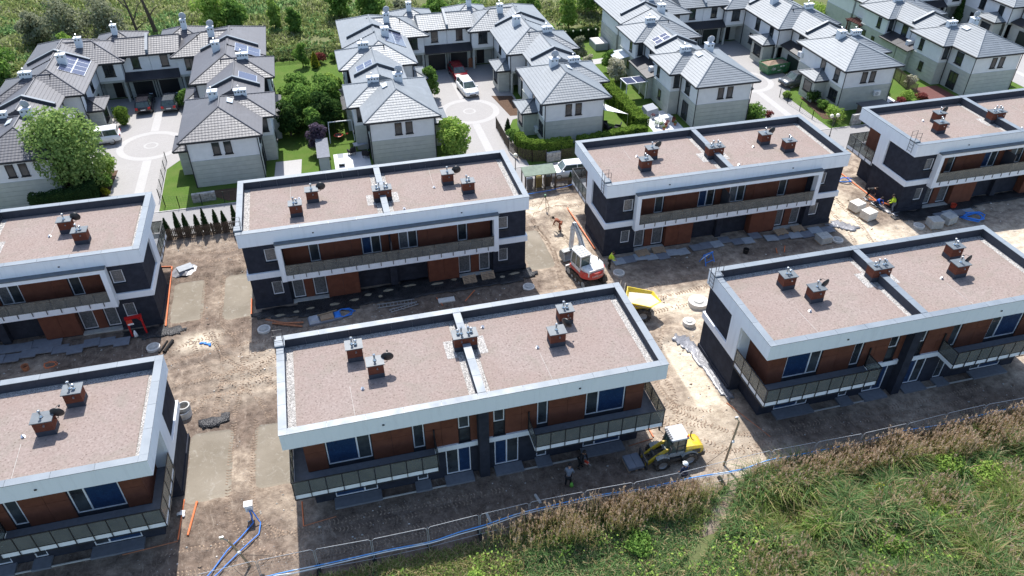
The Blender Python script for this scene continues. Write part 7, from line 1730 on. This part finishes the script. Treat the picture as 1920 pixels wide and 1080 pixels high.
# ------------------------------------------------------------------ people
simple('cloth_navy', (.018, .026, .060), .9, var=.2, scale=8); simple('cloth_grey', (.16, .18, .21), .9, var=.2, scale=8); simple('cloth_black', (.014, .014, .016), .9, var=.25, scale=8)
simple('cloth_blue', (.02, .09, .42), .9, var=.15, scale=8); simple('hi_vis', (.55, .72, .04), .8, var=.08, scale=8); simple('cloth_green', (.16, .42, .06), .85, var=.15, scale=8)
simple('cloth_rust', (.26, .09, .05), .9, var=.2, scale=8); simple('hair_dark', (.025, .018, .014), .8, var=.2); simple('helmet_white', (.75, .76, .76), .35, var=.03); simple('eye', (.02, .02, .02), .2, var=.05)
def skin_obj(name, pts, edges, rad, mat, parent=None, loc=(0, 0, 0), rz=0, root=0, sub=1):
    me = bpy.data.meshes.new(name); me.from_pydata([tuple(p) for p in pts], edges, []); me.materials.append(MATS[mat])
    o = put(name, me, parent, loc)
    if rz: o.rotation_euler = (0, 0, rz)
    sm = o.modifiers.new('skin', 'SKIN'); sm.use_smooth_shade = True
    for v, r_ in zip(me.skin_vertices[0].data, rad): v.radius = (r_, r_) if not hasattr(r_, '__len__') else r_
    me.skin_vertices[0].data[root].use_root = True
    o.modifiers.new('sub', 'SUBSURF').levels = sub; o.modifiers[-1].render_levels = sub
    return o
POSE = {}
def pose(hip, lean, lknee, lank, rknee, rank, lel, lwr, rel, rwr, head=None):
    H = Vector(hip); up = Vector((math.sin(lean), 0, math.cos(lean))); fw = Vector((math.cos(lean), 0, -math.sin(lean)))
    J = dict(pel=H, waist=H+up*.18, chest=H+up*.38, neck=H+up*.55, hb=H+up*.64, head=H+up*.76+fw*(head or .02),
             lsh=H+up*.50+Vector((0, .19, 0)), rsh=H+up*.50-Vector((0, .19, 0)), lhip=H+Vector((0, .095, -.04)), rhip=H+Vector((0, -.095, -.04)))
    for k, v in (('lkn', lknee), ('lan', lank), ('rkn', rknee), ('ran', rank), ('lel', lel), ('lwr', lwr), ('rel', rel), ('rwr', rwr)): J[k] = Vector(v)
    J['fw'] = fw; J['up'] = up
    return J
POSE['stand'] = pose((0, 0, .93), .06, (.04, .12, .50), (-.02, .14, .09), (.04, -.12, .50), (-.04, -.15, .09), (-.02, .27, 1.15), (.16, .24, .98), (.02, -.27, 1.15), (.24, -.16, 1.10))
POSE['walk'] = pose((0, 0, .92), .10, (.20, .11, .52), (.22, .12, .09), (-.02, -.11, .48), (-.28, -.12, .14), (-.10, .27, 1.15), (-.02, .28, .92), (.16, -.27, 1.16), (.36, -.2, 1.02))
POSE['work'] = pose((0, 0, .90), .35, (.08, .13, .48), (-.04, .15, .09), (.10, -.13, .48), (-.02, -.15, .09), (.28, .26, 1.02), (.48, .16, .86), (.28, -.26, 1.02), (.50, -.14, .92))
POSE['bend'] = pose((-.05, 0, .86), 1.05, (.06, .13, .47), (-.06, .15, .09), (.06, -.13, .47), (-.08, -.15, .09), (.50, .22, .86), (.58, .16, .60), (.48, -.22, .84), (.60, -.14, .58))
POSE['crouch'] = pose((-.08, 0, .36), .65, (.32, .16, .50), (.06, .16, .09), (.30, -.16, .46), (.02, -.16, .09), (.42, .24, .56), (.60, .12, .38), (.42, -.24, .54), (.62, -.10, .36))
def person(label, loc, rz, ps, top, trousers, helmet=None, vest=None, hair='hair_dark', s=1.0):
    J = POSE[ps]; pts, ed, rad = [], [], []; ix = {}
    def add(k, p, r_, prev=None):
        ix[k] = len(pts); pts.append(Vector(p)*s); rad.append(r_*s if not hasattr(r_, '__len__') else tuple(q*s for q in r_))
        if prev: ed.append((ix[prev], ix[k]))
    fw, up = J['fw'], J['up']
    add('pel', J['pel'], .11); add('waist', J['waist'], .105, 'pel'); add('chest', J['chest'], .115, 'waist'); add('neck', J['neck'], .055, 'chest'); add('hb', J['hb'], .075, 'neck'); add('head', J['head'], .105, 'hb'); add('crown', J['head']+up*.10, .07, 'head'); add('nose', J['head']+fw*.125-up*.03, .018, 'head')
    for q in 'lr':
        sg = 1 if q == 'l' else -1
        add(q+'ear', J['head']+Vector((0, sg*.105, 0))-up*.02, .02, 'head')
        add(q+'sh', J[q+'sh'], .055, 'chest'); add(q+'el', J[q+'el'], .046, q+'sh'); add(q+'wr', J[q+'wr'], .031, q+'el')
        d = (J[q+'wr']-J[q+'el']).normalized(); lat = Vector((0, 0, 1)).cross(d); lat = lat.normalized() if lat.length > .1 else Vector((0, 1, 0)); dn = d.cross(lat)
        add(q+'palm', J[q+'wr']+d*.08, .034, q+'wr')
        for k, (o_, ln) in enumerate(((-.030, .075), (-.010, .085), (.010, .08), (.030, .06))):
            add(f'{q}f{k}', J[q+'wr']+d*.12+lat*o_, .0095, q+'palm'); add(f'{q}g{k}', J[q+'wr']+d*(.12+ln*.7)+lat*o_*1.1-dn*.03, .0085, f'{q}f{k}')
        add(q+'t0', J[q+'wr']+d*.06+lat*(.045*sg), .011, q+'palm'); add(q+'t1', J[q+'wr']+d*.11+lat*(.055*sg)-dn*.015, .009, q+'t0')
        add(q+'hip', J[q+'hip'], .082, 'pel'); add(q+'kn', J[q+'kn'], .058, q+'hip'); add(q+'an', J[q+'an'], .042, q+'kn'); add(q+'heel', J[q+'an']+Vector((-.03, 0, -.045)), .04, q+'an'); add(q+'toe', J[q+'an']+Vector((.17, 0, -.055)), .032, q+'heel')
    o = skin_obj('person', pts, ed, rad, 'skin', None, loc, rz); tag(o, label, 'person')
    def cloth(nm, keys, links, mat, root=0):
        p = [Vector(J[k[0]])*s if isinstance(k[0], str) else Vector(k[0])*s for k in keys]
        c = skin_obj(nm, p, links, [k[1]*s for k in keys], mat, o, (0, 0, 0), 0, root); c.location = (0, 0, 0); return c
    cuff = lambda q: J[q+'el'].lerp(J[q+'wr'], .88)
    cloth('jacket', [(J['pel']+up*.02, .150), ('waist', .145), ('chest', .182), (J['neck']-up*.02, .092), ('lsh', .095), ('lel', .062), (cuff('l'), .048), ('rsh', .095), ('rel', .062), (cuff('r'), .048)], [(0, 1), (1, 2), (2, 3), (2, 4), (4, 5), (5, 6), (2, 7), (7, 8), (8, 9)], top)
    cloth('trousers', [(J['pel'], .146), ('lhip', .108), ('lkn', .075), (J['lan']+Vector((0, 0, .02)), .062), ('rhip', .108), ('rkn', .075), (J['ran']+Vector((0, 0, .02)), .062)], [(0, 1), (1, 2), (2, 3), (0, 4), (4, 5), (5, 6)], trousers)
    if vest: cloth('hi_vis_vest', [(J['pel']+up*.06, .160), ('waist', .156), (J['chest'], .195), (J['neck']-up*.05, .10)], [(0, 1), (1, 2), (2, 3)], vest)
    for q in 'lr':
        cloth('boot', [(J[q+'an']+Vector((0, 0, .05)), .055), (J[q+'an']+Vector((-.03, 0, -.04)), .052), (J[q+'an']+Vector((.10, 0, -.045)), .048), (J[q+'an']+Vector((.19, 0, -.055)), .038)], [(0, 1), (1, 2), (2, 3)], 'cloth_black')
    hc = (J['head']+up*.03)*s
    rot = Matrix.Rotation(math.acos(max(-1, min(1, up.z))), 4, 'Y')
    if helmet:
        m = MB().lathe([(0, .150), (.05, .146), (.10, .118), (.135, .06), (.142, .02), (.165, .012), (.165, .0), (.0, .0)], (0, 0, 0), 16); m.box(.10, .21, -.09, .09, .0, .014)
        m.xform(rot @ Matrix.Scale(s, 4)); m.build('helmet', helmet, o, hc, True)
    else:
        m = MB().lathe([(0, .128), (.06, .118), (.105, .075), (.118, .02), (.108, -.05), (.07, -.07), (0, -.05)], (-.018, 0, 0), 12); m.xform(rot @ Matrix.Scale(s, 4)); m.build('hair', hair, o, hc, True)
    for sg in (-1, 1): MB().lathe([(0, -.012), (.012, 0), (0, .012)], (0, 0, 0), 8).build('eye', 'eye', o, (J['head']+fw*.100+Vector((0, sg*.038, 0)))*s)
    m = MB().box(-.006, .006, -.024, .024, -.005, .005); m.build('mouth', 'plastic_red', o, (J['head']+fw*.103-up*.065)*s)
    return o
def pz(x, y): return dz(x, y)+.02
person('worker in grey jacket and green vest hem standing on the shaded soil', (15.6, -1.75, pz(15.6, -1.8)), R(60), 'work', 'cloth_grey', 'cloth_black', None, None, 'cloth_black')
bag = thing('green_bag', 'bright green bag held low by the worker in grey', 'bag', (15.75, -1.98, pz(15.7, -2)+.18)); MB().lathe([(0, 0), (.09, .02), (.12, .14), (.08, .30), (0, .38)], (0, 0, 0), 10).build('sack', 'cloth_green', bag, (0, 0, 0), True); MB().tube([(-.06, 0, .36), (0, 0, .47), (.06, 0, .36)], .012, 6).build('handle', 'cloth_green', bag)
person('dark-clothed worker with a red tool at the front wall', (16.75, -.55, pz(16.7, -.5)), R(-60), 'work', 'cloth_black', 'cloth_black')
td = thing('hand_tool', 'red power tool in the hands of the dark-clothed worker', 'tool', (17.0, -.98, pz(17, -1)+.84), R(-60)); MB().box(-.14, .14, -.05, .05, -.02, .10).build('motor', 'plastic_red', td); MB().box(-.12, -.05, -.03, .03, -.16, -.02).build('grip', 'machine_dark', td); MB().cyl((.14, 0, .04), (.34, 0, .04), .018, .012, 8).build('bit', 'steel', td)
person('worker in navy with white helmet standing by the fence', (22.35, -3.25, pz(22.3, -3.3)), R(95), 'stand', 'cloth_navy', 'cloth_navy', 'helmet_white')
person('worker in yellow hi-vis vest behind the excavator', (25.75, 18.75, pz(25.7, 18.7)), R(-20), 'work', 'hi_vis', 'cloth_black', None, 'hi_vis')
person('stooping worker in rust brown on the sandy lane', (23.5, 25.2, pz(23.5, 25.2)), R(150), 'bend', 'cloth_rust', 'cloth_rust')
person('crouching worker in black at the far right end wall', (53.35, 23.3, pz(53.3, 23.3)), R(-60), 'bend', 'cloth_black', 'cloth_black')
person('crouching worker in blue between two others at far right', (53.5, 22.0, pz(53.5, 22.0)), R(-80), 'crouch', 'cloth_blue', 'cloth_navy')
person('standing worker in yellow hi-vis vest at far right', (54.3, 20.75, pz(54.3, 20.7)), R(140), 'work', 'hi_vis', 'cloth_grey', None, 'hi_vis')
# ------------------------------------------------------------------ lane, gardens and small street furniture
def picket(x0, x1, y, h, label, mat='timber_dark', rz=0):
    t_ = thing('picket_fence', label, 'fence', ((x0+x1)/2, y, -.02)); L_ = x1-x0; m = MB(); n = int(L_/.13)
    for k in range(n):
        u = -L_/2+L_*(k+.5)/n; m.prism([(u-.045, 0), (u+.045, 0), (u+.045, h-.06), (u, h+.01*math.sin(k*2.3)), (u-.045, h-.06)], -.012, .012, 0, 'y')
    m.build('pickets', mat, t_)
    for z in (.3, h-.3): MB().box(-L_/2, L_/2, .014, .06, z-.04, z+.04).build('rail', mat, t_)
    for k in range(int(L_/2)+1): u = -L_/2+L_*k/int(L_/2); bx('post', u-.05, u+.05, .06, .16, -.2, h, mat, t_)
picket(-10.6, -4.2, 32.35, 1.15, 'brown picket fence in front of the thuja row')
picket(25.3, 28.7, 32.3, 1.2, 'brown picket fence in front of the white van')
simple('shelter_green', (.16, .20, .155), .85, var=.15)
sh = thing('bin_shelter', 'bin shelter with pale green roof by the picket fence', 'shelter', (23.85, 33.3, 0))
MB().hexa([(-1.6, -.75, 1.62), (1.6, -.75, 1.62), (1.6, .75, 1.85), (-1.6, .75, 1.85), (-1.6, -.75, 1.70), (1.6, -.75, 1.70), (1.6, .75, 1.93), (-1.6, .75, 1.93)]).build('roof', 'shelter_green', sh)
for x in (-1.5, -.5, .5, 1.5):
    for y in (-.65, .65): bx('post', x-.05, x+.05, y-.05, y+.05, -.1, 1.66, 'timber_dark', sh)
m = MB()
for k in range(24): m.box(-1.5+3.0*k/24, -1.5+3.0*k/24+.06, -.70, -.67, .1, 1.3)
m.build('slats', 'timber_dark', sh)
for i, x in enumerate((-.9, .0, .9)):
    b = thing('waste_bin', ['left', 'middle', 'right'][i]+' waste bin inside the bin shelter', 'bin', (23.85+x, 33.35, 0)); MB().prism([(-.25, 0), (.25, 0), (.29, 1.0), (-.29, 1.0)], -.27, .27, 0, 'y').build('body', ['dish_grey', 'machine_yellow', 'garage_green'][i], b); MB().box(-.31, .31, -.3, .3, 1.0, 1.06).build('lid', ['dish_grey', 'machine_yellow', 'garage_green'][i], b)
hang([(21.6, 31.3, .5), (23.0, 31.6, .35), (24.5, 31.8, .3), (26.0, 31.9, .4), (27.6, 31.9, .75)], .03, 'hose_blue', 'blue_hose', 'blue hose hung along the picket fence by the van', 'hose')
simple('lamp_globe', (.80, .76, .60), .3, var=.03)
def lamp(x, y, h, globes, label):
    t_ = thing('street_lamp', label, 'street lamp', (x, y, 0)); MB().cyl((0, 0, -.1), (0, 0, h), .05, .035, 8).build('post', 'black_metal', t_); MB().cyl((0, 0, 0), (0, 0, .5), .08, .08, 8).build('base', 'black_metal', t_)
    for gx_ in globes:
        if gx_: MB().tube([(0, 0, h-.1), (gx_*.6, 0, h-.15), (gx_, 0, h)], .025, 6).build('arm', 'black_metal', t_)
        m = MB().lathe([(0, 0), (.10, .02), (.19, .12), (.21, .22), (.17, .34), (.08, .41), (0, .42)], (gx_, 0, h), 16); m.build('globe', 'lamp_globe', t_, (0, 0, 0), True)
lamp(21.9, 34.7, 2.7, (0,), 'single globe street lamp behind the corner of the membrane duplex')
lamp(57.0, 35.3, 2.5, (-.36, .36), 'street lamp with two pale globes above the lane')
def post_fence(name, label, pts, h, mat, solid=None, n_per=1.9):
    t_ = thing(name, label, 'fence', (*pts[0], 0)); o = Vector((*pts[0], 0)); m = MB(); pm = MB(); pan = MB()
    for a, b in zip(pts, pts[1:]):
        A_ = Vector((*a, 0))-o; B_ = Vector((*b, 0))-o; n = max(1, int((B_-A_).length/n_per))
        for k in range(n+1): p = A_.lerp(B_, k/n); pm.box(p.x-.03, p.x+.03, p.y-.03, p.y+.03, -.15, h+.03)
        if solid:
            nn = max(2, int((B_-A_).length/.09))
            for k in range(nn): p = A_.lerp(B_, (k+.5)/nn); q = A_.lerp(B_, (k+.5)/nn+.38/nn); pan.bar((p.x, p.y, h*.52), (q.x, q.y, h*.52), .02, h*.92)
        else:
            for z in np.linspace(.15, h, 6): m.bar((A_.x, A_.y, z), (B_.x, B_.y, z), .008)
            nn = int((B_-A_).length/.25)
            for k in range(1, nn): p = A_.lerp(B_, k/nn); m.bar((p.x, p.y, .05), (p.x, p.y, h), .006)
    pm.build('post', mat, t_); (pan if solid else m).build('infill', solid or mat, t_)
    return t_
post_fence('garden_fence', 'thin green wire fence round the corner lawn of the left courtyard', [(-11.6, 47.6), (-11.5, 39.8), (-10.9, 38.4), (-9.6, 37.9), (-1.5, 37.7)], 1.15, 'garage_green')
post_fence('garden_fence', 'dark screen fence round the hedge corner of the middle courtyard', [(22.9, 46.9), (22.9, 41.2), (23.3, 39.3), (24.6, 38.2), (26.0, 37.95)], 1.35, 'frame_dark', 'timber_dark')
post_fence('garden_fence', 'dark screen fence right of the stone block on the lane', [(27.6, 38.0), (31.0, 38.3), (37.8, 39.3)], 1.2, 'frame_dark', 'timber_dark')
post_fence('garden_fence', 'thin green fence round the fenced lawn of the third courtyard', [(57.6, 46.6), (57.6, 44.8), (58.0, 40.2), (59.2, 37.8)], 1.1, 'garage_green')
post_fence('garden_fence', 'dark screened fence closing the lawns behind the left and middle courtyards', [(-1.0, 73.0), (8.3, 73.0)], 1.6, 'frame_dark', 'frame_dark')
post_fence('garden_fence', 'dark slatted fence between the gardens at right', [(73.2, 42.6), (75.0, 50.8)], 1.6, 'timber_dark', 'timber_dark')
t = NT('rubble_stone'); v = t.voro(6); t.bump(v, .9, .05); t.fin(t.ramp(t.noise(4, 4), [(.3, (.26, .25, .23)), (.7, (.50, .49, .46))]), .95, spec=.1)
def stone_block(x, y, rz, w, h, label):
    rr = random.Random(int(x*7)); m = MB(); cols = 5; rows = 3
    for i in range(cols):
        for j in range(rows):
            e = rr.uniform(0, .03); m.box(-w/2+w*i/cols+.012, -w/2+w*(i+1)/cols-.012, -.16-e, .16+e, h*j/rows+.01-(.1 if j == 0 else 0), h*(j+1)/rows-.01)
    m.box(-w/2+.02, w/2-.02, -.13, .13, 0, h-.02); o = m.build('stone_wall', 'rubble_stone', None, (x, y, 0)); o.rotation_euler.z = rz; tag(o, label, 'wall')
stone_block(-7.4, 38.6, .03, 2.1, .85, 'low stone block standing on the corner lawn of the left courtyard')
stone_block(26.8, 38.0, .05, 1.5, 1.0, 'grey stone wall block between hedges on the lane')
stone_block(62.0, 37.9, .1, 1.3, 1.2, 'white speckled stone block left of the brown shed')
# bare soil strips and terraces
sheet('planting_bed', [(-17.7, 39.2), (-16.4, 39.2), (-16.2, 47.0), (-17.8, 47.0)], .012, 'bed_soil', 'dark planting bed below the willow', .1)
sheet('planting_bed', [(59.3, 40.0), (61.6, 39.0), (61.6, 46.0), (60.0, 46.0)], .012, 'bed_soil', 'dark planting bed along the fenced lawn house', .1)
sheet('planting_bed', [(25.2, 49.6), (26.8, 49.4), (26.8, 55.0), (24.4, 55.6)], .012, 'bed_soil', 'planting bed by the middle courtyard porch', .1)
sheet('planting_bed', [(-8.0, 40.4), (.6, 40.4), (.6, 38.0), (-5.2, 38.0)], .010, 'bed_soil', 'bare shaded strip below the house wall', .1)
sheet('terrace', [(5.0, 41.6), (8.6, 41.6), (8.6, 45.0), (5.0, 45.0)], .010, 'terrace_white', 'white paved terrace beside the purple bush garden', .1)
sheet('terrace', [(-1.0, 41.2), (1.6, 41.2), (1.8, 44.8), (-.8, 44.8)], .010, 'paving_light', 'mossy stone terrace beside the left house', .1)
sheet('terrace', [(39.4, 41.0), (43.0, 41.0), (43.0, 46.6), (39.6, 46.6)], .010, 'terrace_white', 'cluttered pale terrace beside the long hedge', .1)
sheet('terrace', [(68.6, 40.4), (70.4, 40.4), (70.4, 44.6), (68.6, 44.6)], .010, 'terrace_white', 'pale terrace beside the air conditioner house', .1)
sheet('terrace', [(74.6, 41.6), (78.2, 41.6), (78.2, 45.0), (74.6, 45.0)], .010, 'deck_red', 'reddish timber deck in the right-hand garden', .1)
sheet('terrace', [(36.0, 61.6), (43.6, 62.6), (43.6, 64.2), (36.0, 63.4)], .010, 'paving_light', 'bright sand path across the shaded lawn', .1)
# swing frame
sw = thing('swing_frame', 'white swing frame with red nest swing in the shaded garden', 'swing', (6.2, 48.6, 0))
m = MB()
for s_ in (-1.2, 1.2): m.bar((s_, 0, 2.0), (s_*1.08, -.9, 0), .07); m.bar((s_, 0, 2.0), (s_*1.08, .9, 0), .07)
m.bar((-1.25, 0, 2.0), (1.25, 0, 2.0), .08); m.build('frame', 'white_plastic', sw)
MB().lathe([(.42, -.03), (.50, 0), (.42, .03), (.36, 0), (.42, -.03)], (-.35, -.1, .5), 18).build('nest_seat', 'plastic_red', sw); MB().lathe([(0, -.01), (.40, -.01), (.40, .01), (0, .01)], (-.35, -.1, .49), 16).build('seat_net', 'machine_dark', sw)
MB().tube([(-.6, 0, 2.0), (-.65, -.1, .5)], .012, 4).tube([(-.1, 0, 2.0), (-.05, -.1, .5)], .012, 4).build('rope', 'machine_dark', sw); MB().lathe([(0, 0), (.16, 0), (.16, .05), (0, .05)], (.6, -.1, .55), 12).build('plate_seat', 'plastic_red', sw)
gs = thing('garden_shed', 'long narrow garden shed with grey slatted roof', 'shed', (4.05, 42.9, 0)); MB().box(-.5, .5, -2.0, 2.0, 0, 1.9).build('wall', 'dish_grey', gs)
for k in range(18): bx('roof_slat', -.62, .62, -2.15+.24*k, -1.93+.24*k, 1.9, 1.96, 'foam_board', gs)
def table(x, y, rz, label, mat='dish_grey'):
    t_ = thing('garden_table', label, 'table', (x, y, .012), rz); bx('top', -.7, .7, -.42, .42, .70, .74, mat, t_)
    for a in (-.62, .62):
        for b in (-.34, .34): bx('leg', a-.03, a+.03, b-.03, b+.03, 0, .70, mat, t_)
def seat(x, y, rz, label, mat='fabric_dark', w=.62, cat='chair'):
    t_ = thing('garden_chair', label, cat, (x, y, .012), rz); MB().prism([(-.3, .28), (.32, .30), (.32, .42), (-.18, .40), (-.34, .95), (-.44, .93)], -w/2, w/2, 0, 'y').build('seat', mat, t_)
    for s_ in (-1, 1): bx('armrest', -.3, .3, s_*w/2-.05, s_*w/2+.05, .30, .58, mat, t_)
    for a in (-.26, .26):
        for b in (-1, 1): bx('leg', a-.025, a+.025, b*w*.42-.025, b*w*.42+.025, 0, .30, 'black_metal', t_)
table(7.9, 45.4, .2, 'grey garden table by the wall near the white terrace', 'dish_grey'); seat(6.9, 44.6, 2.0, 'dark folding chair on the white terrace'); seat(8.3, 43.6, 1.2, 'dark chair near the wall on the white terrace')
lg = thing('sun_lounger', 'narrow grey lounger on the bright part of the white terrace', 'lounger', (5.7, 42.9, .012), R(90)); MB().box(-.8, .5, -.3, .3, .25, .33).hexa([(.5, -.3, .25), (1.0, -.3, .5), (1.0, .3, .5), (.5, .3, .25), (.48, -.3, .33), (.96, -.3, .58), (.96, .3, .58), (.48, .3, .33)]).build('cushion', 'dish_grey', lg)
for a in (-.7, .4): bx('leg', a-.03, a+.03, -.28, .28, 0, .25, 'black_metal', lg)
ss = thing('shade_sail', 'white triangular shade sail over the lawn behind the hedge', 'shade sail', (36.0, 45.6, 0)); m = MB().add([(-1.8, 2.2, 1.9), (-1.6, -.6, 1.7), (1.2, -1.6, 1.3), (-1.8, 2.2, 1.92), (-1.6, -.6, 1.72), (1.2, -1.6, 1.32)], [(2, 1, 0), (3, 4, 5), (0, 1, 4, 3), (1, 2, 5, 4), (2, 0, 3, 5)]); m.build('sail', 'white_plastic', ss)
for p in ((-1.8, 2.2, 1.95), (-1.6, -.6, 1.75), (1.2, -1.6, 1.35)): MB().cyl((p[0], p[1], 0), p, .03, .03, 6).build('mast', 'aluminium', ss)
for i, (x, y) in enumerate(((34.6, 43.2), (35.6, 42.9), (34.6, 44.2))): seat(x, y, [.3, 2.6, -.4][i], ['left dark wicker armchair on the lawn behind the hedge', 'right dark wicker armchair on the lawn behind the hedge', 'rear dark wicker armchair beside the house wall'][i], 'fabric_dark', .75, 'armchair')
pv = thing('solar_canopy', 'white-framed canopy with dark solar panels beside the long hedge', 'canopy', (40.6, 51.0, 0), .05)
for a in (-1.25, 1.25):
    for b in (-.8, .8): bx('post', a-.05, a+.05, b-.05, b+.05, 0, 2.1, 'white_plastic', pv)
for i in (0, 1): bx('solar_panel', -1.3+1.32*i, -.02+1.32*i, -.85, .85, 2.12, 2.17, 'solar_cell', pv)
m = MB()
for a in (-1.33, 0, 1.33): m.box(a-.04, a+.04, -.9, .9, 2.10, 2.19)
for b in (-.9, .9): m.box(-1.37, 1.37, b-.04, b+.04, 2.10, 2.185)
m.build('frame', 'white_plastic', pv)
cl = thing('covered_lounge', 'white covered garden lounge on the cluttered terrace', 'lounge', (40.7, 46.0, .012), .3); m = MB(); m.hexa([(-.95, -.6, 0), (.95, -.6, 0), (.95, .6, 0), (-.95, .6, 0), (-.8, -.5, .75), (.8, -.5, .75), (.75, .45, 1.05), (-.75, .45, 1.05)]); m.build('cover', 'dish_grey', cl)
table(41.6, 43.6, .2, 'pale garden table on the cluttered terrace', 'white_plastic')
rr = random.Random(4)
for i in range(9):
    x, y = 40.0+rr.uniform(0, 2.8), 41.4+rr.uniform(0, 3.6); o = thing('flower_pot', f'{NUM[i]} small pot among the clutter on the pale terrace', 'pot', (x, y, .012), 0, 'pots on the cluttered terrace'); s_ = rr.uniform(.14, .26)
    MB().lathe([(0, 0), (s_*.7, 0), (s_, s_*1.6), (s_*.85, s_*1.6), (s_*.6, .05), (0, .05)], (0, 0, 0), 10).build('pot', rr.choice(['white_plastic', 'timber_red', 'dish_grey', 'concrete_light']), o); put('plant', crown_mesh('plant', [((0, 0, s_*2.1), (s_, s_, s_*.8))], 60, .06, rr.choice(['leaf_mid', 'leaf_red', 'leaf_light']), np.random.default_rng(i)), o)
pg = thing('pergola', 'red-brown timber pergola between the third and far right gardens', 'pergola', (79.0, 62.0, 0), .1)
for a in (-1.7, 1.7):
    for b in (-1.2, 1.2): bx('post', a-.07, a+.07, b-.07, b+.07, 0, 2.3, 'deck_red', pg)
for b in (-1.2, 1.2): bx('beam', -2.0, 2.0, b-.06, b+.06, 2.3, 2.45, 'deck_red', pg)
for k in range(12): bx('rafter', -1.9+.345*k, -1.8+.345*k, -1.6, 1.6, 2.45, 2.58, 'deck_red', pg)
cp = thing('glass_canopy', 'slim framed canopy against the third courtyard house wall', 'canopy', (42.0, 58.8, 0))
for a in (-1.2, 1.2): bx('post', -1.25, -1.15, a-.05, a+.05, 0, 2.2, 'white_plastic', cp)
MB().hexa([(-1.3, -1.35, 2.2), (1.0, -1.35, 2.5), (1.0, 1.35, 2.5), (-1.3, 1.35, 2.2), (-1.3, -1.35, 2.24), (1.0, -1.35, 2.54), (1.0, 1.35, 2.54), (-1.3, 1.35, 2.24)]).build('roof_sheet', 'skylight_glass', cp)
pb = thing('raised_bed', 'pale raised planter box by the third courtyard house', 'planter', (42.4, 68.0, 0)); MB().box(-.9, .9, -1.3, 1.3, 0, .9).build('box', 'dish_grey', pb); MB().box(-.82, .82, -1.22, 1.22, .9, .95).build('gravel', 'concrete_light', pb)
bs = thing('brown_shed', 'low brown timber shed with dark roof on the lane', 'shed', (64.6, 38.6, 0), .04)
for k in range(12): bx('plank', -1.6+.267*k, -1.6+.267*(k+1)-.012, -.95, -.92, 0, 1.6, 'timber_red', bs)
MB().box(-1.6, 1.6, -.92, .92, 0, 1.6).build('wall', 'timber_dark', bs); MB().box(-1.75, 1.75, -1.1, 1.1, 1.6, 1.70).build('roof', 'anthracite', bs)
def aircon(x, y, z, rz, label):
    t_ = thing('air_conditioner', label, 'air conditioner', (x, y, z), rz); MB().box(-.4, .4, -.30, 0, 0, .55).build('casing', 'white_plastic', t_); MB().lathe([(.05, -.31), (.22, -.31), (.22, -.302), (.05, -.302)], (-.1, 0, .28), 16, 0, 'y').build('fan_grille', 'dish_grey', t_)
    return t_
aircon(66.5, 41.33, 1.55, 0, 'air conditioner on the front wall of the near third courtyard house'); aircon(61.85, 50.2, 3.3, R(-90), 'air conditioner high on the wall above the grey car'); aircon(26.8, 44.0, .5, R(-90), 'air conditioner by the middle courtyard porch')
for i, x in enumerate((37.3, 38.5, 39.6, 40.7, 41.8, 42.9)):
    t_ = thing('garden_lamp', f'{NUM[i]} small white globe lamp from the left on the dark hedge', 'lamp', (x, 70.75, 0), 0, 'globe lamps along the dark hedge'); MB().cyl((0, 0, 0), (0, 0, 1.4), .02, .02, 6).build('post', 'black_metal', t_); MB().lathe([(0, 0), (.09, .03), (.12, .12), (.09, .21), (0, .24)], (0, 0, 1.4), 10).build('globe', 'lamp_globe', t_, (0, 0, 0), True)
wc = thing('firewood_stack', 'stack of firewood beside the middle courtyard entrance door', 'firewood', (24.2, 65.3, 0))
m = MB()
for i in range(6):
    for j in range(8): m.cyl((-.5+.16*i+(.08 if j % 2 else 0), -.2, .09+.15*j), (-.5+.16*i+(.08 if j % 2 else 0), .2, .09+.15*j), .075, .075, 7)
m.build('logs', 'timber_red', wc)
